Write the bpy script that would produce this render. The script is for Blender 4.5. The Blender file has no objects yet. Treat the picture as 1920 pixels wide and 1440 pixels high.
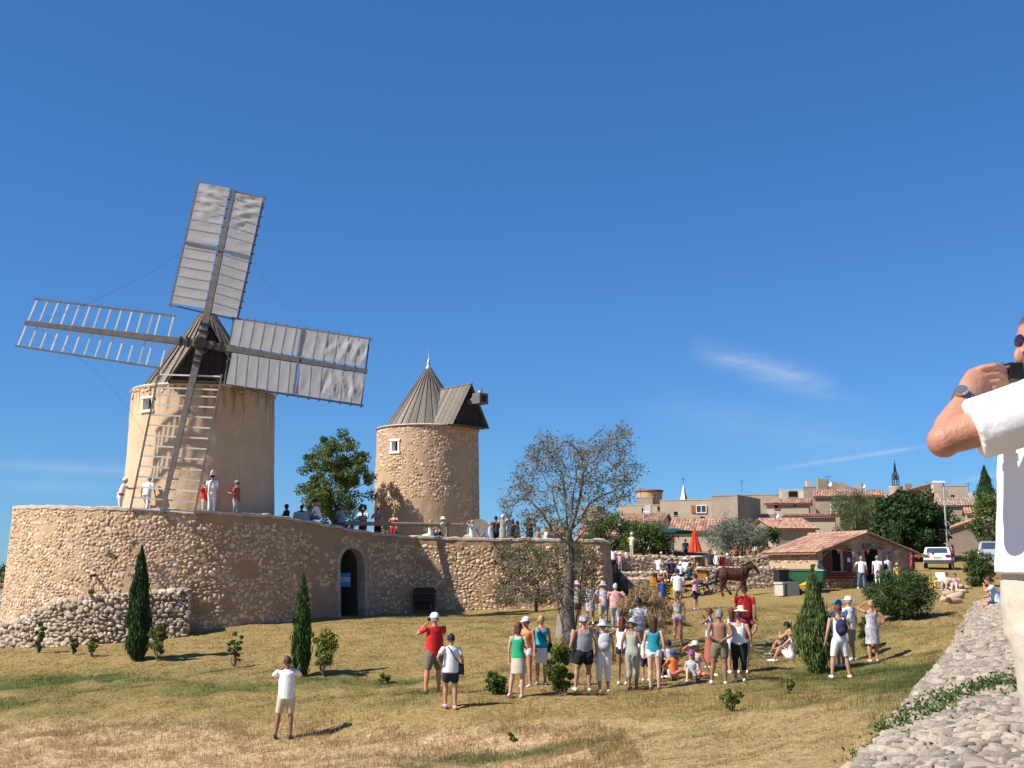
import bpy, math, random
import numpy as np
from mathutils import Vector, Matrix, Euler
from math import sin, cos, pi, radians, sqrt, atan2
random.seed(7); np.random.seed(7)
SC = bpy.context.scene
COL = SC.collection
# ---------------------------------------------------------------- camera, sky, sun, exposure
F, HOR = 2150.0, 1068.0                      # focal length and horizon row of a 1920x1440 frame
PITCH = math.atan((HOR - 720) / F)
cd = bpy.data.cameras.new('camera'); cam = bpy.data.objects.new('camera', cd); COL.objects.link(cam)
cd.sensor_width = 36; cd.lens = 36 * F / 1920; cd.clip_start = .05; cd.clip_end = 9000
cam.rotation_euler = (pi / 2 + PITCH, 0, 0); cam.location = (0, 0, 0)
SC.camera = cam
SUN_EL, SUN_AZ = radians(46), radians(245)   # azimuth clockwise from +Y of the place the sun stands
world = bpy.data.worlds.new('World'); SC.world = world; world.use_nodes = True
wn = world.node_tree; wn.nodes.clear()
def WN(t, **k):
    n = wn.nodes.new(t)
    for a, b in k.items(): setattr(n, a, b)
    return n
wo = WN('ShaderNodeOutputWorld'); bg = WN('ShaderNodeBackground')
sky = WN('ShaderNodeTexSky', sky_type='NISHITA', sun_disc=False, sun_elevation=SUN_EL, sun_rotation=SUN_AZ,
         air_density=1.0, dust_density=.0, ozone_density=1.5, altitude=500)
bg.inputs['Strength'].default_value = .069
hsv = WN('ShaderNodeHueSaturation'); hsv.inputs['Saturation'].default_value = 1.1; hsv.inputs['Hue'].default_value = .5
wn.links.new(sky.outputs[0], hsv.inputs['Color'])
# thin high cloud wisps: streaks in direction space (azimuth/elevation), faint and far away
tc = WN('ShaderNodeTexCoord'); sx = WN('ShaderNodeSeparateXYZ'); wn.links.new(tc.outputs['Generated'], sx.inputs[0])
def wmath(op, a, b=None, c=None, clamp=False):
    n = WN('ShaderNodeMath', operation=op, use_clamp=clamp)
    for i, v in enumerate((a, b, c)):
        if v is None: continue
        if isinstance(v, (int, float)): n.inputs[i].default_value = v
        else: wn.links.new(v, n.inputs[i])
    return n.outputs[0]
az = wmath('DIVIDE', sx.outputs[0], sx.outputs[1]); el = wmath('DIVIDE', sx.outputs[2], sx.outputs[1])
def dirs(px, py):
    v = (720 - py) / F; yy = cos(PITCH) - v * sin(PITCH); zz = sin(PITCH) + v * cos(PITCH)
    return (px - 960) / F / yy, zz / yy
nz = WN('ShaderNodeTexNoise'); nz.inputs['Scale'].default_value = 20; nz.inputs['Detail'].default_value = 9; nz.inputs['Roughness'].default_value = .68
mp = WN('ShaderNodeMapping'); mp.inputs['Scale'].default_value = (1.2, 1, 6); mp.inputs['Rotation'].default_value = (0, .3, 0)
wn.links.new(tc.outputs['Generated'], mp.inputs[0]); wn.links.new(mp.outputs[0], nz.inputs['Vector'])
def wisp(p0, p1, w, gain, grow=0.0):
    (a0, e0), (a1, e1) = dirs(*p0), dirs(*p1)
    L = math.hypot(a1 - a0, e1 - e0); ux, uy = (a1 - a0) / L, (e1 - e0) / L
    da = wmath('SUBTRACT', az, a0); de = wmath('SUBTRACT', el, e0)
    t = wmath('DIVIDE', wmath('ADD', wmath('MULTIPLY', da, ux), wmath('MULTIPLY', de, uy)), L)
    d = wmath('ABSOLUTE', wmath('SUBTRACT', wmath('MULTIPLY', da, -uy), wmath('MULTIPLY', de, -ux)))
    ww = wmath('ADD', wmath('MULTIPLY', t, grow * w / F), w / F)
    q = wmath('SUBTRACT', 1.0, wmath('DIVIDE', d, ww), clamp=True)
    q = wmath('MULTIPLY', q, q)
    e = wmath('MULTIPLY', wmath('MULTIPLY', t, wmath('SUBTRACT', 1.0, t)), 4.0, clamp=True)
    n = wmath('MULTIPLY_ADD', nz.outputs['Fac'], 1.8, -.25, clamp=True)
    return wmath('MULTIPLY', wmath('MULTIPLY', q, e), wmath('MULTIPLY', n, gain))
tot = wisp((1285, 652), (1575, 726), 44, .46)
for a in (((1430, 884), (1790, 828), 8, .42), ((1770, 912), (1990, 860), 14, .3),
          ((-60, 868), (330, 888), 26, .22), ((1180, 760), (1720, 850), 80, .13), ((1380, 700), (1640, 760), 40, .12), ((-60, 905), (260, 915), 30, .14)):
    tot = wmath('ADD', tot, wisp(*a))
mx = WN('ShaderNodeMixRGB'); mx.inputs['Color2'].default_value = (6.2, 6.8, 7.6, 1)
wn.links.new(tot, mx.inputs['Fac']); tn = WN('ShaderNodeMixRGB', blend_type='MULTIPLY'); tn.inputs['Fac'].default_value = 1; tn.inputs['Color2'].default_value = (.60, .80, 1.12, 1)
gmn = WN('ShaderNodeGamma'); gmn.inputs['Gamma'].default_value = .75
t2n = WN('ShaderNodeMixRGB', blend_type='MULTIPLY'); t2n.inputs['Fac'].default_value = 1; t2n.inputs['Color2'].default_value = (.70, 1.13, 1.48, 1)
wn.links.new(hsv.outputs[0], tn.inputs['Color1']); wn.links.new(tn.outputs[0], gmn.inputs['Color']); wn.links.new(gmn.outputs[0], t2n.inputs['Color1']); wn.links.new(t2n.outputs[0], mx.inputs['Color1'])
wn.links.new(mx.outputs[0], bg.inputs['Color']); wn.links.new(bg.outputs[0], wo.inputs['Surface'])
sd = bpy.data.lights.new('sun', 'SUN'); sun = bpy.data.objects.new('sun', sd); COL.objects.link(sun)
sd.energy = 4.3; sd.angle = radians(.53); sd.color = (1, .955, .88)
SDIR = Vector((sin(SUN_AZ) * cos(SUN_EL), cos(SUN_AZ) * cos(SUN_EL), sin(SUN_EL)))
sun.rotation_euler = SDIR.to_track_quat('Z', 'Y').to_euler(); sun.location = (0, 0, 60)
SC.view_settings.view_transform = 'Standard'; SC.view_settings.look = 'None'
SC.view_settings.exposure = .78; SC.view_settings.gamma = 1
SC.cycles.max_bounces = 6; SC.cycles.diffuse_bounces = 3; SC.cycles.transparent_max_bounces = 8

# ---------------------------------------------------------------- helpers
def P(px, py, Y):
    v = (720 - py) / F; yy = cos(PITCH) - v * sin(PITCH); zz = sin(PITCH) + v * cos(PITCH)
    return Vector(((px - 960) / F / yy * Y, Y, zz / yy * Y))
def H(px, py, Y): return P(px, py, Y).z
def tag(o, label=None, cat=None, group=None, kind=None):
    for k, v in (('label', label), ('category', cat), ('group', group), ('kind', kind)):
        if v: o[k] = v
    return o
def empty(name, loc=(0, 0, 0), rz=0.0, parent=None):
    o = bpy.data.objects.new(name, None); COL.objects.link(o); o.location = loc; o.rotation_euler = (0, 0, rz)
    o.empty_display_size = .1
    if parent: o.parent = parent
    return o
def thing(name, label, cat, loc=(0, 0, 0), rz=0.0, group=None):
    return tag(empty(name, loc, rz), label, cat, group)
def mesh_np(name, V, Fc, mats=(), smooth=False, attr=None, mi=None):
    """V (n,3), Fc (m,k) with constant k"""
    V = np.asarray(V, dtype=np.float32).reshape(-1, 3); Fc = np.asarray(Fc, dtype=np.int32)
    me = bpy.data.meshes.new(name); k = Fc.shape[1]
    me.vertices.add(len(V)); me.vertices.foreach_set('co', V.ravel())
    me.loops.add(Fc.size); me.loops.foreach_set('vertex_index', Fc.ravel())
    me.polygons.add(len(Fc)); me.polygons.foreach_set('loop_start', np.arange(0, Fc.size, k, dtype=np.int32))
    me.polygons.foreach_set('loop_total', np.full(len(Fc), k, dtype=np.int32))
    if mi is not None: me.polygons.foreach_set('material_index', np.asarray(mi, dtype=np.int32))
    me.update(calc_edges=True)
    if smooth: me.polygons.foreach_set('use_smooth', np.ones(len(Fc), dtype=bool))
    if attr is not None:
        a = me.attributes.new('tint', 'FLOAT', 'FACE' if len(attr) == len(Fc) and len(attr) != len(V) else 'POINT')
        a.data.foreach_set('value', np.asarray(attr, dtype=np.float32))
    for m in mats: me.materials.append(m)
    return me
def link(name, me, parent=None, loc=None, M=None):
    o = bpy.data.objects.new(name, me); COL.objects.link(o)
    if parent: o.parent = parent
    if M is not None: o.matrix_local = M
    elif loc is not None: o.location = loc
    return o
class MB:
    def __init__(s): s.v = []; s.f = []; s.mi = []; s.m = 0
    def add(s, vs, fs):
        b = len(s.v); s.v += [tuple(v) for v in vs]; s.f += [tuple(i + b for i in f) for f in fs]; s.mi += [s.m] * len(fs); return s
    def box(s, c, d, R=None, taper=1.0):
        vs = []
        for z in (-1, 1):
            k = taper if z > 0 else 1
            for x, y in ((-1, -1), (1, -1), (1, 1), (-1, 1)):
                p = Vector((x * d[0] / 2 * k, y * d[1] / 2 * k, z * d[2] / 2))
                if R is not None: p = R @ p
                vs.append(p + Vector(c))
        return s.add(vs, [(3, 2, 1, 0), (4, 5, 6, 7), (0, 1, 5, 4), (1, 2, 6, 5), (2, 3, 7, 6), (3, 0, 4, 7)])
    def bar(s, a, b, w, h=None, up=(0, 0, 1), w2=None, h2=None):
        a = Vector(a); b = Vector(b); h = h or w; w2 = w2 or w; h2 = h2 or h
        d = (b - a).normalized(); x = d.cross(Vector(up))
        if x.length < 1e-4: x = d.cross(Vector((1, 0, 0)))
        x.normalize(); y = x.cross(d)
        vs = [p + x * (i * ww / 2) + y * (j * hh / 2) for p, ww, hh in ((a, w, h), (b, w2, h2)) for i, j in ((-1, -1), (1, -1), (1, 1), (-1, 1))]
        return s.add(vs, [(3, 2, 1, 0), (4, 5, 6, 7), (0, 1, 5, 4), (1, 2, 6, 5), (2, 3, 7, 6), (3, 0, 4, 7)])
    def tube(s, pts, rs, n=6, cap=True):
        pts = [Vector(p) for p in pts]
        if not hasattr(rs, '__len__'): rs = [rs] * len(pts)
        vs = []; ref = None
        for i, p in enumerate(pts):
            d = (pts[min(i + 1, len(pts) - 1)] - pts[max(i - 1, 0)])
            if d.length < 1e-7: d = Vector((0, 0, 1))
            d.normalize()
            if ref is None: ref = d.orthogonal().normalized()
            ref = (ref - d * ref.dot(d)); ref = ref.normalized() if ref.length > 1e-5 else d.orthogonal().normalized()
            y = d.cross(ref)
            vs += [p + (ref * cos(2 * pi * k / n) + y * sin(2 * pi * k / n)) * rs[i] for k in range(n)]
        fs = [(i * n + k, i * n + (k + 1) % n, (i + 1) * n + (k + 1) % n, (i + 1) * n + k) for i in range(len(pts) - 1) for k in range(n)]
        if cap: fs += [tuple(range(n - 1, -1, -1)), tuple((len(pts) - 1) * n + k for k in range(n))]
        return s.add(vs, fs)
    def ell(s, pts, n=10, cap=True):
        """rings (centre, rx, ry) around local Z-ish axis; ring plane horizontal unless direction given"""
        vs = []
        for c, rx, ry in pts:
            vs += [Vector(c) + Vector((rx * cos(2 * pi * k / n), ry * sin(2 * pi * k / n), 0)) for k in range(n)]
        fs = [(i * n + k, i * n + (k + 1) % n, (i + 1) * n + (k + 1) % n, (i + 1) * n + k) for i in range(len(pts) - 1) for k in range(n)]
        if cap: fs += [tuple(range(n - 1, -1, -1)), tuple((len(pts) - 1) * n + k for k in range(n))]
        return s.add(vs, fs)
    def lathe(s, c, prof, n=16, a0=0, a1=2 * pi):
        full = abs(a1 - a0 - 2 * pi) < 1e-6; m = n if full else n + 1; c = Vector(c); vs = []
        for r, z in prof: vs += [c + Vector((r * cos(a0 + (a1 - a0) * k / n), r * sin(a0 + (a1 - a0) * k / n), z)) for k in range(m)]
        fs = [(i * m + k, i * m + (k + 1) % m, (i + 1) * m + (k + 1) % m, (i + 1) * m + k) for i in range(len(prof) - 1) for k in range(n)]
        return s.add(vs, fs)
    def sph(s, c, r, n=8, m=6, R=None):
        if not hasattr(r, '__len__'): r = (r, r, r)
        vs = []
        for i in range(m + 1):
            t = pi * i / m
            for k in range(n):
                p = Vector((r[0] * sin(t) * cos(2 * pi * k / n), r[1] * sin(t) * sin(2 * pi * k / n), r[2] * cos(t)))
                if R is not None: p = R @ p
                vs.append(Vector(c) + p)
        fs = [(i * n + k, (i + 1) * n + k, (i + 1) * n + (k + 1) % n, i * n + (k + 1) % n) for i in range(m) for k in range(n)]
        return s.add(vs, fs)
    def poly(s, pts, d):
        """prism from polygon pts extruded by vector d"""
        n = len(pts); d = Vector(d); pts = [Vector(p) for p in pts]
        return s.add(pts + [p + d for p in pts], [tuple(range(n - 1, -1, -1)), tuple(range(n, 2 * n))] + [(i, (i + 1) % n, n + (i + 1) % n, n + i) for i in range(n)])
    def build(s, name, mat, parent=None, smooth=False, loc=None):
        me = bpy.data.meshes.new(name); me.from_pydata(s.v, [], s.f)
        for m in (mat if isinstance(mat, (list, tuple)) else [mat]): me.materials.append(m)
        if any(s.mi): me.polygons.foreach_set('material_index', s.mi)
        if smooth: me.polygons.foreach_set('use_smooth', [True] * len(s.f))
        me.update()
        return link(name, me, parent, loc)
def rot(x=0, y=0, z=0): return Euler((x, y, z)).to_matrix()

# numpy value noise
def _h(i, j, s):
    n = (i * 374761393 + j * 668265263 + s * 2246822519) & 0xffffffff
    n = ((n ^ (n >> 13)) * 1274126177) & 0xffffffff
    return ((n ^ (n >> 16)) & 0xffff) / 65535.0
def vn(x, y, s=0):
    x = np.asarray(x, float); y = np.asarray(y, float)
    i = np.floor(x).astype(np.int64); j = np.floor(y).astype(np.int64); u = x - i; v = y - j
    u = u * u * (3 - 2 * u); v = v * v * (3 - 2 * v)
    return (_h(i, j, s) * (1 - u) + _h(i + 1, j, s) * u) * (1 - v) + (_h(i, j + 1, s) * (1 - u) + _h(i + 1, j + 1, s) * u) * v
def fbm(x, y, s=0, o=4):
    t = 0; a = .5; k = 1.0
    for q in range(o): t = t + a * vn(x * k, y * k, s + q); a *= .5; k *= 2.03
    return t / (1 - .5 ** o)

def _h1(i, j, s):
    n = (i * 374761393 + j * 668265263 + s * 2246822519) & 0xffffffff
    n = ((n ^ (n >> 13)) * 1274126177) & 0xffffffff
    return ((n ^ (n >> 16)) & 0xffff) / 65535.0
def v1(x, y, s=0):
    i = math.floor(x); j = math.floor(y); u = x - i; v = y - j; u = u * u * (3 - 2 * u); v = v * v * (3 - 2 * v)
    return (_h1(i, j, s) * (1 - u) + _h1(i + 1, j, s) * u) * (1 - v) + (_h1(i, j + 1, s) * (1 - u) + _h1(i + 1, j + 1, s) * u) * v
def f1(x, y, s=0, o=3):
    t = 0; am = .5; k = 1.0
    for q in range(o): t += am * v1(x * k, y * k, s + q); am *= .5; k *= 2.03
    return t / (1 - .5 ** o)

# ---------------------------------------------------------------- materials
MATS = {}
def mat(name, col, rough=.85, var=.25, scale=3.0, col2=None, bump=.0, bscale=30.0, tint=0.0, spec=.2, metal=0, trans=0.0, stretch=None, detail=5, tintc=None, alpha=None):
    """principled material: colour varied by noise, by object random and by the mesh attribute tint"""
    if name in MATS: return MATS[name]
    m = bpy.data.materials.new(name); m.use_nodes = True; nt = m.node_tree; N = nt.nodes; L = nt.links
    b = N['Principled BSDF']; b.inputs['Roughness'].default_value = rough; b.inputs['Specular IOR Level'].default_value = spec; b.inputs['Metallic'].default_value = metal
    c2 = col2 or tuple(c * .6 for c in col)
    tcn = N.new('ShaderNodeTexCoord'); src = tcn.outputs['Object']
    if stretch:
        mpn = N.new('ShaderNodeMapping'); mpn.inputs['Scale'].default_value = stretch; L.new(src, mpn.inputs[0]); src = mpn.outputs[0]
    no = N.new('ShaderNodeTexNoise'); no.inputs['Scale'].default_value = scale; no.inputs['Detail'].default_value = detail; no.inputs['Roughness'].default_value = .65
    L.new(src, no.inputs['Vector'])
    rp = N.new('ShaderNodeMapRange'); rp.inputs['From Min'].default_value = .3; rp.inputs['From Max'].default_value = .7
    rp.inputs['To Min'].default_value = 0; rp.inputs['To Max'].default_value = min(1, var * 2)
    L.new(no.outputs['Fac'], rp.inputs['Value'])
    mxn = N.new('ShaderNodeMixRGB'); mxn.inputs['Color1'].default_value = (*col, 1); mxn.inputs['Color2'].default_value = (*c2, 1)
    L.new(rp.outputs[0], mxn.inputs['Fac']); out = mxn.outputs[0]
    if tint:
        at = N.new('ShaderNodeAttribute'); at.attribute_name = 'tint'; oi = N.new('ShaderNodeObjectInfo')
        ad = N.new('ShaderNodeMath'); ad.operation = 'ADD'; L.new(at.outputs['Fac'], ad.inputs[0]); L.new(oi.outputs['Random'], ad.inputs[1])
        fr = N.new('ShaderNodeMath'); fr.operation = 'FRACT'; L.new(ad.outputs[0], fr.inputs[0])
        cr = N.new('ShaderNodeMapRange'); cr.inputs['To Min'].default_value = 1 - tint; cr.inputs['To Max'].default_value = 1 + tint; L.new(fr.outputs[0], cr.inputs['Value'])
        hv = N.new('ShaderNodeHueSaturation'); L.new(cr.outputs[0], hv.inputs['Value']); L.new(out, hv.inputs['Color']); out = hv.outputs[0]
        if tintc:
            m2 = N.new('ShaderNodeMixRGB'); m2.inputs['Color2'].default_value = (*tintc, 1); L.new(out, m2.inputs['Color1'])
            f2 = N.new('ShaderNodeMath'); f2.operation = 'MULTIPLY'; f2.inputs[1].default_value = 7.31; L.new(fr.outputs[0], f2.inputs[0])
            f3 = N.new('ShaderNodeMath'); f3.operation = 'FRACT'; L.new(f2.outputs[0], f3.inputs[0])
            f4 = N.new('ShaderNodeMapRange'); f4.inputs['From Min'].default_value = .55; f4.inputs['To Max'].default_value = .85; L.new(f3.outputs[0], f4.inputs['Value']); L.new(f4.outputs[0], m2.inputs['Fac'])
            out = m2.outputs[0]
    L.new(out, b.inputs['Base Color'])
    if bump:
        bn = N.new('ShaderNodeTexNoise'); bn.inputs['Scale'].default_value = bscale; bn.inputs['Detail'].default_value = 6; L.new(src, bn.inputs['Vector'])
        bu = N.new('ShaderNodeBump'); bu.inputs['Strength'].default_value = bump; bu.inputs['Distance'].default_value = .05; L.new(bn.outputs['Fac'], bu.inputs['Height']); L.new(bu.outputs[0], b.inputs['Normal'])
    if trans:
        tr = N.new('ShaderNodeBsdfTranslucent'); L.new(out, tr.inputs['Color']); ms = N.new('ShaderNodeMixShader'); ms.inputs[0].default_value = trans
        L.new(b.outputs[0], ms.inputs[1]); L.new(tr.outputs[0], ms.inputs[2]); L.new(ms.outputs[0], N['Material Output'].inputs['Surface'])
    MATS[name] = m
    return m
m_mortar = mat('lime_mortar', (.53, .37, .23), .95, .5, 1.2, (.44, .295, .175), bump=.5, bscale=9)
m_stone = mat('field_stone', (.65, .48, .335), .9, .5, 5, (.50, .355, .23), bump=.35, bscale=14, tint=.38, tintc=(.44, .28, .17))
m_stoneg = mat('grey_stone', (.53, .44, .34), .9, .5, 4, (.34, .27, .2), bump=.4, bscale=14, tint=.4, tintc=(.40, .29, .20))
m_talus = mat('talus_stone', (.38, .325, .26), .92, .6, 6, (.22, .18, .14), bump=.5, bscale=22, tint=.38, tintc=(.38, .29, .215))
m_soil = mat('dry_soil', (.33, .24, .15), .95, .5, 2, (.24, .17, .10), bump=.4, bscale=20)
m_wood = mat('weathered_wood', (.27, .225, .18), .8, .5, 3, (.12, .105, .09), bump=.2, bscale=25, tint=.28, stretch=(6, 6, 1))
m_beam = mat('oak_beam', (.205, .185, .16), .75, .5, 4, (.12, .105, .09), bump=.2, bscale=30, tint=.15)
m_lath = mat('pale_lath', (.66, .64, .60), .7, .4, 4, (.5, .48, .44), tint=.2)
m_dark = mat('dark_iron', (.03, .03, .032), .5, .2)
m_black = mat('dark_inside', (.012, .011, .010), .95, .2)
m_white = mat('white_paint', (.78, .77, .73), .6, .2, 3, (.68, .66, .6))

# ---------------------------------------------------------------- terrain height from surveyed points
S = F / 1900.0
CP = []
def cp(px, py, Y): v = P(px, py, Y); CP.append((v.x, v.y, v.z))
for a in ((535, 1380, 26.3), (640, 1398, 25.3), (0, 1440, 24), (300, 1440, 23.6), (900, 1440, 21.6), (1200, 1440, 19.3), (1500, 1440, 16),
          (815, 1298, 27.6), (843, 1328, 26.2), (970, 1303, 27.6), (1100, 1296, 27.9), (1240, 1290, 28.2), (1350, 1282, 28.8),
          (1570, 1270, 30), (1637, 1240, 33), (1272, 1207, 37.5), (1475, 1240, 33.6), (1303, 1143, 51), (1240, 1140, 50.5),
          (1380, 1118, 62), (1617, 1102, 64), (1480, 1108, 62.5), (1700, 1122, 58), (255, 1237, 39), (70, 1226, 42), (440, 1250, 37),
          (563, 1268, 34), (605, 1266, 34), (560, 1322, 29.5), (100, 1335, 30), (0, 1250, 40), (700, 1330, 27.5),
          (372, 1190, 46.8), (510, 1172, 48.8), (640, 1156, 52), (780, 1150, 56.5), (920, 1145, 57), (1040, 1140, 57), (1130, 1138, 58),
          (20, 1215, 47), (180, 1222, 44.6), (1200, 1130, 62), (1820, 1112, 58), (1757, 1066, 78), (1860, 1062, 80), (1650, 1060, 82),
          (1530, 1050, 86), (1300, 1045, 88), (1150, 1045, 88), (700, 1145, 60), (300, 1160, 62)): cp(*a)
CP += [(2.6, 12, -2.3), (6.5, 21, -2.2), (10.2, 29, -2.05), (12.4, 34, -1.8), (16.5, 43, -1.35), (0, 4, -2.6), (-6, 8, -4.4), (0, 12, -3.2), (6, 25, -2.6),
       (20, 30, -1.2), (30, 45, -.8), (20, 10, -1.4), (-20, 15, -5.2), (-40, 30, -5.5), (-30, 55, -3.8), (-40, 80, -6), (-60, 140, -12), (-100, 100, -14),
       (35, 78, .1), (50, 80, .5), (5, 100, 1.5), (20, 105, 2.6), (40, 105, 3.2), (60, 110, 3.8), (10, 140, 4), (30, 145, 5), (60, 150, 6), (80, 150, 6), (30, 200, 4), (60, 200, 4), (-10, 110, -1),
       (-10, 160, -6), (90, 100, 3), (60, 60, 0)] + [(x, 70.3, -1.15) for x in (5.8, 7, 8.5, 10)] + [(x, 72.6, .8) for x in (5.8, 7, 8.5, 10, 13)] + [(x, 68, -.9) for x in (12, 14, 17)] + [(x, 70.5, .05) for x in (12, 14, 17)]
CPA = np.array(CP)
def _k(d): return d
_A = _k(np.sqrt(((CPA[:, None, :2] - CPA[None, :, :2]) ** 2).sum(-1))); _n = len(CPA)
_M = np.zeros((_n + 3, _n + 3)); _M[:_n, :_n] = _A + np.eye(_n) * -.15; _M[:_n, _n] = 1; _M[:_n, _n + 1:] = CPA[:, :2]; _M[_n, :_n] = 1; _M[_n + 1:, :_n] = CPA[:, :2].T
_W = np.linalg.solve(_M, np.concatenate([CPA[:, 2], np.zeros(3)]))
def gz(x, y, fine=True):
    x = np.asarray(x, float); y = np.asarray(y, float); sh = x.shape; X = x.ravel(); Y = y.ravel()
    cx = np.clip(X, -120, 130); cy = np.clip(Y, -20, 230)
    z = _W[_n] + _W[_n + 1] * cx + _W[_n + 2] * cy
    for i in range(_n): z = z + _W[i] * np.sqrt((cx - CPA[i, 0]) ** 2 + (cy - CPA[i, 1]) ** 2 + .2)
    far = np.sqrt(X ** 2 + (Y - 60) ** 2); t = np.clip((far - 130) / 200, 0, 1); t = t * t * (3 - 2 * t)
    z = z * (1 - t) + (-22) * t
    if fine:
        z = z + (fbm(X * .35, Y * .35, 3) - .5) * .35 * (1 - t) + (fbm(X * 1.7, Y * 1.7, 9, 3) - .5) * .10 * (1 - t)
    return z.reshape(sh)
def gh(x, y): return float(gz(np.array([x]), np.array([y]))[0])
_YS = np.concatenate([np.arange(5, 60, .1), np.arange(60, 140, .4)])
def G(px, py):
    """point of the ground seen at this row and column of the photograph"""
    a, e = dirs(px, py); zr = e * _YS; zt = gz(a * _YS, _YS)
    k = np.argmax(zr < zt); k = max(k, 1)
    d0 = zr[k - 1] - zt[k - 1]; d1 = zr[k] - zt[k]; t = d0 / (d0 - d1 + 1e-9)
    Y = _YS[k - 1] + (_YS[k] - _YS[k - 1]) * min(max(t, 0), 1)
    return Vector((a * Y, Y, gh(a * Y, Y)))
def greenness(X, Y):
    """how green the turf is at a place: the watered patch by the stone bank, the band at the foot of the bastion"""
    X = np.asarray(X, float); Y = np.asarray(Y, float)
    g = np.zeros(X.shape)
    for cx, cy, rx, ry, a in ((8.3, 26, 3.0, 7.5, 1.15), (9.5, 36, 3, 6, .6), (6.5, 21.5, 2.2, 3.2, .4), (-5.5, 32.2, 5.5, .9, 1.1), (-14.5, 35.5, 5, 1.5, 1.3), (-1.5, 28.0, 3, .8, .5), (-.5, 22.3, 2.2, .8, .9), (-3.5, 29.3, 3, .8, .8),
                              (2.7, 28, 4, .7, .45), (-13.8, 31.5, 2.2, .9, 1.0), (-9, 33.2, 5, .7, .9), (3.0, 45, 8, 8, .28), (-3, 46, 6, 6, .2), (-9, 30, 4, 1.5, .35), (12, 48, 5, 6, .2), (-6, 28.5, 3, .9, .4)):
        d = ((X - cx) / rx) ** 2 + ((Y - cy) / ry) ** 2
        g = np.maximum(g, a * np.exp(-d * .9))
    n = fbm(X * .9, Y * .9, 21, 4)
    return np.clip(g * (.55 + 1.0 * n) + (n - .62) * .9, 0, 1)
def haycol(X, Y): return np.clip((28.0 - .38 * (X + 8) - Y) / 1.8 + (fbm(X * .7, Y * .7, 5) - .5) * 2.2, 0, 1) * np.clip(1 - (X - 0) * .3, .3, 1)
xs = np.concatenate([-np.geomspace(4500, 45, 22), np.arange(-44, -20, 1.0), np.arange(-20, 20, .22), np.arange(20, 60, 1.0), np.geomspace(61, 4500, 22)])
ys = np.concatenate([-np.geomspace(2500, 8, 12), np.arange(-7, 14, 1.0), np.arange(14, 46, .22), np.arange(46, 75, .6), np.arange(75, 180, 2.0), np.geomspace(182, 6500, 24)])
GX, GY = np.meshgrid(xs, ys); GZ = gz(GX, GY)
GZ += ((fbm(GX * 3.1, GY * 3.1, 51, 3) - .5) * .13 * (GY > 12) * (GY < 46) * (np.abs(GX) < 24))
GZ = GZ - np.clip((GX - (3.05 + .443 * (GY - 12)) - .2), 0, 1) * (GY < 44) * .5   # the ground passes under the stone bank
nx, ny = len(xs), len(ys); ii = np.arange(nx * ny).reshape(ny, nx)
fc = np.stack([ii[:-1, :-1], ii[:-1, 1:], ii[1:, 1:], ii[1:, :-1]], -1).reshape(-1, 4)
m_ground = bpy.data.materials.new('dry_turf'); m_ground.use_nodes = True
def turf_material(m, blade):
    nt = m.node_tree; N = nt.nodes; L = nt.links; b = N['Principled BSDF']; b.inputs['Roughness'].default_value = .95; b.inputs['Specular IOR Level'].default_value = .08
    ag = N.new('ShaderNodeAttribute'); ag.attribute_name = 'tint'; ah = N.new('ShaderNodeAttribute'); ah.attribute_name = 'hay'
    geo = N.new('ShaderNodeNewGeometry')
    def noise(sc, d=6):
        n = N.new('ShaderNodeTexNoise'); n.inputs['Scale'].default_value = sc; n.inputs['Detail'].default_value = d; n.inputs['Roughness'].default_value = .7; L.new(geo.outputs['Position'], n.inputs['Vector']); return n.outputs['Fac']
    def ramp(f, a, b_, lo=.3, hi=.7):
        r = N.new('ShaderNodeMapRange'); r.inputs['From Min'].default_value = lo; r.inputs['From Max'].default_value = hi; L.new(f, r.inputs['Value'])
        x = N.new('ShaderNodeMixRGB'); x.inputs['Color1'].default_value = (*a, 1); x.inputs['Color2'].default_value = (*b_, 1); L.new(r.outputs[0], x.inputs['Fac']); return x.outputs[0]
    def mix(f, a, b_):
        x = N.new('ShaderNodeMixRGB'); L.new(f, x.inputs['Fac']); L.new(a, x.inputs['Color1']); L.new(b_, x.inputs['Color2']); return x.outputs[0]
    dry = ramp(noise(1.3), (.39, .26, .095), (.235, .165, .055)); dry = mix(noise(4.2, 4), dry, ramp(noise(8), (.48, .345, .15), (.15, .105, .038), .36, .62))
    hay = ramp(noise(2.2), (.68, .47, .25), (.54, .35, .175)); hay = mix(noise(5, 4), hay, ramp(noise(8), (.78, .60, .37), (.27, .165, .08), .36, .58))
    grn = ramp(noise(3.0), (.09, .12, .03), (.155, .165, .05)); grn = mix(noise(6, 3), grn, ramp(noise(9), (.17, .17, .055), (.045, .065, .015)))
    c = mix(ah.outputs['Fac'], dry, hay); c = mix(ag.outputs['Fac'], c, grn)
    L.new(c, b.inputs['Base Color'])
    if blade:
        tr = N.new('ShaderNodeBsdfTranslucent'); L.new(c, tr.inputs['Color']); ms = N.new('ShaderNodeMixShader'); ms.inputs[0].default_value = .5
        L.new(b.outputs[0], ms.inputs[1]); L.new(tr.outputs[0], ms.inputs[2]); L.new(ms.outputs[0], N['Material Output'].inputs['Surface'])
    if not blade:
        bu = N.new('ShaderNodeBump'); bu.inputs['Strength'].default_value = .8; bu.inputs['Distance'].default_value = .16; L.new(noise(5), bu.inputs['Height']); L.new(bu.outputs[0], b.inputs['Normal'])
turf_material(m_ground, False)
gm = mesh_np('ground', np.stack([GX, GY, GZ], -1), fc, [m_ground], True, greenness(GX, GY).ravel())
ha = gm.attributes.new('hay', 'FLOAT', 'POINT'); ha.data.foreach_set('value', haycol(GX, GY).ravel().astype(np.float32))
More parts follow.
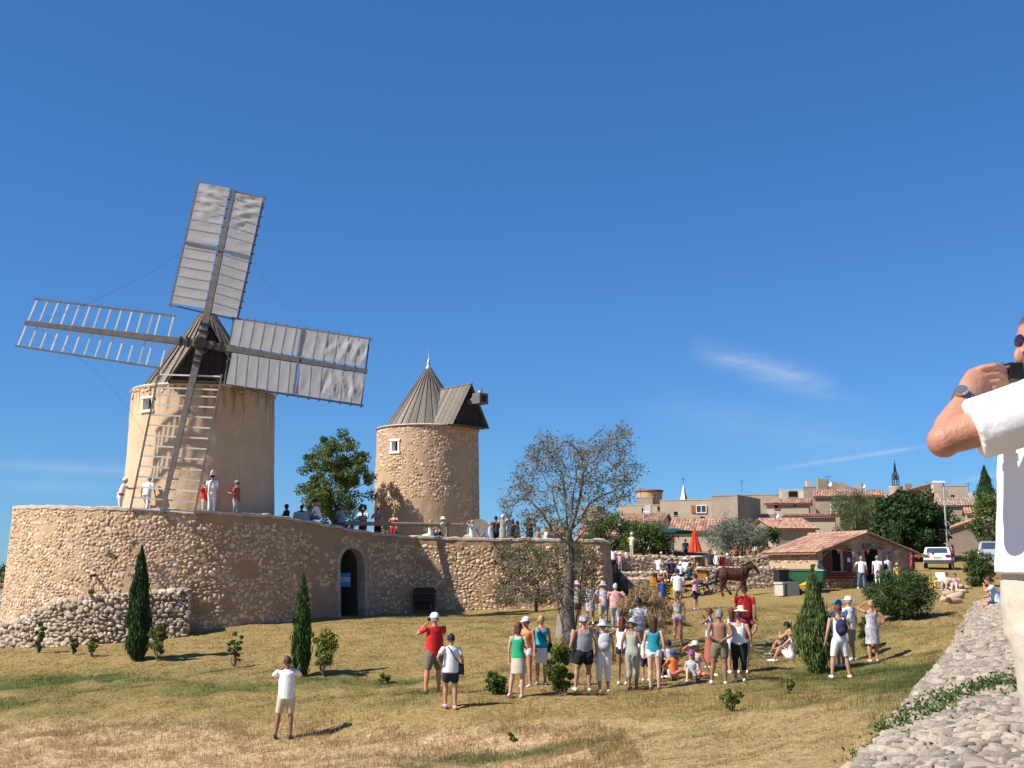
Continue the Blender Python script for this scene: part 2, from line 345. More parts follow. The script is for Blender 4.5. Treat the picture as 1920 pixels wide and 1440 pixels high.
tag(link('ground', gm), kind='structure')

# ---------------------------------------------------------------- stones
def stone_template(seed, flat=False):
    r = random.Random(seed); n = 5 + seed % 3; base = []; front = []
    for k in range(n):
        a = 2 * pi * (k + r.uniform(-.22, .22)) / n
        q = 1 / max(abs(cos(a)), abs(sin(a))) ** .5 * r.uniform(.78, 1.08) * .5
        x, z = q * cos(a), q * sin(a); base.append((x * 1.0, .35, z * 1.0)); k2 = r.uniform(.70, .97)
        front.append((x * k2, -.62 + r.uniform(-.12, .12), z * k2))
    vs = base + front + [(r.uniform(-.12, .12), -.74 + r.uniform(-.14, .14), r.uniform(-.12, .12))]
    fs = [(k, (k + 1) % n, n + (k + 1) % n, n + k) for k in range(n)] + [(n + k, n + (k + 1) % n, 2 * n) for k in range(n)]
    return vs, fs
STV, STF = [], []
for q in range(14):
    v, f = stone_template(q); STV.append(np.array(v, float))
    STF.append(np.array([t for g in f for t in ([(g[0], g[1], g[2]), (g[0], g[2], g[3])] if len(g) == 4 else [g])], np.int32))
def stones(root, items, mt, name='stone', nmax=300, minpx=9.5, stuff='stone_facing'):
    """items: list of (centre, tangent, normal, up, w, h, d). The largest in the picture become objects, the rest one mesh."""
    sc = []
    for it in items:
        c, w, h = it[0], it[4], it[5]; y = max(c.y, 1.0); s = F * max(w, h) / y
        vis = 1 if (it[2].dot(-c) > 0) else 0
        inf = 1 if abs(c.x / y) < .46 else 0
        sc.append(s * vis * inf)
    order = sorted(range(len(items)), key=lambda k: -sc[k])
    single = [k for k in order[:nmax] if sc[k] >= minpx]; ss = set(single); cache = {}
    for k in single:
        c, t, n, u, w, h, d = items[k]; q = random.randrange(14)
        if (q, mt.name) not in cache: cache[(q, mt.name)] = mesh_np(name, STV[q], STF[q], [mt])
        M = Matrix(((t.x * w, -n.x * d, u.x * h, c.x), (t.y * w, -n.y * d, u.y * h, c.y), (t.z * w, -n.z * d, u.z * h, c.z), (0, 0, 0, 1)))
        link(name, cache[(q, mt.name)], root, M=M)
    rest = [k for k in range(len(items)) if k not in ss]
    if rest:
        V = []; Fs = []; T = []; b = 0
        for k in rest:
            c, t, n, u, w, h, d = items[k]; q = random.randrange(14); v = STV[q]
            M3 = np.array([[t.x * w, t.y * w, t.z * w], [-n.x * d, -n.y * d, -n.z * d], [u.x * h, u.y * h, u.z * h]])
            V.append(v @ M3 + np.array(c)); Fs.append(STF[q] + b); b += len(v); T += [random.random()] * len(STF[q])
        o = link(stuff, mesh_np(stuff, np.concatenate(V), np.concatenate(Fs), [mt], attr=np.array(T)), root); o['kind'] = 'stuff'
        return o
def lay(surf, s0, s1, zb, zt, rh=.17, wr=(.15, .42), gap=.02, dep=.07, skip=None, prob=1.0, grow=1.12):
    """rows of stones on a surface: surf(s, z) -> (point, tangent, normal); zb, zt functions of s"""
    out = []; zmin = min(zb(s0), zb(s1), zb((s0 + s1) / 2)); zmax = max(zt(s0), zt(s1), zt((s0 + s1) / 2)); z = zmin
    while z < zmax:
        h = rh * random.uniform(.65, 1.35); s = s0 + random.uniform(-.2, 0)
        while s < s1:
            w = random.uniform(*wr); h2 = h * random.uniform(.75, 1.55); sc = s + w / 2; zc = z + h / 2 + random.uniform(-.5, .5) * h
            if s0 < sc < s1 and zb(sc) < zc < zt(sc) - h * .2 and not (skip and skip(sc, zc)) and random.random() < prob:
                p, t, n = surf(sc, zc); a = random.gauss(0, .3); u = n.cross(t) * -1 if False else t.cross(n) * -1
                if u.z < 0: u = -u
                t2 = t * cos(a) + u * sin(a); u2 = u * cos(a) - t * sin(a)
                out.append((p, t2, n, u2, (w - gap) * grow, (h2 - gap) * grow, dep * random.uniform(.5, 1.4)))
            s += w
        z += h
    return out
# ---------------------------------------------------------------- the round bastion and its long wall
BC = Vector((-15.73, 55.0)); BR = 7.4
Bp = Vector((-4.75, 57.0)); Cp = Vector((4.45, 57.6)); Dp = Vector((5.6, 66.0))
dv = Bp - BC; L0 = dv.length; phi = math.asin(BR / L0); base_a = atan2(dv.y, dv.x)
# tangent point so that the wall leaves the circle on its camera side
tl = sqrt(L0 ** 2 - BR ** 2); ang = base_a + pi - math.atan2(BR, tl) * -1
Tp = Bp + Vector((cos(ang), sin(ang))) * tl
aT = atan2(Tp.y - BC.y, Tp.x - BC.x)
A0 = -pi * 1.25                                   # far back left of the round
if aT > 0: aT -= 2 * pi
SA = BR * (aT - A0); SB = SA + (Bp - Tp).length; SCc = SB + (Cp - Bp).length; SD = SCc + (Dp - Cp).length
def wall_xy(s):
    if s < SA:
        a = A0 + s / BR; return Vector((BC.x + BR * cos(a), BC.y + BR * sin(a))), Vector((-sin(a), cos(a))), Vector((cos(a), sin(a)))
    for a, b, p, q in ((SA, SB, Tp, Bp), (SB, SCc, Bp, Cp), (SCc, SD + 9, Cp, Dp)):
        if s <= b or b == SD + 9:
            d = (q - p).normalized(); return p + d * (s - a), d, Vector((d.y, -d.x))
def s_at(px):
    """distance along the wall of a column of the photograph (visible, camera-facing part)"""
    best = None
    for k in range(2000):
        s = SD * k / 2000; p, t, n = wall_xy(s)
        if n.dot(-p) <= 0: continue
        q = 960 + F * p.x / p.y
        if best is None or abs(q - px) < best[0]: best = (abs(q - px), s)
    return best[1]
_tp = [(30, 2.78), (370, 2.39), (510, 2.34), (620, 1.98), (700, 1.74), (780, 1.58), (1100, 1.47)]
_ts = [(s_at(a), b) for a, b in _tp]; _ts = [(0, 2.85)] + _ts + [(SD + 9, 1.5)]
_tx = [a for a, b in _ts]; _ty = [b for a, b in _ts]
def ztop(s): return lin(s, _tx, _ty)
_zs = np.arange(-2, SD + 10, .4); _q = [wall_xy(s) for s in _zs]
_zb = gz(np.array([p.x + n.x * .3 for p, t, n in _q]), np.array([p.y + n.y * .3 for p, t, n in _q])) - .35
def lin(x, xs_, ys_):
    if x <= xs_[0]: return ys_[0]
    for i in range(1, len(xs_)):
        if x <= xs_[i]: return ys_[i - 1] + (ys_[i] - ys_[i - 1]) * (x - xs_[i - 1]) / (xs_[i] - xs_[i - 1] + 1e-12)
    return ys_[-1]
def zbot(s): k = (s + 2) / .4; i = min(max(int(k), 0), len(_zb) - 2); return float(_zb[i] + (_zb[i + 1] - _zb[i]) * (k - i))
def wsurf(s, z):
    p, t, n = wall_xy(s); zt_ = ztop(s); o = (zt_ - z) * .05                      # battered face
    return Vector((p.x + n.x * o, p.y + n.y * o, z)), Vector((t.x, t.y, 0)), Vector((n.x, n.y, 0))
bast = thing('stone_rampart', 'long curved rubble stone rampart with arched doorway carrying the two windmills', 'rampart', (0, 0, 0))
sDoor = s_at(661); DW, DH = .78, 3.12; zD0 = H(660, 1156, wall_xy(sDoor)[0].y)
def in_arch(s, z, k=1.0, top=0.0):
    x = abs(s - sDoor); w = DW * k; spring = zD0 + DH - DW
    if z < spring: return x < w
    return (x / w) ** 2 + ((z - spring) / (DW + top)) ** 2 < 1
ds = .11; cols = np.arange(0, SD, ds); NR = 48
V = []; 
for s in cols:
    zb_, zt_ = zbot(s), ztop(s)
    for k in range(NR + 1):
        z = zb_ + (zt_ - zb_) * k / NR; p, t, n = wsurf(s, z); j = (v1(s * 2.3, z * 2.3, 4) - .5) * .05 + (v1(s * 6, z * 6, 5) - .5) * .025
        V.append((p.x + n.x * j, p.y + n.y * j, z))
fs = []
for i in range(len(cols) - 1):
    for k in range(NR):
        s = (cols[i] + cols[i + 1]) / 2; z = zbot(s) + (ztop(s) - zbot(s)) * (k + .5) / NR
        if abs(s - sDoor) < 2 and in_arch(s, z, 1.02): continue
        fs.append((i * (NR + 1) + k, (i + 1) * (NR + 1) + k, (i + 1) * (NR + 1) + k + 1, i * (NR + 1) + k + 1))
sXX = s_at(368); m_mortarb = mat('brown_shade_warmed_mortar', (.45, .285, .16), .95, .5, 1.2, (.34, .21, .115), bump=.5, bscale=9)  # brown joints, warmed further to paint ground bounce into the shaded stretch
link('wall_face', mesh_np('wall_face', V, fs, [m_mortar, m_mortarb], False, mi=[1 if f[0] // (NR + 1) * ds > sXX else 0 for f in fs]), bast)
# capping strip along the wall head, thick and slightly uneven
cap = MB(); prev = None
for s in np.arange(0, SD, .28):
    p, t, n = wall_xy(s); z = ztop(s) + random.uniform(-.05, .045)
    ring = [Vector((p.x + n.x * o, p.y + n.y * o, z + h)) for o, h in ((.05, -.09), (.055, .02), (-.1, .06), (-.45, .05), (-.5, -.3))]
    if prev is not None:
        b = len(cap.v); cap.v += [tuple(q) for q in prev + ring]; m = 5
        cap.f += [(b + k, b + m + k, b + m + k + 1, b + k + 1) for k in range(m - 1)]; cap.mi += [0] * (m - 1)
    prev = ring
m_cap = mat('lime_coping', (.60, .51, .40), .9, .5, 2.5, (.42, .33, .24), bump=.5, bscale=12)
cap.build('coping', m_cap, bast)
sX = s_at(372); sY = s_at(600)
def plaster(s, z):   # smeared render where the stones hardly show
    v = f1(s * .45, z * .6, 31, 3)
    if z > ztop(s) - .42 and s > sX: return True
    if abs(s - sDoor + 1.6) < .9 and v > .42: return True
    return v > .74
it1 = lay(wsurf, s_at(28) - 3.5, sX, zbot, ztop, .125, (.10, .29), .015, .034, skip=lambda s, z: v1(s * .8, z * .8, 8) > .93, prob=.98)
it2 = lay(wsurf, sX, SD, zbot, ztop, .14, (.12, .32), .02, .026, skip=lambda s, z: plaster(s, z) or in_arch(s, z, 1.35, .25), prob=.97)
m_stoneb = mat('brown_shade_warmed_stone', (.72, .52, .33), .9, .5, 5, (.55, .38, .22), bump=.35, bscale=14, tint=.36, tintc=(.47, .28, .16))  # brown stone with blue cut: warm bounce of the shaded stretch in its colour
stones(bast, it1, m_stone, nmax=150)
stones(bast, it2, m_stoneb, nmax=150)
# door: arch ring of dressed stone, reveal, iron leaf and its sign
pD, tD, nD = wsurf(sDoor, zD0); tD = tD.normalized(); up = Vector((0, 0, 1))
def dpt(x, z, o=0.0):
    q = wsurf(sDoor, z)[0]; return q + tD * x + nD * o
m_dress = mat('dressed_stone', (.50, .40, .29), .85, .4, 3, (.34, .26, .18), bump=.25, bscale=10, tint=.12)
spring = zD0 + DH - DW; prev = []
N_ = 9
for k in range(N_):
    a0 = pi * k / N_ + .012; a1 = pi * (k + 1) / N_ - .012; b = MB(); w = .26 if 2 < k < 6 else .2
    pts = [dpt(cos(a) * r, spring + sin(a) * r, .045) for a, r in ((a0, DW - .01), (a1, DW - .01), (a1, DW + w), (a0, DW + w))]
    b.poly(pts, -nD * .5).build('arch_stone', m_dress, bast)
for sgn in (-1, 1):
    z = zD0 - .2; k = 0
    while z < spring - .05:
        h = min(random.uniform(.34, .55), spring - z); w = .3 if k % 2 else .18
        b = MB(); b.poly([dpt(sgn * (DW - .01), z + .008, .045), dpt(sgn * (DW + w), z + .008, .045), dpt(sgn * (DW + w), z + h - .008, .045), dpt(sgn * (DW - .01), z + h - .008, .045)], -nD * .5).build('jamb_stone', m_dress, bast); z += h; k += 1
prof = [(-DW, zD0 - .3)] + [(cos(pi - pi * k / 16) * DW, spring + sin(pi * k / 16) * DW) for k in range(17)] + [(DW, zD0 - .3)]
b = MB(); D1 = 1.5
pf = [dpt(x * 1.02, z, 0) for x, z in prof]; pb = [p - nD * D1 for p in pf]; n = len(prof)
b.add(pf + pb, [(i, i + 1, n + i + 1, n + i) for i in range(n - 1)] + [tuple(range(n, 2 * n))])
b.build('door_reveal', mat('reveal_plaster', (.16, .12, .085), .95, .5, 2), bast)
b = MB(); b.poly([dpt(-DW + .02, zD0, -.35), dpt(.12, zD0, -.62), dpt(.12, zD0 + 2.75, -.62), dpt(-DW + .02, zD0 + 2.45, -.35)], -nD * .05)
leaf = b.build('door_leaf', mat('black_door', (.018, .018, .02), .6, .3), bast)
for k in range(4):
    x0 = -DW + .1 + k * .21; MB().bar(dpt(x0, zD0 + .1, -.34 - .06 * k), dpt(x0, zD0 + 2.4, -.34 - .06 * k), .03).build('door_stile', m_dark, leaf)
sg = thing('entrance_sign', 'blue board with white lettering fixed across the dark arched door', 'sign', dpt(-.40, zD0 + 1.66, -.12))
sgx = (tD * .9 + nD * .42).normalized(); sgn_n = sgx.cross(up) ; 
if sgn_n.dot(-pD) < 0: sgn_n = -sgn_n
m_blue = mat('sign_blue', (.035, .17, .42), .5, .15)
MB().poly([sgx * a + up * c for a, c in ((-.31, -.31), (.31, -.31), (.31, .31), (-.31, .31))], -sgn_n * .03).build('sign_board', m_blue, sg)
fcu = bpy.data.curves.new('lettering', 'FONT'); fcu.body = 'LES DU MOULIN'; fcu.size = .30; fcu.align_x = 'CENTER'; fcu.align_y = 'CENTER'; fcu.extrude = .004; fcu.space_character = .95
fo = bpy.data.objects.new('lettering', fcu); COL.objects.link(fo); fo.parent = sg; fcu.materials.append(m_white)
Mx = Matrix((sgx, up, sgn_n)).transposed().to_4x4(); fo.matrix_local = Matrix.Translation(sgn_n * .012) @ Mx @ Matrix.Diagonal((.285, 1, 1, 1))
# ground of the terrace behind the wall
b = MB(); ring = []
for s in np.arange(0, SCc, .8): p, t, n = wall_xy(s); ring.append((p.x - n.x * .3, p.y - n.y * .3, ztop(s) - .32))
ring = ring + [(5.2, 66, 1.2), (6.5, 90, 1.4), (-6, 98, 1.4), (-24, 90, 1.8)]
c0 = (-6, 72, 1.6)
b.add([c0] + ring, [(0, k + 1, (k + 1) % len(ring) + 1) for k in range(len(ring))])
tag(b.build('terrace', m_soil), kind='structure')
# dry-stone revetment at the foot of the round
rev = thing('drystone_buttress', 'low loose drystone buttress of grey rubble hugging the foot of the round rampart', 'stone wall', (0, 0, 0))
RR = BR + 1.25; aR = A0 + sX / BR - .03; aL = radians(-198)
def rz_top(a):
    return lin(a, [radians(k) for k in (-205, -180, -150, -135, -118, -110, -90)] + [aR], [-3.4, -3.2, -3.0, -2.6, -1.85, -1.35, -1.05, -.85])
def rsurf(s, z):
    a = aR - s / RR; k = (z + 3.4) / 2.6; r = RR - k * .35 + (v1(s * 1.5, z * 1.5, 12) - .5) * .2; n = Vector((cos(a), sin(a), .12)).normalized()
    return Vector((BC.x + r * cos(a), BC.y + r * sin(a), z)), Vector((sin(a), -cos(a), 0)), n
SR = RR * (aR - aL)
_rs = np.arange(-.5, SR + 1, .4); _rp = [rsurf(s, -3)[0] for s in _rs]; _rz = gz(np.array([p.x for p in _rp]), np.array([p.y for p in _rp])) - .25
def rb(s): k = (s + .5) / .4; i = min(max(int(k), 0), len(_rz) - 2); return float(_rz[i] + (_rz[i + 1] - _rz[i]) * (k - i))
rt = lambda s: rz_top(aR - s / RR)
V = []; fs = []; n1 = int(SR / .3); n2 = 10
for i in range(n1 + 1):
    s = SR * i / n1; zb_, zt_ = rb(s), rt(s)
    for k in range(n2 + 1):
        p, t, n = rsurf(s, zb_ + (zt_ - zb_) * k / n2); V.append(p - n * .06)
    a = aR - s / RR; V.append(Vector((BC.x + (BR + .2) * cos(a), BC.y + (BR + .2) * sin(a), zt_ + .12)))
for i in range(n1):
    for k in range(n2 + 1): fs.append((i * (n2 + 2) + k, i * (n2 + 2) + k + 1, (i + 1) * (n2 + 2) + k + 1, (i + 1) * (n2 + 2) + k))
V = [tuple(v) for v in V]; link('rubble_core', mesh_np('rubble_core', V, fs, [m_soil]), rev)
e = MB(); p0 = rsurf(0, rb(0))[0]; p1 = rsurf(0, rt(0))[0]; q = Vector((BC.x + BR * .98 * cos(aR), BC.y + BR * .98 * sin(aR), 0))
e.add([p0, p1, (q.x, q.y, p1.z + .1), (q.x, q.y, p0.z)], [(0, 1, 2, 3)]).build('end_face', m_soil, rev)
itr = lay(rsurf, 0, SR, rb, lambda s: rt(s) + .06, .14, (.13, .34), .015, .12, prob=.98)
dr = (p0 - q); dr.z = 0; Lr = dr.length; dr.normalize(); ne = Vector((-sin(aR), cos(aR), 0))
def esurf(s, z): return Vector((q.x, q.y, z)) + dr * s, dr, ne
itr += lay(esurf, 0, Lr, lambda s: rb(0), lambda s: rt(0), .2, (.18, .4), .02, .12)
def tsurf(s, z):      # its top, seen edge on
    a = aR - s / RR; return Vector((BC.x + (RR - .45) * cos(a), BC.y + (RR - .45) * sin(a), rt(s) + .05)), Vector((sin(a), -cos(a), 0)), Vector((cos(a) * .3, sin(a) * .3, .95)).normalized()
itr += lay(tsurf, 0, SR, lambda s: 0, lambda s: .3, .2, (.22, .45), .02, .14)
stones(rev, itr, m_stoneg)
# stray holes, pipe and blocks on the rampart
blk = thing('concrete_block', 'small concrete block standing on the left end of the rampart', 'block', P(71, 966, 54)); MB().box((0, 0, .1), (.42, .45, .42), taper=.85).build('block_body', mat('concrete', (.42, .40, .36), .9, .3), blk)

t = thing('drain_pipe', 'short dark drain pipe sticking out of the rampart above the buttress', 'pipe', P(176, 1080, 47.4)); MB().tube([(0, .3, .05), (0, -.35, 0)], .06, 8).build('pipe_body', m_dark, t)
# ---------------------------------------------------------------- windmills
def plank_mesh(a, b_, c, d, th):
    n = (b_ - a).cross(d - a).normalized(); return MB().poly([a, b_, c, d], n * th)
def tower(root, r0, r1, z0, z1, seg, mt, cren=.0, win=None):
    """round tower wall; win=(angle, zlow, zhigh, half width) is left open"""
    nr = 44; V = []; fs = []
    for k in range(nr + 1):
        z = z0 + (z1 - z0) * k / nr; r = r0 + (r1 - r0) * k / nr
        for i in range(seg):
            a = 2 * pi * i / seg; j = (v1(a * 9, z * 1.3, 40) - .5) * .05 + (v1(a * 30, z * 6, 41) - .5) * .02
            V.append(((r + j) * cos(a), (r + j) * sin(a), z + (cren * (random.random() - .5) if k == nr else 0)))
    for k in range(nr):
        for i in range(seg):
            a = 2 * pi * (i + .5) / seg; z = z0 + (z1 - z0) * (k + .5) / nr
            if win and abs(((a - win[0] + pi) % (2 * pi)) - pi) * r1 < win[3] and win[1] < z < win[2]: continue
            fs.append((k * seg + i, k * seg + (i + 1) % seg, (k + 1) * seg + (i + 1) % seg, (k + 1) * seg + i))
    return link('tower_wall', mesh_np('tower_wall', V, fs, [mt], True), root)
def win_frame(root, r, ang, z0, z1, hw, fw=.09, mt=None):
    n = Vector((cos(ang), sin(ang), 0)); t = Vector((-sin(ang), cos(ang), 0)); mt = mt or m_white
    w = link('window', MB().poly([t * -hw * 1.2 + n * (r - .42) + up * z0, t * hw * 1.2 + n * (r - .42) + up * z0, t * hw * 1.2 + n * (r - .42) + up * z1, t * -hw * 1.2 + n * (r - .42) + up * z1], -n * .02).build('x', m_black).data, root)
    bpy.data.objects.remove(bpy.data.objects['x'])
    for sx in (-1, 1):
        c = t * sx * (hw + fw / 2 - .02) + n * (r - .14) + up * (z0 + z1) / 2; MB().bar(c - up * (z1 - z0 + .04) / 2, c + up * (z1 - z0 + .04) / 2, fw, .36, up=n).build('window_jamb', mt, w)
    for zz, h, ex in ((z0 - fw / 2, fw * 1.2, .03), (z1 + fw / 2, fw, .03)):
        MB().bar(t * -(hw + fw + ex) + n * (r - .12) + up * zz, t * (hw + fw + ex) + n * (r - .12) + up * zz, .38, h, up=up).build('window_sill' if zz < z1 else 'window_lintel', mt, w)
    return w
def mill_cap(root, z0, R, hc, ax, ridge_h=2.55, out=3.95, half=1.62, drop=.18):
    """boarded cone with a gabled dormer facing azimuth ax (radians); each board an object"""
    apex = Vector((0, 0, z0 + hc)); nb = 64; rt_ = .13
    cone = link('cap_underside', mesh_np('cap_underside', [(0, 0, z0 + hc - .12)] + [((R - .06) * cos(2 * pi * i / 32), (R - .06) * sin(2 * pi * i / 32), z0 + .03) for i in range(32)],
        [(0, 1 + i, 1 + (i + 1) % 32) for i in range(32)] , [m_beam]), root)
    for i in range(nb):
        a0 = 2 * pi * i / nb; a1 = 2 * pi * (i + 1) / nb; e = .045 if i % 2 else 0; g = .006 if i % 2 else -.004
        zl = z0 + random.uniform(-.03, .03)
        pts = [Vector(((R + e) * cos(a0 + g), (R + e) * sin(a0 + g), zl)), Vector(((R + e) * cos(a1 - g), (R + e) * sin(a1 - g), zl)),
               Vector(((rt_ + e) * cos(a1), (rt_ + e) * sin(a1), z0 + hc - .1 + e)), Vector(((rt_ + e) * cos(a0), (rt_ + e) * sin(a0), z0 + hc - .1 + e))]
        plank_mesh(*pts, .022).build('plank', m_wood, cone)
    n = Vector((cos(ax), sin(ax), 0)); t = Vector((-sin(ax), cos(ax), 0)); zr = z0 + ridge_h; ze = z0 - drop
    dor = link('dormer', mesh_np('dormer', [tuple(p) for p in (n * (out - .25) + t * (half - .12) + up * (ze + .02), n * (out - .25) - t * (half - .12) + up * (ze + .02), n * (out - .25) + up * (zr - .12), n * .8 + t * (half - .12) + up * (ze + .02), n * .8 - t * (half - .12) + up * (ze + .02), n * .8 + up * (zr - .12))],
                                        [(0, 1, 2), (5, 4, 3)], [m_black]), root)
    kk = 13; r0 = .9
    for sg_ in (-1, 1):
        for i in range(kk):
            x0 = r0 + (out - r0) * i / kk; x1 = r0 + (out - r0) * (i + 1) / kk - .01; e = .03 if i % 2 else 0
            zro = (x0 - r0) * .03; lift = up * e
            a_, b_ = n * x0 + t * sg_ * half + up * ze, n * x1 + t * sg_ * half + up * ze; c_, d_ = n * x1 + up * (zr + zro), n * x0 + up * (zr + zro)
            if sg_ > 0: a_, b_, c_, d_ = b_, a_, d_, c_
            plank_mesh(a_ + lift, b_ + lift, c_ + lift, d_ + lift, .025).build('plank', m_wood, dor)
    MB().bar(n * r0 + up * (zr + .03), n * (out + .02) + up * (zr + .1), .16, .06).build('ridge_board', m_wood, dor)
    kk = 11                                             # upright boards of the gable
    for i in range(kk):
        x0 = -half + .14 + (2 * half - .28) * i / kk; x1 = x0 + (2 * half - .28) / kk - .012; f = out - .2 + (.02 if i % 2 else 0)
        def zt(x): return ze + (zr - .1 - ze) * max(0.02, 1 - abs(x) / (half - .1))
        pts = [n * f + t * x0 + up * ze, n * f + t * x1 + up * ze, n * f + t * x1 + up * zt(x1), n * f + t * x0 + up * zt(x0)]
        MB().poly(pts, -n * .025).build('gable_board', mat('dark_board', (.05, .046, .042), .8, .5, 3, (.03, .028, .025), stretch=(6, 6, 1), tint=.2), dor)
    MB().poly([n * .8 + t * half * .92 + up * (ze + .01), n * out + t * half * .92 + up * (ze + .01), n * out - t * half * .92 + up * (ze + .01), n * .8 - t * half * .92 + up * (ze + .01)], up * .03).build('soffit', m_beam, dor)
    return n, t, zr
# --- mill with sails
m_render = mat('lime_render', (.66, .475, .31), .92, .6, .9, (.53, .375, .235), bump=.35, bscale=6)
def streaked():
    m = m_render; nt = m.node_tree; N = nt.nodes; L = nt.links; b = N['Principled BSDF']; src = b.inputs['Base Color'].links[0].from_socket
    tcn = N.new('ShaderNodeTexCoord'); mpn = N.new('ShaderNodeMapping'); mpn.inputs['Scale'].default_value = (3.2, 3.2, .42); L.new(tcn.outputs['Object'], mpn.inputs[0])
    no = N.new('ShaderNodeTexNoise'); no.inputs['Scale'].default_value = 1.3; no.inputs['Detail'].default_value = 7; L.new(mpn.outputs[0], no.inputs['Vector'])
    sp = N.new('ShaderNodeSeparateXYZ'); L.new(tcn.outputs['Object'], sp.inputs[0])
    hr = N.new('ShaderNodeMapRange'); hr.inputs['From Min'].default_value = 3.4; hr.inputs['From Max'].default_value = 5.9; hr.inputs['To Min'].default_value = -.16; hr.inputs['To Max'].default_value = .10; L.new(sp.outputs[2], hr.inputs['Value'])
    ad = N.new('ShaderNodeMath'); ad.operation = 'ADD'; L.new(no.outputs['Fac'], ad.inputs[0]); L.new(hr.outputs[0], ad.inputs[1])
    r = N.new('ShaderNodeMapRange'); r.inputs['From Min'].default_value = .51; r.inputs['From Max'].default_value = .68; r.inputs['To Max'].default_value = .75; L.new(ad.outputs[0], r.inputs['Value'])
    x = N.new('ShaderNodeMixRGB'); x.inputs['Color2'].default_value = (.17, .125, .085, 1); L.new(r.outputs[0], x.inputs['Fac']); L.new(src, x.inputs['Color1']); L.new(x.outputs[0], b.inputs['Base Color'])
streaked()
M1 = Vector((-14.25, 52.5, 2.1)); Z1 = H(380, 741, 52.5) - M1.z
mill1 = thing('windmill', 'rendered round windmill with four lattice sails and dark boarded cap', 'windmill', M1)
def ang_px(c, r, px):
    best = None
    for k in range(720):
        a = -pi * k / 720; x, y = c.x + r * cos(a), c.y + r * sin(a); q = 960 + F * x / y
        if best is None or abs(q - px) < best[0]: best = (abs(q - px), a)
    return best[1]
a1 = ang_px(M1, 3.2, 270)
hz = lambda py, Y, base: H(270, py, Y) - base
yw = M1.y + 3.2 * sin(a1)
tower(mill1, 3.36, 3.2, -.6, Z1, 240, m_render, .03, (a1, hz(769, yw, M1.z), hz(747, yw, M1.z), .3))
win_frame(mill1, 3.21, a1, hz(769, yw, M1.z), hz(747, yw, M1.z), .3, .09)
cap_ring = MB().lathe((0, 0, Z1), [(3.24, -.06), (3.28, .02), (3.2, .1), (2.3, .11)], 48); cap_ring.build('rim_course', m_cap, mill1)
R1 = M1.y
hubP = P(377, 645, 48.0); ax1 = atan2(hubP.y - M1.y, hubP.x - M1.x)
n1_, t1_, zr1 = mill_cap(mill1, Z1 + .1, 2.78, 4.05, ax1 + .06, 2.6, 3.6, 1.58, .05)
# stones showing at the head of the rendered tower
def t1surf(s, z): a = -pi + s / 3.23; n = Vector((cos(a), sin(a), 0)); return M1 + n * 3.22 + up * z - up * 0, Vector((-sin(a), cos(a), 0)), n
def shift(items, d): return [(i[0] - d,) + i[1:] for i in items]
st = lay(t1surf, 1.5, 10, lambda s: Z1 - .42, lambda s: Z1 + .02, .13, (.14, .34), .02, .05, prob=.75)
def stones_local(root, items, d, *a, **k):
    r0 = root; o0 = set(root.children); r = stones(root, items, *a, **k)
    for o in root.children:
        if o in o0: continue
        if o.get('kind') == 'stuff': o.location = o.location - d
        else: m = o.matrix_local.copy(); m.translation -= d; o.matrix_local = m
stones_local(mill1, st, M1, m_stone, nmax=60)
# sail frame plane
sail_n = Vector((sin(radians(7)), -cos(radians(7)), 0)); sail_n = (sail_n * cos(radians(2)) + up * sin(radians(2))).normalized()
def SP(px, py, off=0.0):
    d = P(px, py, 1.0); k = (hubP + sail_n * off).dot(sail_n) / d.dot(sail_n); return d * k
sp_root = empty('sail_cross', (0, 0, 0), parent=mill1); sp_root.location = (0, 0, 0)
def W2L(p): return p - M1
def sbuild(b, name, mt, parent=sp_root, smooth=False):
    b.v = [tuple(Vector(v) - M1) for v in b.v]; return b.build(name, mt, parent, smooth)
arms = [((438, 356), [(373, 343), (495, 372), (445, 600), (320, 572)]),
        ((689, 697), [(693, 636), (677, 760), (420, 722), (438, 597)]),
        ((303, 962), [(365, 962), (245, 952), (297, 702), (415, 706)]),
        ((47, 605), [(33, 649), (70, 561), (326, 592), (300, 690)])]
m_canvas = mat('sail_canvas', (.47, .46, .45), .85, .35, 1.5, (.39, .38, .375), bump=.15, bscale=5, trans=.12)
m_bar_trace = mat('bar_show_through', (.31, .30, .29), .9, .2)  # dark strips added to draw the lattice bars shading faintly through the canvas
def lerp(a, b, t): return a + (b - a) * t
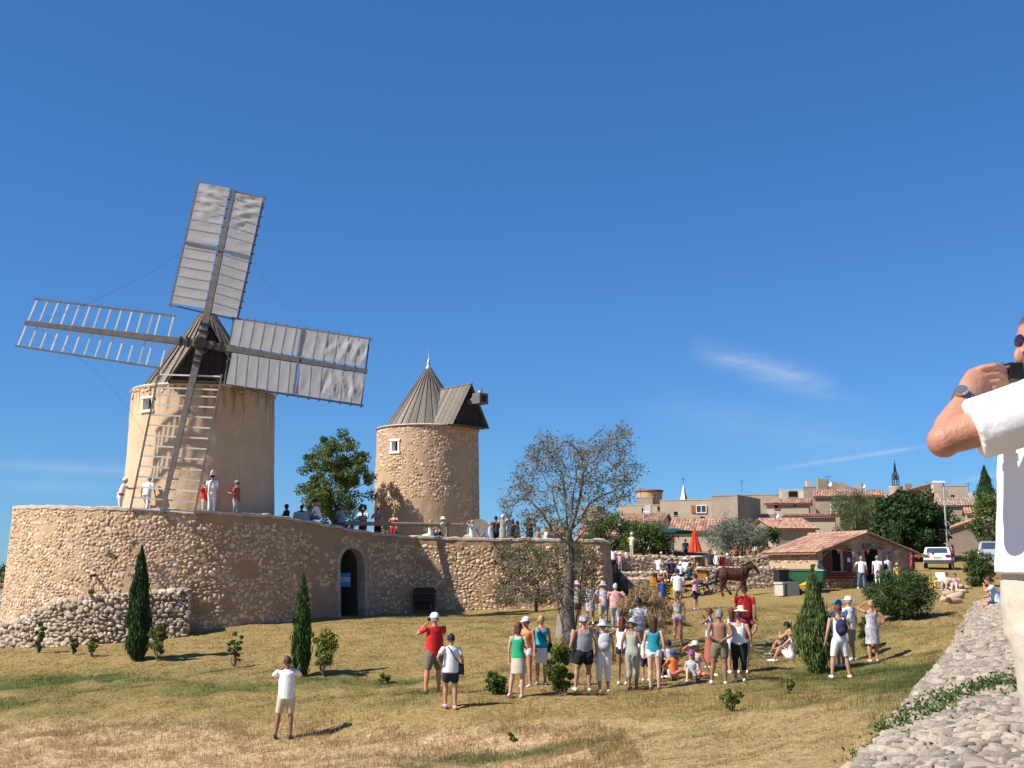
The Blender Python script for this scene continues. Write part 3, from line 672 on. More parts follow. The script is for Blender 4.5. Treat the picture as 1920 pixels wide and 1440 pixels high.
for q, (tip, cr) in enumerate(arms):
    sail = empty('sail', (0, 0, 0), parent=mill1)
    T = SP(*tip, off=.0)
    sbuild(MB().bar(hubP + (hubP - T).normalized() * .5, T, .30, .26, up=sail_n, w2=.17, h2=.12), 'stock', m_beam if q != 1 else m_beam, sail)
    c = [SP(*k, off=-.03) for k in cr]     # outer a, outer b, inner b, inner a
    oa, ob, ib, ia = c
    n = 14
    ext = .0
    for e0, e1 in ((oa, ia), (ob, ib)):
        d = (e0 - e1).normalized(); sbuild(MB().bar(e1 - d * .1, e0 + d * .12, .075, .06, up=sail_n), 'side_rail', m_beam, sail)
    for i in range(n):
        t = i / (n - 1) if i < n - 1 else 1.0
        if i == n - 2: t = (n - 2.4 + .1) / (n - 1)
        p0, p1 = lerp(oa, ia, t), lerp(ob, ib, t); d = (p1 - p0).normalized(); ex = .10 if q < 2 else .03
        sbuild(MB().bar(p0 - d * ex, p1 + d * ex, .062, .045, up=sail_n), 'lattice_bar', m_lath if q > 1 else m_beam, sail)
    if q < 2:                                # canvas in two panels each side of the stock
        s0 = hubP; sd_ = (T - hubP).normalized()
        for side, (A, Bq, out) in enumerate(((oa, ia, 1), (ob, ib, 1))):
            def onstock(p):
                return s0 + sd_ * (p - s0).dot(sd_)
            for half in (0, 1):
                V = []; fs = []; nu, nv = 54, 12
                u0, u1 = (0.005, .485) if half == 0 else (.505, .985)
                for i in range(nu + 1):
                    u = u0 + (u1 - u0) * i / nu; E = lerp(A, Bq, u); I = onstock(E); dd = (E - I)
                    I = I + dd.normalized() * .16; E = E - dd.normalized() * .05
                    for k in range(nv + 1):
                        v = k / nv; p = lerp(I, E, v)
                        sag = -.009 * abs(sin(pi * u * 13)) * sin(pi * min(max(v, 0), 1)) ** .5
                        wr = 0
                        if half == 0: wr = (f1(u * 26 + side * 9, v * 3 + q * 4, 60 + q, 3) - .5) * (.12 if u < .3 else .03) * sin(pi * v) + .03 * sin(pi * v) * (abs(sin(u * 41 + v * 3)) ** 4) * (1 if u < .22 else .15)
                        V.append(tuple(p + sail_n * (.10 + sag + wr) - M1))
                for i in range(nu):
                    for k in range(nv): fs.append((i * (nv + 1) + k, (i + 1) * (nv + 1) + k, (i + 1) * (nv + 1) + k + 1, i * (nv + 1) + k + 1))
                link('canvas_panel', mesh_np('canvas_panel', V, fs, [m_canvas], True), sail)
        for i in range(1, 13):
            u = i / 13
            if abs(u - .495) < .04: continue
            E0, E1 = lerp(oa, ia, u), lerp(ob, ib, u); I0 = s0 + sd_ * (E0 - s0).dot(sd_)
            for A_, B_ in ((I0 + (E0 - I0).normalized() * .17, E0), (I0 + (E1 - I0).normalized() * .17, E1)): sbuild(MB().bar(A_ + sail_n * .104, B_ + sail_n * .104, .035, .012, up=sail_n), 'bar_trace', m_bar_trace, sail)
        u = .495; E0, E1 = lerp(oa, ia, u), lerp(ob, ib, u)
        sbuild(MB().bar(E0 + sail_n * .13, E1 + sail_n * .13, .09, .04, up=sail_n), 'cross_batten', m_beam, sail)
# poll end and windshaft
b = MB(); sh0 = Vector((M1.x, M1.y, hubP.z + .1)); hd = (hubP - sh0).normalized()
b.tube([sh0 + hd * 1.5, hubP + hd * .1], .26, 10); sbuild(b, 'windshaft', m_beam)
b = MB(); b.tube([hubP - hd * .2, hubP + hd * .34], [.36, .27], 8); sbuild(b, 'poll_end', mat('dark_beam', (.05, .042, .035), .8, .4, 4))
for a in (0, 1, 2, 3):
    tip = SP(*arms[a][0]); d = (tip - hubP).normalized()
    for o in (.55, .85): sbuild(MB().bar(hubP + d * o - d * .04 , hubP + d * o + d * .04, .38, .36, up=sail_n), 'iron_band', m_dark)
# guy ropes between the sail tips
def rope(a, b_, sag, r=.0045):
    pts = [lerp(a, b_, i / 10) - (up * 0) + (lerp(a, b_, .5) - hubP).normalized() * (-sag * sin(pi * i / 10)) for i in range(11)]; sbuild(MB().tube(pts, r, 4), 'guy_rope', m_dark)
tp = [SP(*a[0]) for a in arms]; mid = lambda a, t: lerp(hubP, a, t)
rope(mid(tp[0], .84), mid(tp[3], .96), .6); rope(mid(tp[0], .84), mid(tp[1], .92), .6); rope(mid(tp[3], .96), mid(tp[2], .84), .8); rope(mid(tp[1], .9), mid(tp[2], .86), .6)
# --- stone mill without sails
M2 = Vector(((801 - 960) / F * 70, 70, 1.3)); Z2 = H(801, 808, 70) - M2.z
mill2 = thing('stone_windmill', 'bare rubble stone mill tower with grey conical plank roof and no sails', 'windmill', M2)
a2 = ang_px(M2, 3.1, 740); y2 = M2.y + 3.1 * sin(a2); w0, w1 = H(740, 846, y2) - M2.z, H(740, 827, y2) - M2.z
tower(mill2, 3.24, 3.10, -.6, Z2, 220, m_mortar, .02, (a2, w0, w1, .24)); win_frame(mill2, 3.12, a2, w0, w1, .24, .13)
MB().lathe((0, 0, Z2), [(3.14, -.04), (3.2, .02), (3.15, .08), (2.2, .09)], 48).build('rim_course', m_cap, mill2)
def t2surf(s, z):
    a = -pi * 1.02 + s / 3.17; n = Vector((cos(a), sin(a), 0)); r = 3.24 - .14 * (z / Z2); return M2 + n * (r - .01) + up * z, Vector((-sin(a), cos(a), 0)), n
sm = lambda s, z: (abs(((-pi * 1.02 + s / 3.17) - a2)) * 3.1 < .48 and w0 - .18 < z < w1 + .18) or f1(s * .5, z * .5, 77, 3) > (.60 if s < 6.8 else .47)
st = lay(t2surf, 0, 10.4, lambda s: 0, lambda s: Z2, .125, (.12, .30), .02, .026, skip=sm, prob=.85)
stones_local(mill2, st, M2, m_stone, nmax=300)
ax2 = atan2(-1, 1) + .05 + 0
n2_, t2_, zr2 = mill_cap(mill2, Z2 + .08, 2.6, H(806, 690, 70) - M2.z - Z2 - .05, ax2, 2.35, 3.75, 1.55, .12)
MB().lathe((0, 0, H(806, 690, 70) - M2.z), [(.22, -.15), (.2, 0), (.1, .1), (.13, .25), (.05, .5), (.012, .55), (.012, 1.35)], 10).build('finial', mat('zinc', (.45, .47, .5), .4, .2, metal=.6), mill2, True)
b = MB(); zs = Z2 + 1.45; b.tube([n2_ * 3.2 + up * zs, n2_ * 4.25 + up * (zs + .08)], .2, 10); b.build('windshaft', m_beam, mill2)
b = MB(); c = n2_ * 4.45 + up * (zs + .1)
for dx, dz, w, h in ((-.3, 0, .14, .62), (.3, 0, .14, .62), (0, .25, .5, .12), (0, -.25, .5, .12)): b.bar(c + t2_ * dx + up * dz - n2_ * .3, c + t2_ * dx + up * dz + n2_ * .3, w, h)
b.box(c, (.3, .3, .3)); pe = b.build('poll_end', mat('grey_timber', (.17, .16, .145), .8, .4, 4), mill2)
MB().lathe(c + up * .32, [(.06, 0), (.14, .02), (.12, .2), (.15, .22)], 8).build('pulley', mat('pale_iron', (.5, .5, .46), .6), mill2)
# ---------------------------------------------------------------- stone bank at the right
def bx(Y): return 3.05 + .443 * (Y - 12)
def btop(Y): return lin(Y, [0, 12, 34, 46], [-1.3, -1.22, -1.08, -.85])
YB0, YB1 = 2.0, 46.0
def bz(Y): return gh(bx(Y), Y) - .12
_by = np.arange(YB0 - 1, YB1 + 2, .5); _bz = gz(bx(_by), _by) - .15
def bzf(Y): k = (Y - YB0 + 1) / .5; i = min(max(int(k), 0), len(_bz) - 2); return float(_bz[i] + (_bz[i + 1] - _bz[i]) * (k - i))
bank = thing('stone_embankment', 'rough grey drystone bank sloping down to the lawn beside the man in white', 'stone wall', (0, 0, 0))
fdir = Vector((.437, 1, 0)).normalized()
def bsurf(s, z):     # s runs along Y; z is the fraction up the slope
    Y = s; x0, z0 = bx(Y), bzf(Y); zt_ = btop(Y); f = z
    fn = Vector((-(zt_ - z0), 0, 1.15)).normalized(); u = Vector((1.15, 0, zt_ - z0)).normalized(); n = (fn + Vector((0, 0, 0))).normalized()
    return Vector((x0 + 1.15 * f, Y, z0 + (zt_ - z0) * f)), fdir, (n - fdir * n.dot(fdir)).normalized()
V = []; fs = []; cols_ = [-.3, 0, .25, .5, .75, 1.0]; ex = [(.5, .12), (1.2, .27), (2.4, .3), (5.5, .3), (12, .35), (13, -1.5)]
ns = 90
for i in range(ns + 1):
    Y = YB0 + (YB1 - YB0) * i / ns
    for f in cols_:
        p = bsurf(Y, f)[0]; V.append((p.x, p.y, p.z + (v1(Y * 2, f * 9, 71) - .5) * .06))
    for dx, dz in ex: V.append((bx(Y) + 1.15 + dx, Y, btop(Y) + dz + (v1(Y * .8, dx * 2, 70) - .5) * .1))
m_ = len(cols_) + len(ex)
for i in range(ns):
    for k in range(m_ - 1): fs.append((i * m_ + k, i * m_ + k + 1, (i + 1) * m_ + k + 1, (i + 1) * m_ + k))
m_bank = mat('rubble_fill', (.15, .13, .105), .95, .6, 5, (.08, .068, .055), bump=.6, bscale=18)
link('bank_core', mesh_np('bank_core', V, fs, [m_bank], True), bank)
items = []
Y = 4.0
rows = 24
for r_ in range(rows):
    s = 4.0 + random.uniform(0, .3)
    while s < 44:
        w = random.uniform(.09, .30) * (1 + .02 * s); f = (r_ + .5 + random.uniform(-.35, .35)) / rows; p, t, n = bsurf(s, f)
        a = random.gauss(.25, .25); u = t.cross(n); u = -u if u.z < 0 else u
        t2 = t * cos(a) + u * sin(a); u2 = u * cos(a) - t * sin(a); n2 = (n + t * random.gauss(0, .25) + u * random.gauss(0, .25)).normalized()
        t2 = (t2 - n2 * t2.dot(n2)).normalized(); u2 = n2.cross(t2); u2 = -u2 if u2.z < 0 else u2
        if random.random() < .9: items.append((p - n * .01, t2, n2, u2, w * 1.05, random.uniform(.04, .095) * (1 + .01 * s), random.uniform(.05, .13)))
        s += w * .9
for r_ in range(30):
    s = 4.0
    while s < 40:
        w = random.uniform(.06, .20) * (1 + .03 * s); dx = (r_ + random.uniform(.1, .9)) * .08; p = Vector((bx(s) + 1.15 + dx, s, btop(s) + min(dx * .23, .28) + .015))
        a = random.gauss(1.2, .5); t = fdir * cos(a) + Vector((fdir.y, -fdir.x, 0)) * sin(a); n = (up + Vector((random.gauss(0, .16), random.gauss(-.12, .2), 0))).normalized()
        t = (t - n * t.dot(n)).normalized(); u = n.cross(t)
        if random.random() < .93: items.append((p, t, n, u, w * 1.15, random.uniform(.03, .085) * (1 + .02 * s), random.uniform(.03, .07)))
        s += w * .75
stones(bank, items, m_talus, nmax=300)
big = stone_template(91)
MB().add([(v[0] * .34, v[1] * .16, v[2] * .2) for v in big[0]], big[1]).build('pale_slab', mat('pale_slab', (.46, .37, .27), .9, .4, 6, (.36, .29, .21), bump=.3), bank).matrix_local = Matrix.Translation(bsurf(8.0, .9)[0]) @ Matrix.Rotation(-.75, 4, 'X') @ Matrix.Rotation(.3, 4, 'Y')

# ---------------------------------------------------------------- grass blades
def grass(name, n, xr, yr, hfun, lean, wid, seed, keep=None, label=None):
    rs = np.random.RandomState(seed); X = rs.uniform(*xr, n); Y = yr[0] * (yr[1] / yr[0]) ** rs.uniform(0, 1, n)
    k = (np.abs(X / Y) < .47) & (X < bx(Y) + .1) & (fbm(X * 1.6, Y * 1.6, seed, 3) > rs.uniform(.15, .62, n))
    if keep is not None: k &= keep(X, Y)
    X, Y = X[k], Y[k]; n = len(X); Z = gz(X, Y) - .01; g = greenness(X, Y); hy = haycol(X, Y)
    h = hfun(X, Y, g, hy) * rs.uniform(.5, 1.4, n); a = rs.uniform(0, 2 * pi, n); th = np.abs(rs.normal(0, 1, n)) * lean * (1 + hy * .9); th = np.minimum(th, 1.35)
    b = rs.uniform(0, 2 * pi, n); w = wid * rs.uniform(.6, 1.3, n) * (Y / 28) ** .6
    dx, dy = np.cos(a) * w / 2, np.sin(a) * w / 2; ex_, ey, ez = np.sin(th) * np.cos(b) * h, np.sin(th) * np.sin(b) * h, np.cos(th) * h
    P3 = np.stack([np.stack([X - dx, Y - dy, Z], -1), np.stack([X + dx, Y + dy, Z], -1), np.stack([X + ex_, Y + ey, Z + ez], -1)], 1).reshape(-1, 3)
    me = mesh_np(name, P3, np.arange(3 * n).reshape(-1, 3), [m_blade], False, np.repeat(np.clip(g + rs.normal(0, .12, n), 0, 1), 3))
    hh = me.attributes.new('hay', 'FLOAT', 'POINT'); hh.data.foreach_set('value', np.repeat(hy, 3).astype(np.float32))
    return tag(link(name, me), label, kind='stuff')
m_blade = bpy.data.materials.new('grass_blade'); m_blade.use_nodes = True; turf_material(m_blade, True)
grass('grass', 470000, (-24, 17), (17, 52), lambda X, Y, g, hy: .045 + .04 * g + .05 * hy * 0, .55, .016, 3, label='short dry turf of the slope')
grass('straw', 260000, (-16, 6), (19, 31), lambda X, Y, g, hy: .12 + 0 * X, 1.1, .018, 5, keep=lambda X, Y: haycol(X, Y) > .35, label='cut straw lying on the lower slope')
grass('dry_weeds', 14000, (-8, 9), (19, 28), lambda X, Y, g, hy: .22 + 0 * X, .3, .013, 8, keep=lambda X, Y: fbm(X * .6, Y * .6, 19, 2) > .56, label='taller dry grass on the bank edge')
grass('dry_fringe', 30000, (0, 17), (11, 44), lambda X, Y, g, hy: .16 + 0 * X, .45, .012, 12, keep=lambda X, Y: (X > bx(Y) - .45), label='fringe of dry grass along the foot of the stone embankment')

# ---------------------------------------------------------------- leaves and trees
def leaf_mat(name, c1, c2, tr=.3): return mat(name, c1, .6, .5, 1.5, c2, tint=.45, spec=.25, trans=tr)
def leafmesh(name, pts, size, mt, parent, asp=.5, up_=None, seed=0, jit=.35, stuff=False):
    """pts (n,3): one small pointed blade at each point"""
    rs = np.random.RandomState(seed); n = len(pts); pts = np.asarray(pts, float)
    d = rs.normal(0, 1, (n, 3)); 
    if up_ is not None: d = d * (1 - up_[3]) + np.array(up_[:3]) * up_[3] * 1.6
    d /= np.linalg.norm(d, axis=1)[:, None] + 1e-9; q = rs.normal(0, 1, (n, 3)); q -= d * (q * d).sum(1)[:, None]; q /= np.linalg.norm(q, axis=1)[:, None] + 1e-9
    L = size * rs.uniform(1 - jit, 1 + jit, n)[:, None]; a = pts - d * L / 2; c = pts + d * L / 2; m = pts + d * L * .05
    w = L * asp / 2; V = np.stack([a, m + q * w, c, m - q * w], 1).reshape(-1, 3)
    o = link(name, mesh_np(name, V, np.arange(4 * n).reshape(-1, 4), [mt], False, rs.uniform(0, 1, n)), parent)
    return o
def clumps(rs, n, env, cl, cs, surf=.6):
    """n points in cl clumps within an envelope env(rs, m) -> (m,3)"""
    c = env(rs, cl); k = rs.randint(0, cl, n); s = cs * rs.uniform(.5, 1.3, cl)
    d = rs.normal(0, 1, (n, 3)); d /= np.linalg.norm(d, axis=1)[:, None]; r = rs.uniform(0, 1, n) ** (1 / 2.4)
    return c[k] + d * (r * s[k])[:, None] * np.array([1, 1, .8])
def ellenv(rx, ry, rz, cz=0, shell=.45):
    def f(rs, m):
        d = rs.normal(0, 1, (m, 3)); d /= np.linalg.norm(d, axis=1)[:, None]; r = shell + (1 - shell) * rs.uniform(0, 1, m) ** .6
        return d * r[:, None] * np.array([rx, ry, rz]) + np.array([0, 0, cz])
    return f
m_bark = mat('bark', (.15, .12, .095), .95, .6, 6, (.07, .058, .048), bump=.6, bscale=25)
def limbs(root, base, tips, r0, name='trunk', seed=0, mt=None, n=6, wob=.12):
    rr = random.Random(seed); b = MB(); base = Vector(base)
    for tp_, ra, fork in tips:
        tp_ = Vector(tp_); p0 = base.lerp(Vector((base.x, base.y, tp_.z)), fork * .5); pts = [base, p0 * .7 + base * .3, p0]
        L = (tp_ - p0).length
        for k in range(1, 5): q = p0.lerp(tp_, k / 4) + Vector((rr.uniform(-1, 1), rr.uniform(-1, 1), rr.uniform(-.3, .8))) * L * wob * (1 if k < 4 else 0); pts.append(q)
        rs_ = [ra * (1 - .82 * k / (len(pts) - 1)) for k in range(len(pts))]; rs_[0] = ra * 1.25
        b.tube(pts, rs_, n)
    return b.build(name, mt or m_bark, root, True)
mlW = leaf_mat('bright_walnut_leaf', (.15, .19, .045), (.075, .115, .025)); mlA = leaf_mat('walnut_leaf', (.12, .165, .04), (.07, .11, .024)); mlD = leaf_mat('dark_leaf', (.05, .09, .025), (.028, .058, .016), .25)
mlO = leaf_mat('olive_leaf', (.24, .27, .19), (.13, .16, .10), .2); mlY = leaf_mat('yellow_green_leaf', (.24, .25, .05), (.13, .17, .03))
mlC = leaf_mat('cypress_leaf', (.055, .10, .025), (.028, .06, .014), .2); mlP = leaf_mat('pine_needle', (.14, .165, .06), (.08, .11, .04), .2)
mlK = leaf_mat('thuja_leaf', (.16, .20, .055), (.075, .11, .03), .2); mlB = leaf_mat('box_leaf', (.095, .15, .035), (.055, .095, .02), .3); mlT = leaf_mat('almond_leaf', (.22, .205, .125), (.14, .14, .07), .3)
mlJ = leaf_mat('juniper_needle', (.075, .115, .03), (.04, .068, .018), .15); mlH = leaf_mat('dry_stalk', (.45, .33, .17), (.33, .23, .11), .2)
def tree(label, cat, pos, w, h, nl, ls, mt, cz=.6, rz=.45, cl=60, cs=.16, seed=1, r0=.14, name='tree', shell=.5, asp=.55, group=None, tips=7, dy=None, up_=None):
    t = thing(name, label, cat, pos, group=group); rs = np.random.RandomState(seed); dy = dy or w
    env = ellenv(w / 2 * .86, dy / 2 * .86, h * rz * .86, h * cz, shell)
    pts = clumps(rs, nl, env, cl, w * cs); pts = pts[pts[:, 2] > .05]
    leafmesh('crown', pts, ls, mt, t, asp, seed=seed, up_=up_)
    tl = [(Vector(p), r0 * .6, .55) for p in ellenv(w / 2 * .7, dy / 2 * .7, h * rz * .6, h * cz, .4)(rs, tips)]
    limbs(t, (0, 0, -.15), tl, r0, seed=seed); return t
tree('spreading green tree behind the rampart between the two mill towers', 'tree', P(627, 1000, 66), 5.2, 5.9, 20000, .15, mlW, .50, .55, 130, .085, 3, .16, tips=14, shell=.3)
# slender cypresses on the slope
def cypress(label, pos, w, h, seed, nl=9000, group=None, ls=.16, mt=None, prof=None, cat='cypress', name='cypress_tree'):
    t = thing(name, label, cat, pos, group=group); rs = np.random.RandomState(seed); z = rs.uniform(0, 1, nl) ** .9
    prof = prof or [(0, .55), (.1, .85), (.3, 1), (.55, .86), (.8, .5), (1, .03)]
    r = np.interp(z, [a for a, b in prof], [b for a, b in prof]) * w / 2; a = rs.uniform(0, 2 * pi, nl)
    lump = .62 + .5 * vn(a * 2.2, z * 9, seed) + .2 * vn(a * 6, z * 24, seed + 1); q = rs.uniform(.15, 1, nl) ** .35 * np.where(rs.uniform(0, 1, nl) < .08, 1.25, 1.0)
    pts = np.stack([np.cos(a) * r * lump * q, np.sin(a) * r * lump * q, .06 + z * h], -1)
    leafmesh('foliage', pts, ls, mt or mlC, t, .22, (0, 0, 1, .8), seed)
    MB().tube([(0, 0, -.2), (0, 0, h * .6)], [w * .09, w * .03], 6).build('trunk', m_bark, t)
    return t
g1 = G(256, 1237); cypress('taller dark slim cypress in front of the grey rubble buttress', g1, 42 / F * g1.y, H(262, 1030, g1.y) - g1.z, 11, 11000, 'young cypresses on the slope')
g2 = G(564, 1268); cypress('shorter slim cypress on the lawn below the arched doorway', g2, 33 / F * g2.y, H(563, 1084, g2.y) - g2.z, 12, 9000, 'young cypresses on the slope', mt=leaf_mat('fresh_cypress', (.08, .14, .028), (.04, .08, .016), .15))
g3 = G(1531, 1262); cypress('bushy conical thuja beside the visitors wearing white hats', g3, 64 / F * g3.y, H(1530, 1068, g3.y) - g3.z, 13, 11000, None, .15, mlK, [(0, .45), (.12, .8), (.3, 1.05), (.48, .95), (.6, .62), (.72, .42), (.88, .24), (1, .03)], 'conifer', 'thuja_tree')
# young shrubs on the slope
def shrub(label, px, py, top, wpx, nl, mt, seed, cl=14, ls=.11, cat='shrub', stem=True, name='shrub', rz=.52, cz=.5, Y=None, cs=.2, shell=.2, asp=.6, group=None):
    g = G(px, py) if Y is None else P(px, py, Y); h = H(px, top, g.y) - g.z; w = wpx / F * g.y
    t = thing(name, label, cat, g, group=group); rs = np.random.RandomState(seed)
    pts = clumps(rs, int(nl * 2.2), ellenv(w / 2 * .85, w / 2 * .85, h * rz * .88, h * cz, shell), int(cl * 1.6), w * cs * .95); pts = pts[pts[:, 2] > .0]
    leafmesh('foliage', pts, ls * .72, mt, t, asp, seed=seed)
    if stem: limbs(t, (0, 0, -.1), [(Vector(pts[k]), .02 + w * .012, .3) for k in rs.randint(0, len(pts), 7)], .03, 'stem', seed, n=5)
    return t
shrub('leafy yellow green sapling right of the shorter cypress', 608, 1268, 1174, 52, 1500, mlY, 21, 22, .10)
shrub('bushy sapling close beside the taller cypress trunk', 295, 1240, 1152, 34, 1500, leaf_mat('fresh_leaf', (.18, .21, .045), (.10, .14, .028)), 22, 18, .10)
shrub('thin open sapling standing alone between the two cypresses', 439, 1251, 1176, 34, 420, mlB, 23, 12, .10, cs=.16)
shrub('small leafy shrub at the far left foot of the buttress', 71, 1226, 1162, 22, 700, mlB, 24, 10, .10)
shrub('low bright weed shrub at the buttress foot left of the taller cypress', 173, 1232, 1190, 24, 500, mlY, 25, 8, .10)
shrub('greyish low bush against the buttress between two green shrubs', 136, 1228, 1196, 22, 420, mlP, 26, 8, .10)
shrub('tiny round bush growing alone on the lawn below the doorway', 719, 1281, 1262, 26, 260, mlY, 27, 6, .09, stem=False)
shrub('dark round bush left of the woman in the green top', 928, 1302, 1256, 44, 1300, mlB, 28, 16, .10)
shrub('dense leafy shrub at the foot of the almond tree', 1050, 1306, 1205, 50, 2600, leaf_mat('mid_leaf', (.15, .19, .045), (.08, .12, .025)), 29, 26, .11)
shrub('sprawling low bush on the dry slope below the shirtless man', 1372, 1334, 1286, 54, 420, mlY, 30, 10, .09, cs=.16)
shrub('thin leaning sprig on the slope left of the thuja', 1482, 1302, 1262, 36, 190, mlY, 31, 7, .09, cs=.12)
shrub('reddish leafy shrub behind the visitors wearing hats', 1628, 1216, 1150, 40, 800, mlB, 32, 12, .10)
shrub('little weed tuft low on the dry bank', 960, 1390, 1366, 22, 120, mlY, 33, 4, .08, stem=False)
for px, py, Yq, s_ in ((210, 1042, 47.0, 1), (248, 1018, 47.0, 1.2), (130, 1036, 48.5, .8), (85, 1135, 48.6, 1.3), (170, 1112, 46.5, .6)):
    t = thing('wall_weed', {210: 'weed tuft rooted in the rampart left of the highest tuft', 248: 'highest weed tuft growing from the rampart stones', 130: 'small weed on the left part of the rampart face', 85: 'round tuft on top of the buttress left end', 170: 'small tuft at the joint of rampart and buttress'}[px], 'weed', P(px, py, Yq), group='weeds growing from the rampart')
    rs = np.random.RandomState(px); leafmesh('foliage', clumps(rs, 160, ellenv(.2 * s_, .16, .3 * s_, 0, .1), 5, .14), .1, mlP, t, .4, seed=px)
# big junipers by the terrace
shrub('large dark juniper bush beside the stone hut door', 1690, 1162, 1066, 135, 9000, mlJ, 41, 60, .15, 'bush', cs=.15, rz=.5, cz=.5, asp=.3)
shrub('dark spreading evergreen bush in front of the parked cars', 1836, 1100, 1030, 70, 3600, mlJ, 42, 26, .14, 'bush', rz=.5, cz=.5)
# dry grass clump
g = G(1212, 1176); t = thing('dry_grass_clump', 'tall clump of straw coloured dry grass left of the carriage', 'dry grass', g)
rs = np.random.RandomState(5); leafmesh('stalks', clumps(rs, 7000, ellenv(1.15, .9, .75, .7, .1), 40, .36), .3, mlH, t, .07, (0, 0, 1, .35), 5)
g = G(1242, 1208); t = thing('dry_grass_clump', 'single thin wisp of dry grass behind the crowd', 'dry grass', g); leafmesh('stalks', clumps(rs, 260, ellenv(.3, .3, .55, .5, .1), 8, .2), .3, mlH, t, .06, (0, 0, 1, .6), 6)

# ---------------------------------------------------------------- the almond tree, grown by space colonisation
def grow(name, label, pos, trunk, att, D=.22, di=1.3, dk=.42, it=110, r_tip=.011, leafn=5200, ls=.075, mt=None, seed=3, exp=2.12, keepn=None, cat='tree', rmax=.27):
    rs = np.random.RandomState(seed); nodes = [np.array(p, float) for p in trunk[0]]; par = [-1] + list(range(len(nodes) - 1))
    for br in trunk[1:]:
        prev = br[0]
        for p in br[1:]: nodes.append(np.array(p, float)); par.append(prev); prev = len(nodes) - 1
    N_ = np.array(nodes); A = att.copy()
    for _ in range(it):
        if not len(A): break
        d = np.linalg.norm(A[:, None] - N_[None], axis=2); near = d.argmin(1); dm = d[np.arange(len(A)), near]
        use = dm < di; 
        if not use.any(): break
        add = []; addp = []
        for k in np.unique(near[use]):
            v = (A[(near == k) & use] - N_[k]); v /= np.linalg.norm(v, axis=1)[:, None] + 1e-9; v = v.mean(0) + rs.normal(0, .16, 3); v /= np.linalg.norm(v) + 1e-9
            q = N_[k] + v * D
            if np.linalg.norm(N_ - q, axis=1).min() > D * .35: add.append(q); addp.append(k)
        if not add: break
        N_ = np.concatenate([N_, np.array(add)]); par += addp
        d = np.linalg.norm(A[:, None] - np.array(add)[None], axis=2).min(1); A = A[d > dk]
    n = len(N_); par = np.array(par); ch = [[] for _ in range(n)]
    for k in range(1, n):
        if par[k] >= 0: ch[par[k]].append(k)
    rad = np.zeros(n)
    for k in range(n - 1, -1, -1):
        s = sum(rad[c] ** exp for c in ch[k]); rad[k] = max(r_tip, s ** (1 / exp)) if ch[k] else r_tip
    rad = np.minimum(rad * .85, rmax * 1.0); n0 = min(6, len(trunk[0])); rad[:n0] = np.maximum(rad[:n0], np.linspace(rmax * (1 if rmax > .2 else 0.6), rmax * .5, n0))
    t = thing(name, label, cat, pos); b = MB()
    stack = [(0, None)]; seen = set()
    while stack:
        k, pv = stack.pop(); pts = [Vector(N_[pv])] if pv is not None else []; rr = [float(rad[k])] if pv is not None else []
        while True:
            pts.append(Vector(N_[k])); rr.append(float(rad[k]))
            if not ch[k]: break
            c = sorted(ch[k], key=lambda q: -rad[q])
            for o in c[1:]: stack.append((o, k))
            k = c[0]
        if len(pts) > 1: b.tube(pts, rr, 7 if rr[0] > .05 else 4 if rr[0] > .02 else 3, False)
    b.build('trunk', m_barkg, t, True)
    tips_ = np.array([k for k in range(n) if rad[k] < r_tip * 2.2 and N_[k][2] > .4])
    k = tips_[rs.randint(0, len(tips_), leafn)]; pts = N_[k] + rs.normal(0, .10, (leafn, 3))
    leafmesh('leaves', pts, ls, mt or mlT, t, .38, seed=seed)
    # fine twigs
    nt_ = min(len(tips_) * 2, 3600); k = tips_[rs.randint(0, len(tips_), nt_)]; dirn = N_[k] - N_[np.maximum(par[k], 0)]; dirn = dirn / (np.linalg.norm(dirn, axis=1)[:, None] + 1e-9) + rs.normal(0, .55, (nt_, 3)); e = N_[k] + dirn * rs.uniform(.12, .34, nt_)[:, None]
    w = np.cross(dirn, rs.normal(0, 1, (nt_, 3))); w = w / (np.linalg.norm(w, axis=1)[:, None] + 1e-9) * r_tip * .8
    Vq = np.stack([N_[k] - w, N_[k] + w, e], 1).reshape(-1, 3)
    link('twigs', mesh_np('twigs', Vq, np.arange(3 * nt_).reshape(-1, 3), [m_barkg]), t)
    return t
m_barkg = mat('grey_bark', (.20, .17, .145), .95, .6, 6, (.075, .062, .052), bump=.5, bscale=25)
ga = G(1068, 1243)
def L(px, py, dy=0.0): return P(px, py, ga.y + dy) - ga
rs = np.random.RandomState(17); A_ = []
outl = [(1195, 800), (1165, 790), (1125, 812), (1080, 830), (1035, 812), (1000, 812), (985, 850), (965, 880), (935, 935), (945, 985), (1010, 1000), (1060, 1010), (1130, 985), (1165, 955), (1195, 935), (1212, 870), (1185, 850)]
cxp, cyp = 1078, 905
while len(A_) < 1150:
    a = rs.uniform(0, 2 * pi); k = (a / (2 * pi)) * len(outl)
    best = None
    for (x, y) in [(rs.uniform(922, 1220), rs.uniform(785, 1010))]:
        ins = False; j = len(outl) - 1
        for i in range(len(outl)):
            if (outl[i][1] > y) != (outl[j][1] > y) and x < (outl[j][0] - outl[i][0]) * (y - outl[i][1]) / (outl[j][1] - outl[i][1]) + outl[i][0]: ins = not ins
            j = i
        if ins: v = L(x, y, rs.uniform(-2.0, 2.0) * sqrt(max(.05, 1 - ((x - cxp) / 150) ** 2))); A_.append(tuple(v))
for _ in range(330): v = L(rs.uniform(925, 1120), rs.uniform(1020, 1135), rs.uniform(-1.0, 1.6)); A_.append(tuple(v))
for _ in range(26): v = L(rs.uniform(1085, 1190), rs.uniform(1160, 1200), rs.uniform(-.6, .6)); A_.append(tuple(v))
q = lambda x, y, d=0.0: tuple(L(x, y, d))
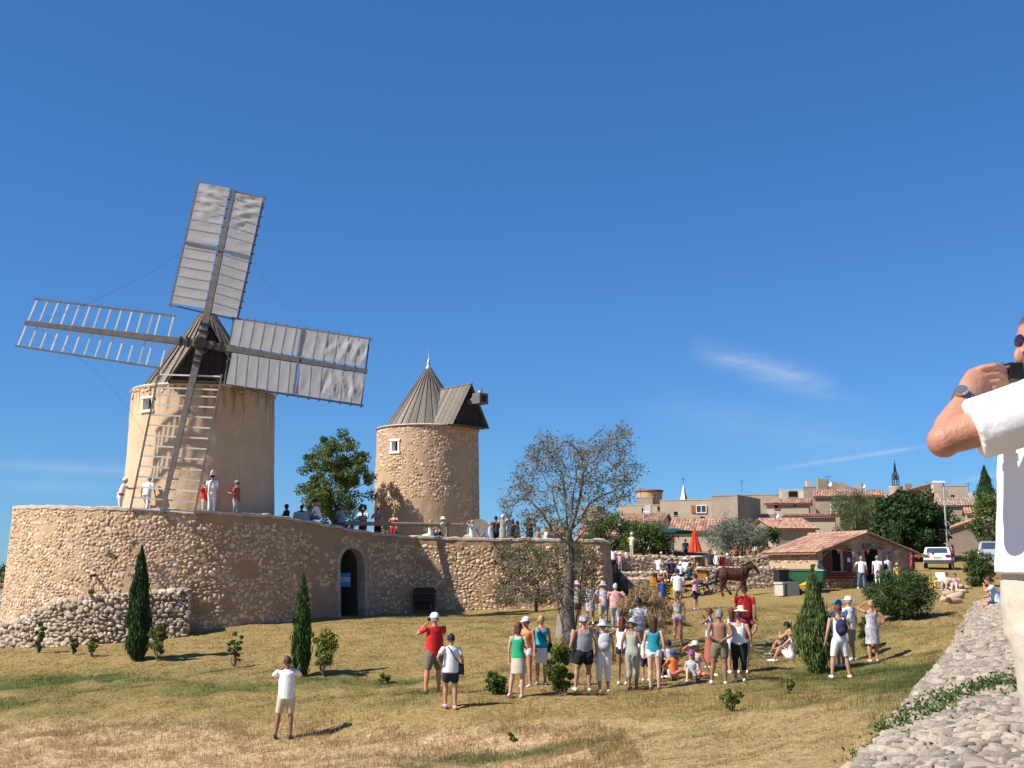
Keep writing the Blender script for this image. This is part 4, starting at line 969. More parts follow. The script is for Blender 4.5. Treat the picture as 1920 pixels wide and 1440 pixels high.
trunk = [[q(1068, 1252), q(1066, 1215), q(1066, 1175), q(1064, 1140), q(1066, 1100), q(1070, 1060), q(1072, 1025), q(1066, 1000)],
         [7, q(1050, 975, .2), q(1040, 945, .3), q(1035, 915, .4)], [7, q(1062, 965), q(1060, 930, -.2), q(1056, 895)], [7, q(1078, 970, -.3), q(1088, 930, -.4), q(1092, 890)],
         [7, q(1090, 972), q(1105, 945, .2), q(1125, 930), q(1150, 922)], [6, q(1040, 1000, -.4), q(1015, 960, -.4), q(990, 935, -.4)], [4, q(1045, 1085), q(1020, 1062, .3), q(990, 1045)],
         [3, q(1050, 1125), q(1030, 1105, -.3), q(1000, 1100)], [2, q(1090, 1190, -.1), q(1115, 1172, -.2)], [1, q(1056, 1180, .1), q(1046, 1135, .15), q(1036, 1095, .2), q(1018, 1060, .1)], [1, q(1079, 1180, .15), q(1086, 1130, .2), q(1090, 1085, .2), q(1098, 1045, .3), q(1104, 1010, .3)], [7, q(1072, 960, .6), q(1075, 920, .8)], [6, q(1100, 990, .5), q(1120, 975, .9)]]
grow('almond_tree', 'nearly bare grey almond tree with sparse leaves amid the crowd', ga, trunk, np.array(A_), D=.18, dk=.28, di=2.4, leafn=13000, ls=.085, r_tip=.009)
# twiggy shrub against the wall
gw = G(1005, 1146); gw.y -= .5
def Lw(px, py, dy=0.0): return tuple(P(px, py, gw.y + dy) - gw)
At = np.array([Lw(rs.uniform(925, 1125) , 1012 + 128 * rs.uniform(0, 1) ** .8, rs.uniform(-1.3, .3)) for _ in range(420)])
grow('wild_shrub', 'sprawling brownish green thicket growing against the rampart right end', gw, [[(0, 0, -.2), (0, 0, .5), (.1, 0, 1.0)], [1, (1, 0, 1), (1.8, 0, 1.5)], [1, (-.9, 0, 1)], [0, (2.2, 0, .5)]], At, D=.26, dk=.3, di=3, leafn=9000, ls=.12, r_tip=.012, seed=9, cat='shrub', mt=leaf_mat('thicket_leaf', (.15, .135, .05), (.09, .09, .03)), rmax=.08)
# ---------------------------------------------------------------- far masonry
def rubble(name, c1, c2, mortar, sc=2.6, bump=.5):
    m = bpy.data.materials.new(name); m.use_nodes = True; nt = m.node_tree; N = nt.nodes; L_ = nt.links; b = N['Principled BSDF']; b.inputs['Roughness'].default_value = .95; b.inputs['Specular IOR Level'].default_value = .1
    tcn = N.new('ShaderNodeTexCoord'); mpn = N.new('ShaderNodeMapping'); mpn.inputs['Scale'].default_value = (sc, sc, sc * 1.35); L_.new(tcn.outputs['Object'], mpn.inputs[0])
    no = N.new('ShaderNodeTexNoise'); no.inputs['Scale'].default_value = 2.5; no.inputs['Detail'].default_value = 4; L_.new(mpn.outputs[0], no.inputs['Vector'])
    va = N.new('ShaderNodeVectorMath'); va.operation = 'MULTIPLY_ADD'; va.inputs[1].default_value = (.45, .45, .45); L_.new(no.outputs['Color'], va.inputs[0]); L_.new(mpn.outputs[0], va.inputs[2])
    v = N.new('ShaderNodeTexVoronoi'); L_.new(va.outputs[0], v.inputs['Vector']); ve = N.new('ShaderNodeTexVoronoi'); ve.feature = 'DISTANCE_TO_EDGE'; L_.new(va.outputs[0], ve.inputs['Vector'])
    sp = N.new('ShaderNodeSeparateColor'); L_.new(v.outputs['Color'], sp.inputs[0])
    x = N.new('ShaderNodeMixRGB'); x.inputs['Color1'].default_value = (*c1, 1); x.inputs['Color2'].default_value = (*c2, 1); L_.new(sp.outputs[0], x.inputs['Fac'])
    r = N.new('ShaderNodeMapRange'); r.inputs['From Min'].default_value = .02; r.inputs['From Max'].default_value = .14; L_.new(ve.outputs[0], r.inputs['Value'])
    x2 = N.new('ShaderNodeMixRGB'); x2.inputs['Color1'].default_value = (*mortar, 1); L_.new(r.outputs[0], x2.inputs['Fac']); L_.new(x.outputs[0], x2.inputs['Color2'])
    n2 = N.new('ShaderNodeTexNoise'); n2.inputs['Scale'].default_value = .5; n2.inputs['Detail'].default_value = 5; L_.new(tcn.outputs['Object'], n2.inputs['Vector'])
    hv = N.new('ShaderNodeHueSaturation'); r2 = N.new('ShaderNodeMapRange'); r2.inputs['From Min'].default_value = .3; r2.inputs['From Max'].default_value = .7; r2.inputs['To Min'].default_value = .78; r2.inputs['To Max'].default_value = 1.15; L_.new(n2.outputs['Fac'], r2.inputs['Value']); L_.new(r2.outputs[0], hv.inputs['Value']); L_.new(x2.outputs[0], hv.inputs['Color'])
    L_.new(hv.outputs[0], b.inputs['Base Color'])
    bu = N.new('ShaderNodeBump'); bu.inputs['Strength'].default_value = bump; bu.inputs['Distance'].default_value = .08; L_.new(r.outputs[0], bu.inputs['Height']); L_.new(bu.outputs[0], b.inputs['Normal'])
    return m
r_pale = rubble('pale_rubble', (.52, .43, .34), (.38, .30, .23), (.40, .32, .23)); r_pink = rubble('pinkish_rubble', (.50, .38, .30), (.36, .27, .21), (.42, .33, .25), 3.2)
r_grey = rubble('greyish_rubble', (.42, .36, .29), (.28, .23, .18), (.33, .27, .2), 2.2)
p_beige = mat('beige_render', (.47, .385, .28), .9, .5, .6, (.37, .30, .21), bump=.2, bscale=4); p_ochre = mat('ochre_render', (.50, .35, .19), .9, .4, .8, (.42, .29, .16)); p_pinkr = mat('pink_render', (.62, .45, .36), .9, .4, .8, (.50, .36, .28))
p_white = mat('white_render', (.60, .55, .48), .9, .4, .8, (.48, .43, .37)); p_grey = mat('grey_render', (.33, .29, .25), .9, .5, .7, (.24, .21, .18))  # white render, then the grey render of the annexe, a chimney and some houses
m_tile = mat('clay_tile', (.46, .235, .15), .85, .6, 3.5, (.30, .16, .11), bump=.2, tint=.3, tintc=(.50, .36, .26)); m_tileo = mat('old_tile', (.40, .27, .20), .85, .6, 3, (.25, .18, .14), tint=.3, tintc=(.45, .37, .29))
m_glass = mat('window_glass', (.05, .07, .09), .1, .2, spec=.6); m_brown = mat('brown_shutter', (.13, .045, .03), .6, .3, 4); m_ired = mat('red_frame', (.42, .10, .06), .7, .3)
def tiles(name, a, b_, c, d, mt, parent, sp=.23, th=.06, rows=None):
    """clay tile roof on the quad eave a-b, ridge d-c: round tile columns in overlapping rows"""
    a, b_, c, d = (Vector(v) for v in (a, b_, c, d)); nrm = (b_ - a).cross(d - a).normalized(); nrm = -nrm if nrm.z < 0 else nrm
    nc = max(3, int((b_ - a).length / sp)); nr = rows or max(2, int((d - a).length / .42)); V = []; fs = []; T = []
    for i in range(nc):
        for r in range(nr):
            t0, t1 = r / nr, min(1.02, (r + 1.12) / nr); tn = random.random(); o = len(V)
            for t, lift in ((t0, .022), (t1, 0)):
                for k in range(5):
                    s = (i + (k / 4) * .96 + .02) / nc; p = (a.lerp(b_, s)).lerp(d.lerp(c, s), t); V.append(p + nrm * (lift + th * sin(pi * k / 4)))
            for k in range(4): fs.append((o + k, o + k + 1, o + 6 + k, o + 5 + k)); T.append(tn)
    o = link(name, mesh_np(name, [tuple(v) for v in V], fs, [mt], attr=T), parent); o['kind'] = 'stuff'
    MB().poly([a - nrm * .02, b_ - nrm * .02, c - nrm * .02, d - nrm * .02], -nrm * .07).build('roof_slab', mt, parent)
    return o
def windows(root, wins, X, Z, y):
    for w in wins:
        x0, x1, y0, y1 = w[:4]; kind = w[4] if len(w) > 4 else 'dark'
        a, b_ = X(x0), X(x1); zt, zb = Z(y0), Z(y1); c = ((a + b_) / 2, y - .02, (zt + zb) / 2); ww, hh = b_ - a, zt - zb
        wd = MB().box(c, (ww, .06, hh)).build('door' if kind in ('door', 'wdoor') else 'window', {'door': m_brown, 'wdoor': m_white, 'blue': m_glass}.get(kind, m_black), root)
        f = {'blue': m_white, 'red': m_ired}.get(kind, p_beige if kind == 'dark' else m_brown); q = .07 if kind != 'dark' else .05
        b = MB()
        for cx, cz, sx_, sz_ in ((a - q / 2, c[2], q, hh + 2 * q), (b_ + q / 2, c[2], q, hh + 2 * q), (c[0], zt + q / 2, ww, q), (c[0], zb - q / 2, ww, q)): b.box((cx, y - .05, cz), (sx_, .12, sz_))
        if kind == 'blue': b.box((c[0], y - .06, c[2]), (.06, .05, hh))
        if kind != 'dark': b.build('window_frame', f, wd)
        else: MB().box((c[0], y - .02, zb - .03), (ww + .12, .08, .05)).build('window_sill', f, wd)
        if kind == 'blue': MB().box((a - .3, y - .06, c[2]), (.4, .06, hh + .1)).build('shutter', m_ired, wd)
def house(label, x0, x1, yt, yb, Y, dep, roof, wm, wins=(), rz=-17, cat='house', name='village_house', rm=None, base=3.0, over=.25, ex=None):
    """front face between columns x0..x1, eaves at row yt; rows and columns are of the photograph at distance Y"""
    dep = dep * .6 if rz == -17 else dep; rm = rm or m_tile; pc = P((x0 + x1) / 2, yb, Y); t = thing(name, label, cat, pc, radians(rz)); k = 1 / cos(radians(rz)) if rz else 1
    hw = (x1 - x0) / 2 / F * Y * 1.0 * (k if abs(rz) < 40 else 1); h = H(x0, yt, Y) - pc.z; cx = (x0 + x1) / 2
    X = lambda px: (px - cx) / F * Y * k; Z = lambda py: H(cx, py, Y) - pc.z
    b = MB()
    if roof[0] == 'lat': zl, zr = h, Z(roof[1])
    else: zl = zr = h
    if roof[0] == 'gabley':
        rise = Z(roof[1]) - h; xr = X(roof[2]) if len(roof) > 2 else 0
        b.poly([(-hw, 0, -base), (hw, 0, -base), (hw, 0, h), (xr, 0, h + rise), (-hw, 0, h)], (0, dep, 0))
    else: b.poly([(-hw, 0, -base), (hw, 0, -base), (hw, 0, zr), (-hw, 0, zl)], (0, dep, 0))
    b.build('wall', wm, t); windows(t, wins, X, Z, 0)
    o = over
    if roof[0] in ('gablex', 'gabley') and Y > 90:
        MB().box((hw * random.uniform(-.5, .5), dep * .5, Z(roof[1]) + .25), (.5, .45, .9)).build('chimney', wm, t)
    if Y > 95 and random.random() < .32:
        ax = hw * random.uniform(-.7, .7); az_ = (Z(roof[1]) if roof[0] in ('gablex', 'gabley') else h); q9 = random.uniform(-.5, .3); az_ += q9; MB().bar((ax, dep * .5, az_ - q9 - .2), (ax, dep * .5, az_ + 1.5), .035).bar((ax - .35, dep * .5, az_ + 1.4), (ax + .35, dep * .5, az_ + 1.45), .03).bar((ax - .2, dep * .5, az_ + 1.2), (ax + .2, dep * .5, az_ + 1.22), .03).build('aerial', m_dark, t)
    if roof[0] == 'flat':
        MB().box((0, dep / 2, h + .04), (hw * 2 + .06, dep + .06, .09)).build('parapet', wm if len(roof) < 2 else roof[1], t)
    elif roof[0] == 'shed': rz_ = Z(roof[1]) - h; tiles('roof', (-hw - o, -o, h), (hw + o, -o, h), (hw + o, dep, h + rz_), (-hw - o, dep, h + rz_), rm, t); MB().poly([(hw, 0, h), (hw, dep, h), (hw, dep, h + rz_ - .05)], (-2 * hw, 0, 0)).build('gable_wall', wm, t)
    elif roof[0] == 'gablex':
        rz_ = Z(roof[1]) - h; tiles('roof', (-hw - o, -o, h - .02), (hw + o, -o, h - .02), (hw + o, dep / 2, h + rz_), (-hw - o, dep / 2, h + rz_), rm, t)
        tiles('roof', (hw + o, dep + o, h), (-hw - o, dep + o, h), (-hw - o, dep / 2, h + rz_), (hw + o, dep / 2, h + rz_), rm, t)
        MB().poly([(hw, 0, h), (hw, dep, h), (hw, dep / 2, h + rz_ - .05)], (-2 * hw, 0, 0)).build('gable_wall', wm, t)
    elif roof[0] == 'lat': tiles('roof', (-hw - o, -o, zl + .05), (-hw - o, dep, zl + .05), (hw + o, dep, zr + .05), (hw + o, -o, zr + .05), rm, t)
    elif roof[0] == 'gabley':
        for sgn in (-1, 1): tiles('roof', (sgn * (hw + o), -o, h - .05), (sgn * (hw + o), dep, h - .05), (xr, dep, h + rise + .03), (xr, -o, h + rise + .03), rm, t)
    return t
def mbox(label, name, cat, px, py, Y, d, mt, part='body', rz=0): t = thing(name, label, cat, P(px, py, Y), rz); MB().box((0, 0, d[2] / 2), d).build(part, mt, t); return t
house('ruined pale stone house at the left end of the village skyline', 1090, 1119, 950, 1000, 122, 7, ('flat',), r_pale, [(1098, 1101, 962, 967)])
house('broken pink wall with notched top left of the round tower', 1119, 1161, 967, 1000, 118, 3, ('flat',), p_pinkr, [(1128, 1131, 972, 982), (1140, 1144, 974, 984), (1150, 1152, 972, 980)], cat='ruin', name='ruined_wall')
for k, px in enumerate((1122, 1133, 1147, 1158)): pass
house('long beige house below the round tower with one small window', 1160, 1242, 948, 990, 112, 8, ('flat',), p_beige, [(1204, 1206, 953, 964), (1232, 1236, 950, 958)])
house('low stone block in front of the round tower', 1194, 1223, 934, 950, 113, 2, ('flat',), r_pale, cat='building', name='stone_outbuilding')
t = thing('round_tower', 'squat ochre round tower with a red tiled rim on the skyline', 'tower', P(1218, 950, 118)); rr_ = 24.5 / F * 118; hh_ = H(1218, 922, 118) - H(1218, 950, 118)
MB().lathe((0, 0, 0), [(rr_ * .93, -3), (rr_ * .94, hh_ * .4), (rr_, hh_)], 28).build('wall', p_ochre, t, True); MB().lathe((0, 0, hh_), [(rr_ * 1.0, -.1), (rr_ * 1.07, 0), (rr_ * 1.07, .14), (0, .22)], 28).build('roof', m_ired, t)
house('large plain beige house with a blue glazed window', 1241, 1341, 938, 1004, 105, 9, ('flat',), p_beige, [(1307, 1323, 949, 961, 'blue'), (1266, 1272, 959, 966), (1312, 1320, 969, 973), (1251, 1258, 982, 993, 'wdoor'), (1277, 1286, 979, 981, 'brown')])
t = thing('steeple', 'small white and terracotta church spire with a cross', 'steeple', P(1282, 940, 138)); sh = H(1282, 907, 138) - H(1282, 940, 138); sr = 7.5 / F * 138
MB().add([(-sr, -sr * .3, 0), (sr * .2, -sr, 0), (sr * 1.1, sr * .3, 0), (0, sr, 0), (-.0, 0, sh)], [(0, 1, 4), (3, 0, 4)]).build('spire_white_face', mat('limewash', (.8, .78, .74), .8), t); MB().add([(sr * .2, -sr, 0), (sr * 1.1, sr * .3, 0), (0, sr, 0), (0, 0, sh)], [(0, 1, 3), (1, 2, 3)]).build('spire_tiles', m_tile, t)  # two-tone spire: white limewashed faces on the left, clay tiles on the right
MB().bar((0, 0, sh), (0, 0, sh + .8), .05).bar((-.22, 0, sh + .5), (.22, 0, sh + .5), .05).build('cross', m_dark, t)
house('square rubble stone house turned with its dark side to the right', 1338, 1382, 930, 990, 99, 7, ('flat',), r_pale, rz=-28)
house('long blank rubble wall of the old castle on the skyline', 1345, 1466, 929, 975, 127, 4, ('flat',), r_pale, cat='castle wall', name='castle_wall')
house('pale block house with flat roof behind the small tiled house', 1464, 1510, 919, 960, 122, 6, ('flat',), p_white, [(1480, 1496, 921, 932, 'dark')])
house('narrow rubble house left of the tall gabled house', 1509, 1536, 914, 960, 121, 6, ('flat',), r_grey)
mbox('brick chimney stack standing left of the tall gabled house', 'chimney', 'chimney', 1516, 914, 122, (.5, .5, .7), p_pinkr)
house('small tiled house with round window and red framed window', 1441, 1514, 944, 975, 106, 5, ('gablex', 934), p_beige, [(1455, 1462, 948, 953, 'red'), (1489, 1493, 945, 949)], rm=m_tile)
house('low grey flat roofed annexe under the castle wall', 1392, 1452, 965, 1000, 104, 5, ('flat', p_white), p_grey, [(1408, 1418, 977, 983)])
mbox('dark stove chimney on the low grey annexe', 'chimney', 'chimney', 1404, 965, 103, (.3, .3, .75), m_dark, 'flue')
house('stone house with broad tiled roof above the hut', 1455, 1532, 991, 1032, 88, 6, ('gablex', 969), r_pale, rz=8)
house('long tiled lean-to roof behind the broad roofed stone house', 1475, 1562, 969, 985, 97, 4, ('shed', 961), p_beige, cat='outbuilding', name='lean_to')
house('tall house with tiled roof and pinkish stone wall', 1535, 1602, 931, 1000, 108, 8, ('gablex', 915), r_pink)
t = thing('gable_wall_ruin', 'steep pale gable wall rising behind the tall tiled house', 'wall', P(1573, 930, 114)); b = MB(); w_ = lambda px, py: Vector(((px - 1573) / F * 114, 0, H(px, py, 114) - H(1573, 930, 114)))
b.poly([w_(1535, 935), w_(1625, 935), w_(1612, 917), w_(1598, 913), w_(1545, 898), w_(1535, 896)], (0, .8, 0)).build('gable_wall', r_pale, t)
house('low tiled house running right from the tall gabled house', 1598, 1652, 930, 990, 110, 7, ('gablex', 917), r_pale)
def dish(label, px, py, Y, r):
    t = thing('satellite_dish', label, 'satellite dish', P(px, py, Y)); MB().lathe((0, 0, 0), [(r, .12), (r * .6, .03), (.01, 0)], 14).build('reflector', m_white, t).rotation_euler = (radians(70), 0, radians(20)); MB().bar((0, 0, 0), (.1, .3, -.6), .05).build('mast', m_dark, t)
dish('white satellite dish on the steep gable wall', 1553, 907, 112, .33); dish('white satellite dish beside the broad stone house roof', 1454, 967, 90, .22); dish('white satellite dish above the low tiled house', 1617, 911, 109, .25)
t = mbox('white boxy water heater fixed on the tall house wall', 'water_heater', 'water heater', 1564, 963, 107.2, (.62, .4, 1.0), m_white)
# bell tower with its iron cage
t = thing('bell_tower', 'round pale bell tower topped by an open iron bell cage', 'bell tower', P(1681, 938, 142)); s_ = 142 / F
zz = lambda py: H(1681, py, 142) - H(1681, 938, 142)
MB().lathe((0, 0, 0), [(13.5 * s_, -3), (13 * s_, zz(914)), (13.6 * s_, zz(912)), (0, zz(911))], 20).build('wall', p_beige, t, True)
MB().box((-1 * s_, -13.2 * s_, zz(923)), (4 * s_, .1, 9 * s_)).build('opening', m_black, t)
cg = MB()
prof_ = [(6.6, 911), (6.2, 898), (6.0, 893), (4.2, 889), (2.6, 884), (1.6, 878), (.5, 868)]
for k in range(8):
    a = 2 * pi * k / 8; cg.tube([(r * s_ * cos(a), r * s_ * sin(a), zz(y)) for r, y in prof_], .045, 4)
for r, y in prof_[:5]: cg.tube([(r * s_ * cos(2 * pi * k / 12), r * s_ * sin(2 * pi * k / 12), zz(y)) for k in range(13)], .05, 4)
cg.tube([(0, 0, zz(885)), (0, 0, zz(862))], .03, 4); cg.build('bell_cage', m_dark, t); MB().lathe((0, 0, zz(899)), [(.02, .55), (.2, .5), (.26, .15), (.36, 0)], 10).build('bell', mat('bronze', (.12, .08, .04), .5, metal=.6), t, True)
house('low pale wall left of the bell tower', 1655, 1671, 924, 940, 143, 2, ('flat',), p_beige, cat='wall', name='parapet_wall')
house('ochre gabled house right of the bell tower', 1712, 1746, 918, 950, 131, 7, ('lat', 906), p_ochre, rm=m_tileo)
mbox('square brick chimney beside the bell tower', 'chimney', 'chimney', 1702, 922, 132, (.8, .7, .9), p_grey); mbox('twin topped chimney left of the square pale house', 'chimney', 'chimney', 1756, 924, 126, (.85, .7, .95), p_pinkr)
house('square pale skyline house with one dark window', 1764, 1815, 912, 960, 128, 8, ('flat', m_tile), p_beige, [(1785, 1791, 928, 933), (1798, 1802, 933, 935)], rz=-10)
house('stone house with low hipped roof behind the street lamp', 1738, 1829, 948, 1000, 112, 8, ('gablex', 930), r_grey, rm=m_tileo)
house('reddish roofed house left of the far cypress', 1818, 1846, 946, 960, 118, 6, ('gablex', 934), p_pinkr, rm=m_tileo); house('lower red roofed house below the far cypress', 1817, 1850, 963, 975, 106, 5, ('gablex', 950), p_beige)
t = thing('stone_boundary_wall', 'high rubble boundary wall with sloping tile coping at the right', 'stone wall', P(1820, 1060, 90)); w_ = lambda px, py: Vector(((px - 1820) / F * 90, 0, H(px, py, 90) - H(1820, 1060, 90)))
MB().poly([w_(1752, 1085), w_(1905, 1085), w_(1905, 950), w_(1845, 972), w_(1780, 994), w_(1752, 1012)], (0, .6, 0)).build('wall', r_pale, t)
tiles('coping', w_(1780, 994) + Vector((0, -.15, .05)), w_(1845, 972) + Vector((0, -.15, .05)), w_(1845, 972) + Vector((0, .5, .15)), w_(1780, 994) + Vector((0, .5, .15)), m_tile, t, rows=1)
house('low house with red roof half hidden behind the almond tree', 1085, 1166, 1003, 1030, 94, 6, ('gablex', 984), p_grey); house('tiny red roof showing left of the almond trunk', 1020, 1048, 1001, 1020, 96, 5, ('gablex', 986), p_grey, cat='outbuilding', name='outbuilding')
house('white fronted cottage with tiled roof behind the bushes', 1170, 1238, 979, 1015, 93, 6, ('gablex', 960), p_white, [(1213, 1221, 984, 1000, 'door'), (1189, 1193, 985, 988)], rz=-16)
house('low building with tiled roof sloping down to the left', 1262, 1350, 996, 1030, 86, 6, ('gablex', 971), p_beige)
# street lamps
def lamp(label, px, py, top, Y, arm):
    g = P(px, py, Y); h = H(px, top, Y) - g.z; t = thing('street_lamp', label, 'street lamp', g); MB().tube([(0, 0, -1), (0, 0, h)], [.09, .055], 8).build('pole', mat('galvanised', (.42, .42, .40), .6, .2), t)
    MB().box((arm * .45, 0, h + .02), (abs(arm) * 1.2, .3, .13), taper=.8).build('lamp_head', m_white, t)
lamp('tall street lamp with white head before the stone houses', 1777, 1040, 904, 83, -.75); lamp('concrete post with small lamp before the white fronted cottage', 1208, 1000, 960, 84, .35)
# ---------------------------------------------------------------- trees of the village
tree('big dark fig tree standing behind the stone hut', 'tree', P(1712, 1062, 85), 6.0, 5.7, 20000, .24, mlD, .54, .48, 110, .12, 51, .22, shell=.4, asp=.75)
tree('light green feathery tree left of the dark fig tree', 'tree', P(1612, 1020, 93), 5.2, 4.9, 15000, .2, mlP, .5, .5, 70, .14, 52, .16, shell=.2, asp=.18)
tree('rust tinged bush top between fig tree and bell tower', 'tree', P(1722, 990, 105), 3.8, 3.6, 5000, .2, leaf_mat('rusty_leaf', (.13, .10, .03), (.075, .07, .02)), .6, .45, 30, .15, 53, .1)
tree('pale silvery olive tree behind the horse', 'olive tree', P(1382, 1062, 72.5), 4.6, 3.0, 15000, .13, mlO, .60, .42, 90, .13, 54, .13, shell=.3, asp=.3, tips=14, up_=(0, 0, 1, .3))
tree('pale bush behind the almond tree by the steps', 'bush', P(1142, 1052, 77), 3.7, 3.3, 8000, .16, mlA, .5, .5, 40, .17, 55, .1, name='bush')
tree('rounded green bush left of the awning', 'bush', P(1216, 1052, 74), 3.8, 2.6, 8000, .15, mlA, .5, .52, 40, .17, 56, .1, name='bush')
tree('dark green bush between olive tree and stone house', 'bush', P(1449, 1045, 80), 1.9, 2.2, 2500, .16, mlB, .5, .5, 16, .2, 57, .08, name='bush')
tree('rounded tree filling the right edge beside the man', 'tree', P(1876, 1035, 84), 4.4, 4.4, 10000, .2, mlA, .55, .5, 60, .15, 58, .14)
tree('small green shrub under the sloping wall coping', 'bush', P(1801, 1000, 91), 1.6, 1.4, 1500, .16, mlP, .5, .5, 12, .2, 59, .06, name='bush')
cypress('tall dark cypress on the skyline at the right', P(1852, 985, 112), 2.0, H(1850, 876, 112) - H(1850, 985, 112), 61, 6000, ls=.3)
cypress('small cypress poking up behind the hut roof', P(1681, 1030, 74), .75, H(1681, 985, 74) - H(1681, 1030, 74), 62, 1500, ls=.2)
for k, (px, py, Yq, w, h) in enumerate(((-6, 1140, 150, 8, 5.6), (22, 1130, 130, 4.5, 4.2), (2, 1138, 170, 10, 6.0))):
    tree(['dark tree at the left edge beyond the rampart', 'olive green tree touching the rampart left side', 'tree behind the far grey house at the left edge'][k], 'tree', P(px, py, Yq), w, h, 3500, .35, [mlD, mlP, mlD][k], .55, .5, 30, .16, 63 + k, .15)
house('distant grey house with pale blue shutters at the left edge', -60, 14, 1096, 1128, 128, 5, ('gablex', 1090), p_grey, [(2, 8, 1118, 1126, 'blue')], base=1)
# ---------------------------------------------------------------- garden walls
def swall(label, pts, zt_fn=None, th=.5, rh=.16, mt=None, cat='stone wall', stones_n=300, cap_=True, wr=(.16, .42), mt2=None):
    """rubble wall through points (px, py_top, Y), standing on the ground"""
    Q = [P(*p) for p in pts]; t = thing('rubble_wall', label, cat, (0, 0, 0)); its = []
    for a, b_ in zip(Q[:-1], Q[1:]):
        d = Vector((b_.x - a.x, b_.y - a.y, 0)); L_ = d.length; d.normalize(); n = Vector((d.y, -d.x, 0)); gb = [gh(a.x + d.x * L_ * q_ + n.x * .3, a.y + d.y * L_ * q_ + n.y * .3) - .3 for q_ in (0, .25, .5, .75, 1)]
        zb_ = lambda s: lin(s / L_, (0, .25, .5, .75, 1), gb); zt_ = lambda s: a.z + (b_.z - a.z) * s / L_
        k = 12; V = []
        for i in range(k + 1):
            s = L_ * i / k; p = Vector((a.x, a.y, 0)) + d * s
            for o, z in ((.0, zb_(s)), (0, zt_(s) - .02), (-th, zt_(s) - .02), (-th, zb_(s))): V.append((p.x + n.x * o, p.y + n.y * o, z))
        fs = [(i * 4 + j, (i + 1) * 4 + j, (i + 1) * 4 + j + 1, i * 4 + j + 1) for i in range(k) for j in range(3)] + [(0, 1, 2, 3), (k * 4 + 3, k * 4 + 2, k * 4 + 1, k * 4)]
        me = bpy.data.meshes.new('wall_core'); me.from_pydata(V, [], fs); me.materials.append(mt2 or m_mortar); link('wall_core', me, t)
        sf = lambda s, z: (Vector((a.x, a.y, 0)) + d * s + up * z, d, n)
        its += lay(sf, 0, L_, zb_, zt_, rh, wr, .02, .07, prob=.92)
        if cap_:
            s = 0
            while s < L_:
                w = random.uniform(.22, .5); p = Vector((a.x, a.y, 0)) + d * (s + w / 2) - n * th / 2; its.append((p + up * (zt_(s) + .02), d, up, -n, w, th * 1.12, random.uniform(.06, .12))); s += w
    stones(t, its, mt or m_stoneg, nmax=stones_n, minpx=9.0); return t
swall('rubble terrace wall where people stand left of the carriage', [(1120, 1030, 71), (1172, 1043, 71), (1252, 1043, 71.5)])
swall('broad stone step below the terrace wall', [(1166, 1074, 69.3), (1243, 1073, 69.3)], th=1.6); swall('low front step of loose stones beside the dry grass', [(1178, 1086, 67.6), (1236, 1085, 67.8)], th=1.5)
swall('rubble wall right behind the carriage', [(1246, 1045, 70.5), (1322, 1044, 70.5)]); swall('long garden wall directly behind the horse', [(1308, 1065, 66), (1400, 1065, 66.2), (1472, 1064, 66.5)])
swall('upper garden wall with flower pots behind the horse', [(1368, 1046, 69.6), (1456, 1040, 69.8)])
swall('short jagged wall stepping down from the rampart end', [(1060, 1014, 60), (1108, 1024, 66), (1126, 1040, 68)])
# ---------------------------------------------------------------- the hut
ph = radians(25); hA = P(1535, 1100, 64); hA.z = -1.15; ux = Vector((cos(ph), sin(ph), 0)); uy = Vector((-sin(ph), cos(ph), 0)); HW, HL = 6.9, 4.3; ZE, ZR = H(1530, 1033, 64) - hA.z, H(1620, 1000, 65.5) - hA.z
hut = thing('stone_hut', 'low rubble stone hut with tiled roof, brown shutters and open door', 'hut', hA, ph); hM = Matrix.Translation(hA) @ Matrix.Rotation(ph, 4, 'Z')
def hpx(px, py, o=0.0):
    d = P(px, py, 1.0); n = -uy; k = (hA + n * o).dot(n) / d.dot(n); v = d * k - hA; return v.dot(ux), v.z
def hz(u): return ZR - (ZR - ZE) * abs(u - HW / 2) / (HW / 2)
b = MB(); b.poly([(0, 0, -.4), (HW, 0, -.4), (HW, 0, ZE), (HW / 2, 0, ZR), (0, 0, ZE)], (0, HL, 0)); b.build('wall', m_mortar, hut)
hopen = []
def hrect(name, x0, x1, y0, y1, mt, o=0, d=.1, parent=hut):
    a0, z0 = hpx(x0, y1); a1, z1 = hpx(x1, y0); return MB().box(((a0 + a1) / 2, -o - d / 2, (z0 + z1) / 2), (a1 - a0, d, z1 - z0)).build(name, mt, parent), (a0, a1, z0, z1)
wdw, r1_ = hrect('window', 1558, 1580, 1031, 1071, m_black, .002, .01); dor_, r2_ = hrect('doorway', 1624, 1648, 1029, 1094, m_black, .002, .01); hopen += [r1_, r2_]
m_lint = mat('lintel_wood', (.30, .17, .075), .8, .4, 3)
for nm, a in (('lintel', (1553, 1586, 1022, 1030)), ('lintel', (1617, 1656, 1020, 1030))): o_, r_ = hrect(nm, *a, m_lint, .0, .14); hopen.append(r_)
for a in ((1543, 1557, 1026, 1073), (1581, 1594, 1029, 1073)):
    o_, r_ = hrect('shutter', *a, m_brown, .06, .05)
    for zf in (.2, .8): MB().box(((r_[0] + r_[1]) / 2, -.125, r_[2] + (r_[3] - r_[2]) * zf), (r_[1] - r_[0] - .04, .03, .09)).build('shutter_rail', m_brown, o_)
hrect('notice', 1585, 1590, 1046, 1054, m_white, .16, .01)
hrect('window_reveal', 1576, 1581, 1031, 1071, p_beige, .003, .06); hrect('door_jamb', 1647, 1651, 1029, 1094, p_beige, .003, .08); o_, r_ = hrect('window_sill', 1555, 1583, 1071, 1074, p_beige, .003, .2); hopen.append(r_)
hs = lambda s, z: (hA + ux * s + up * z, ux, -uy)
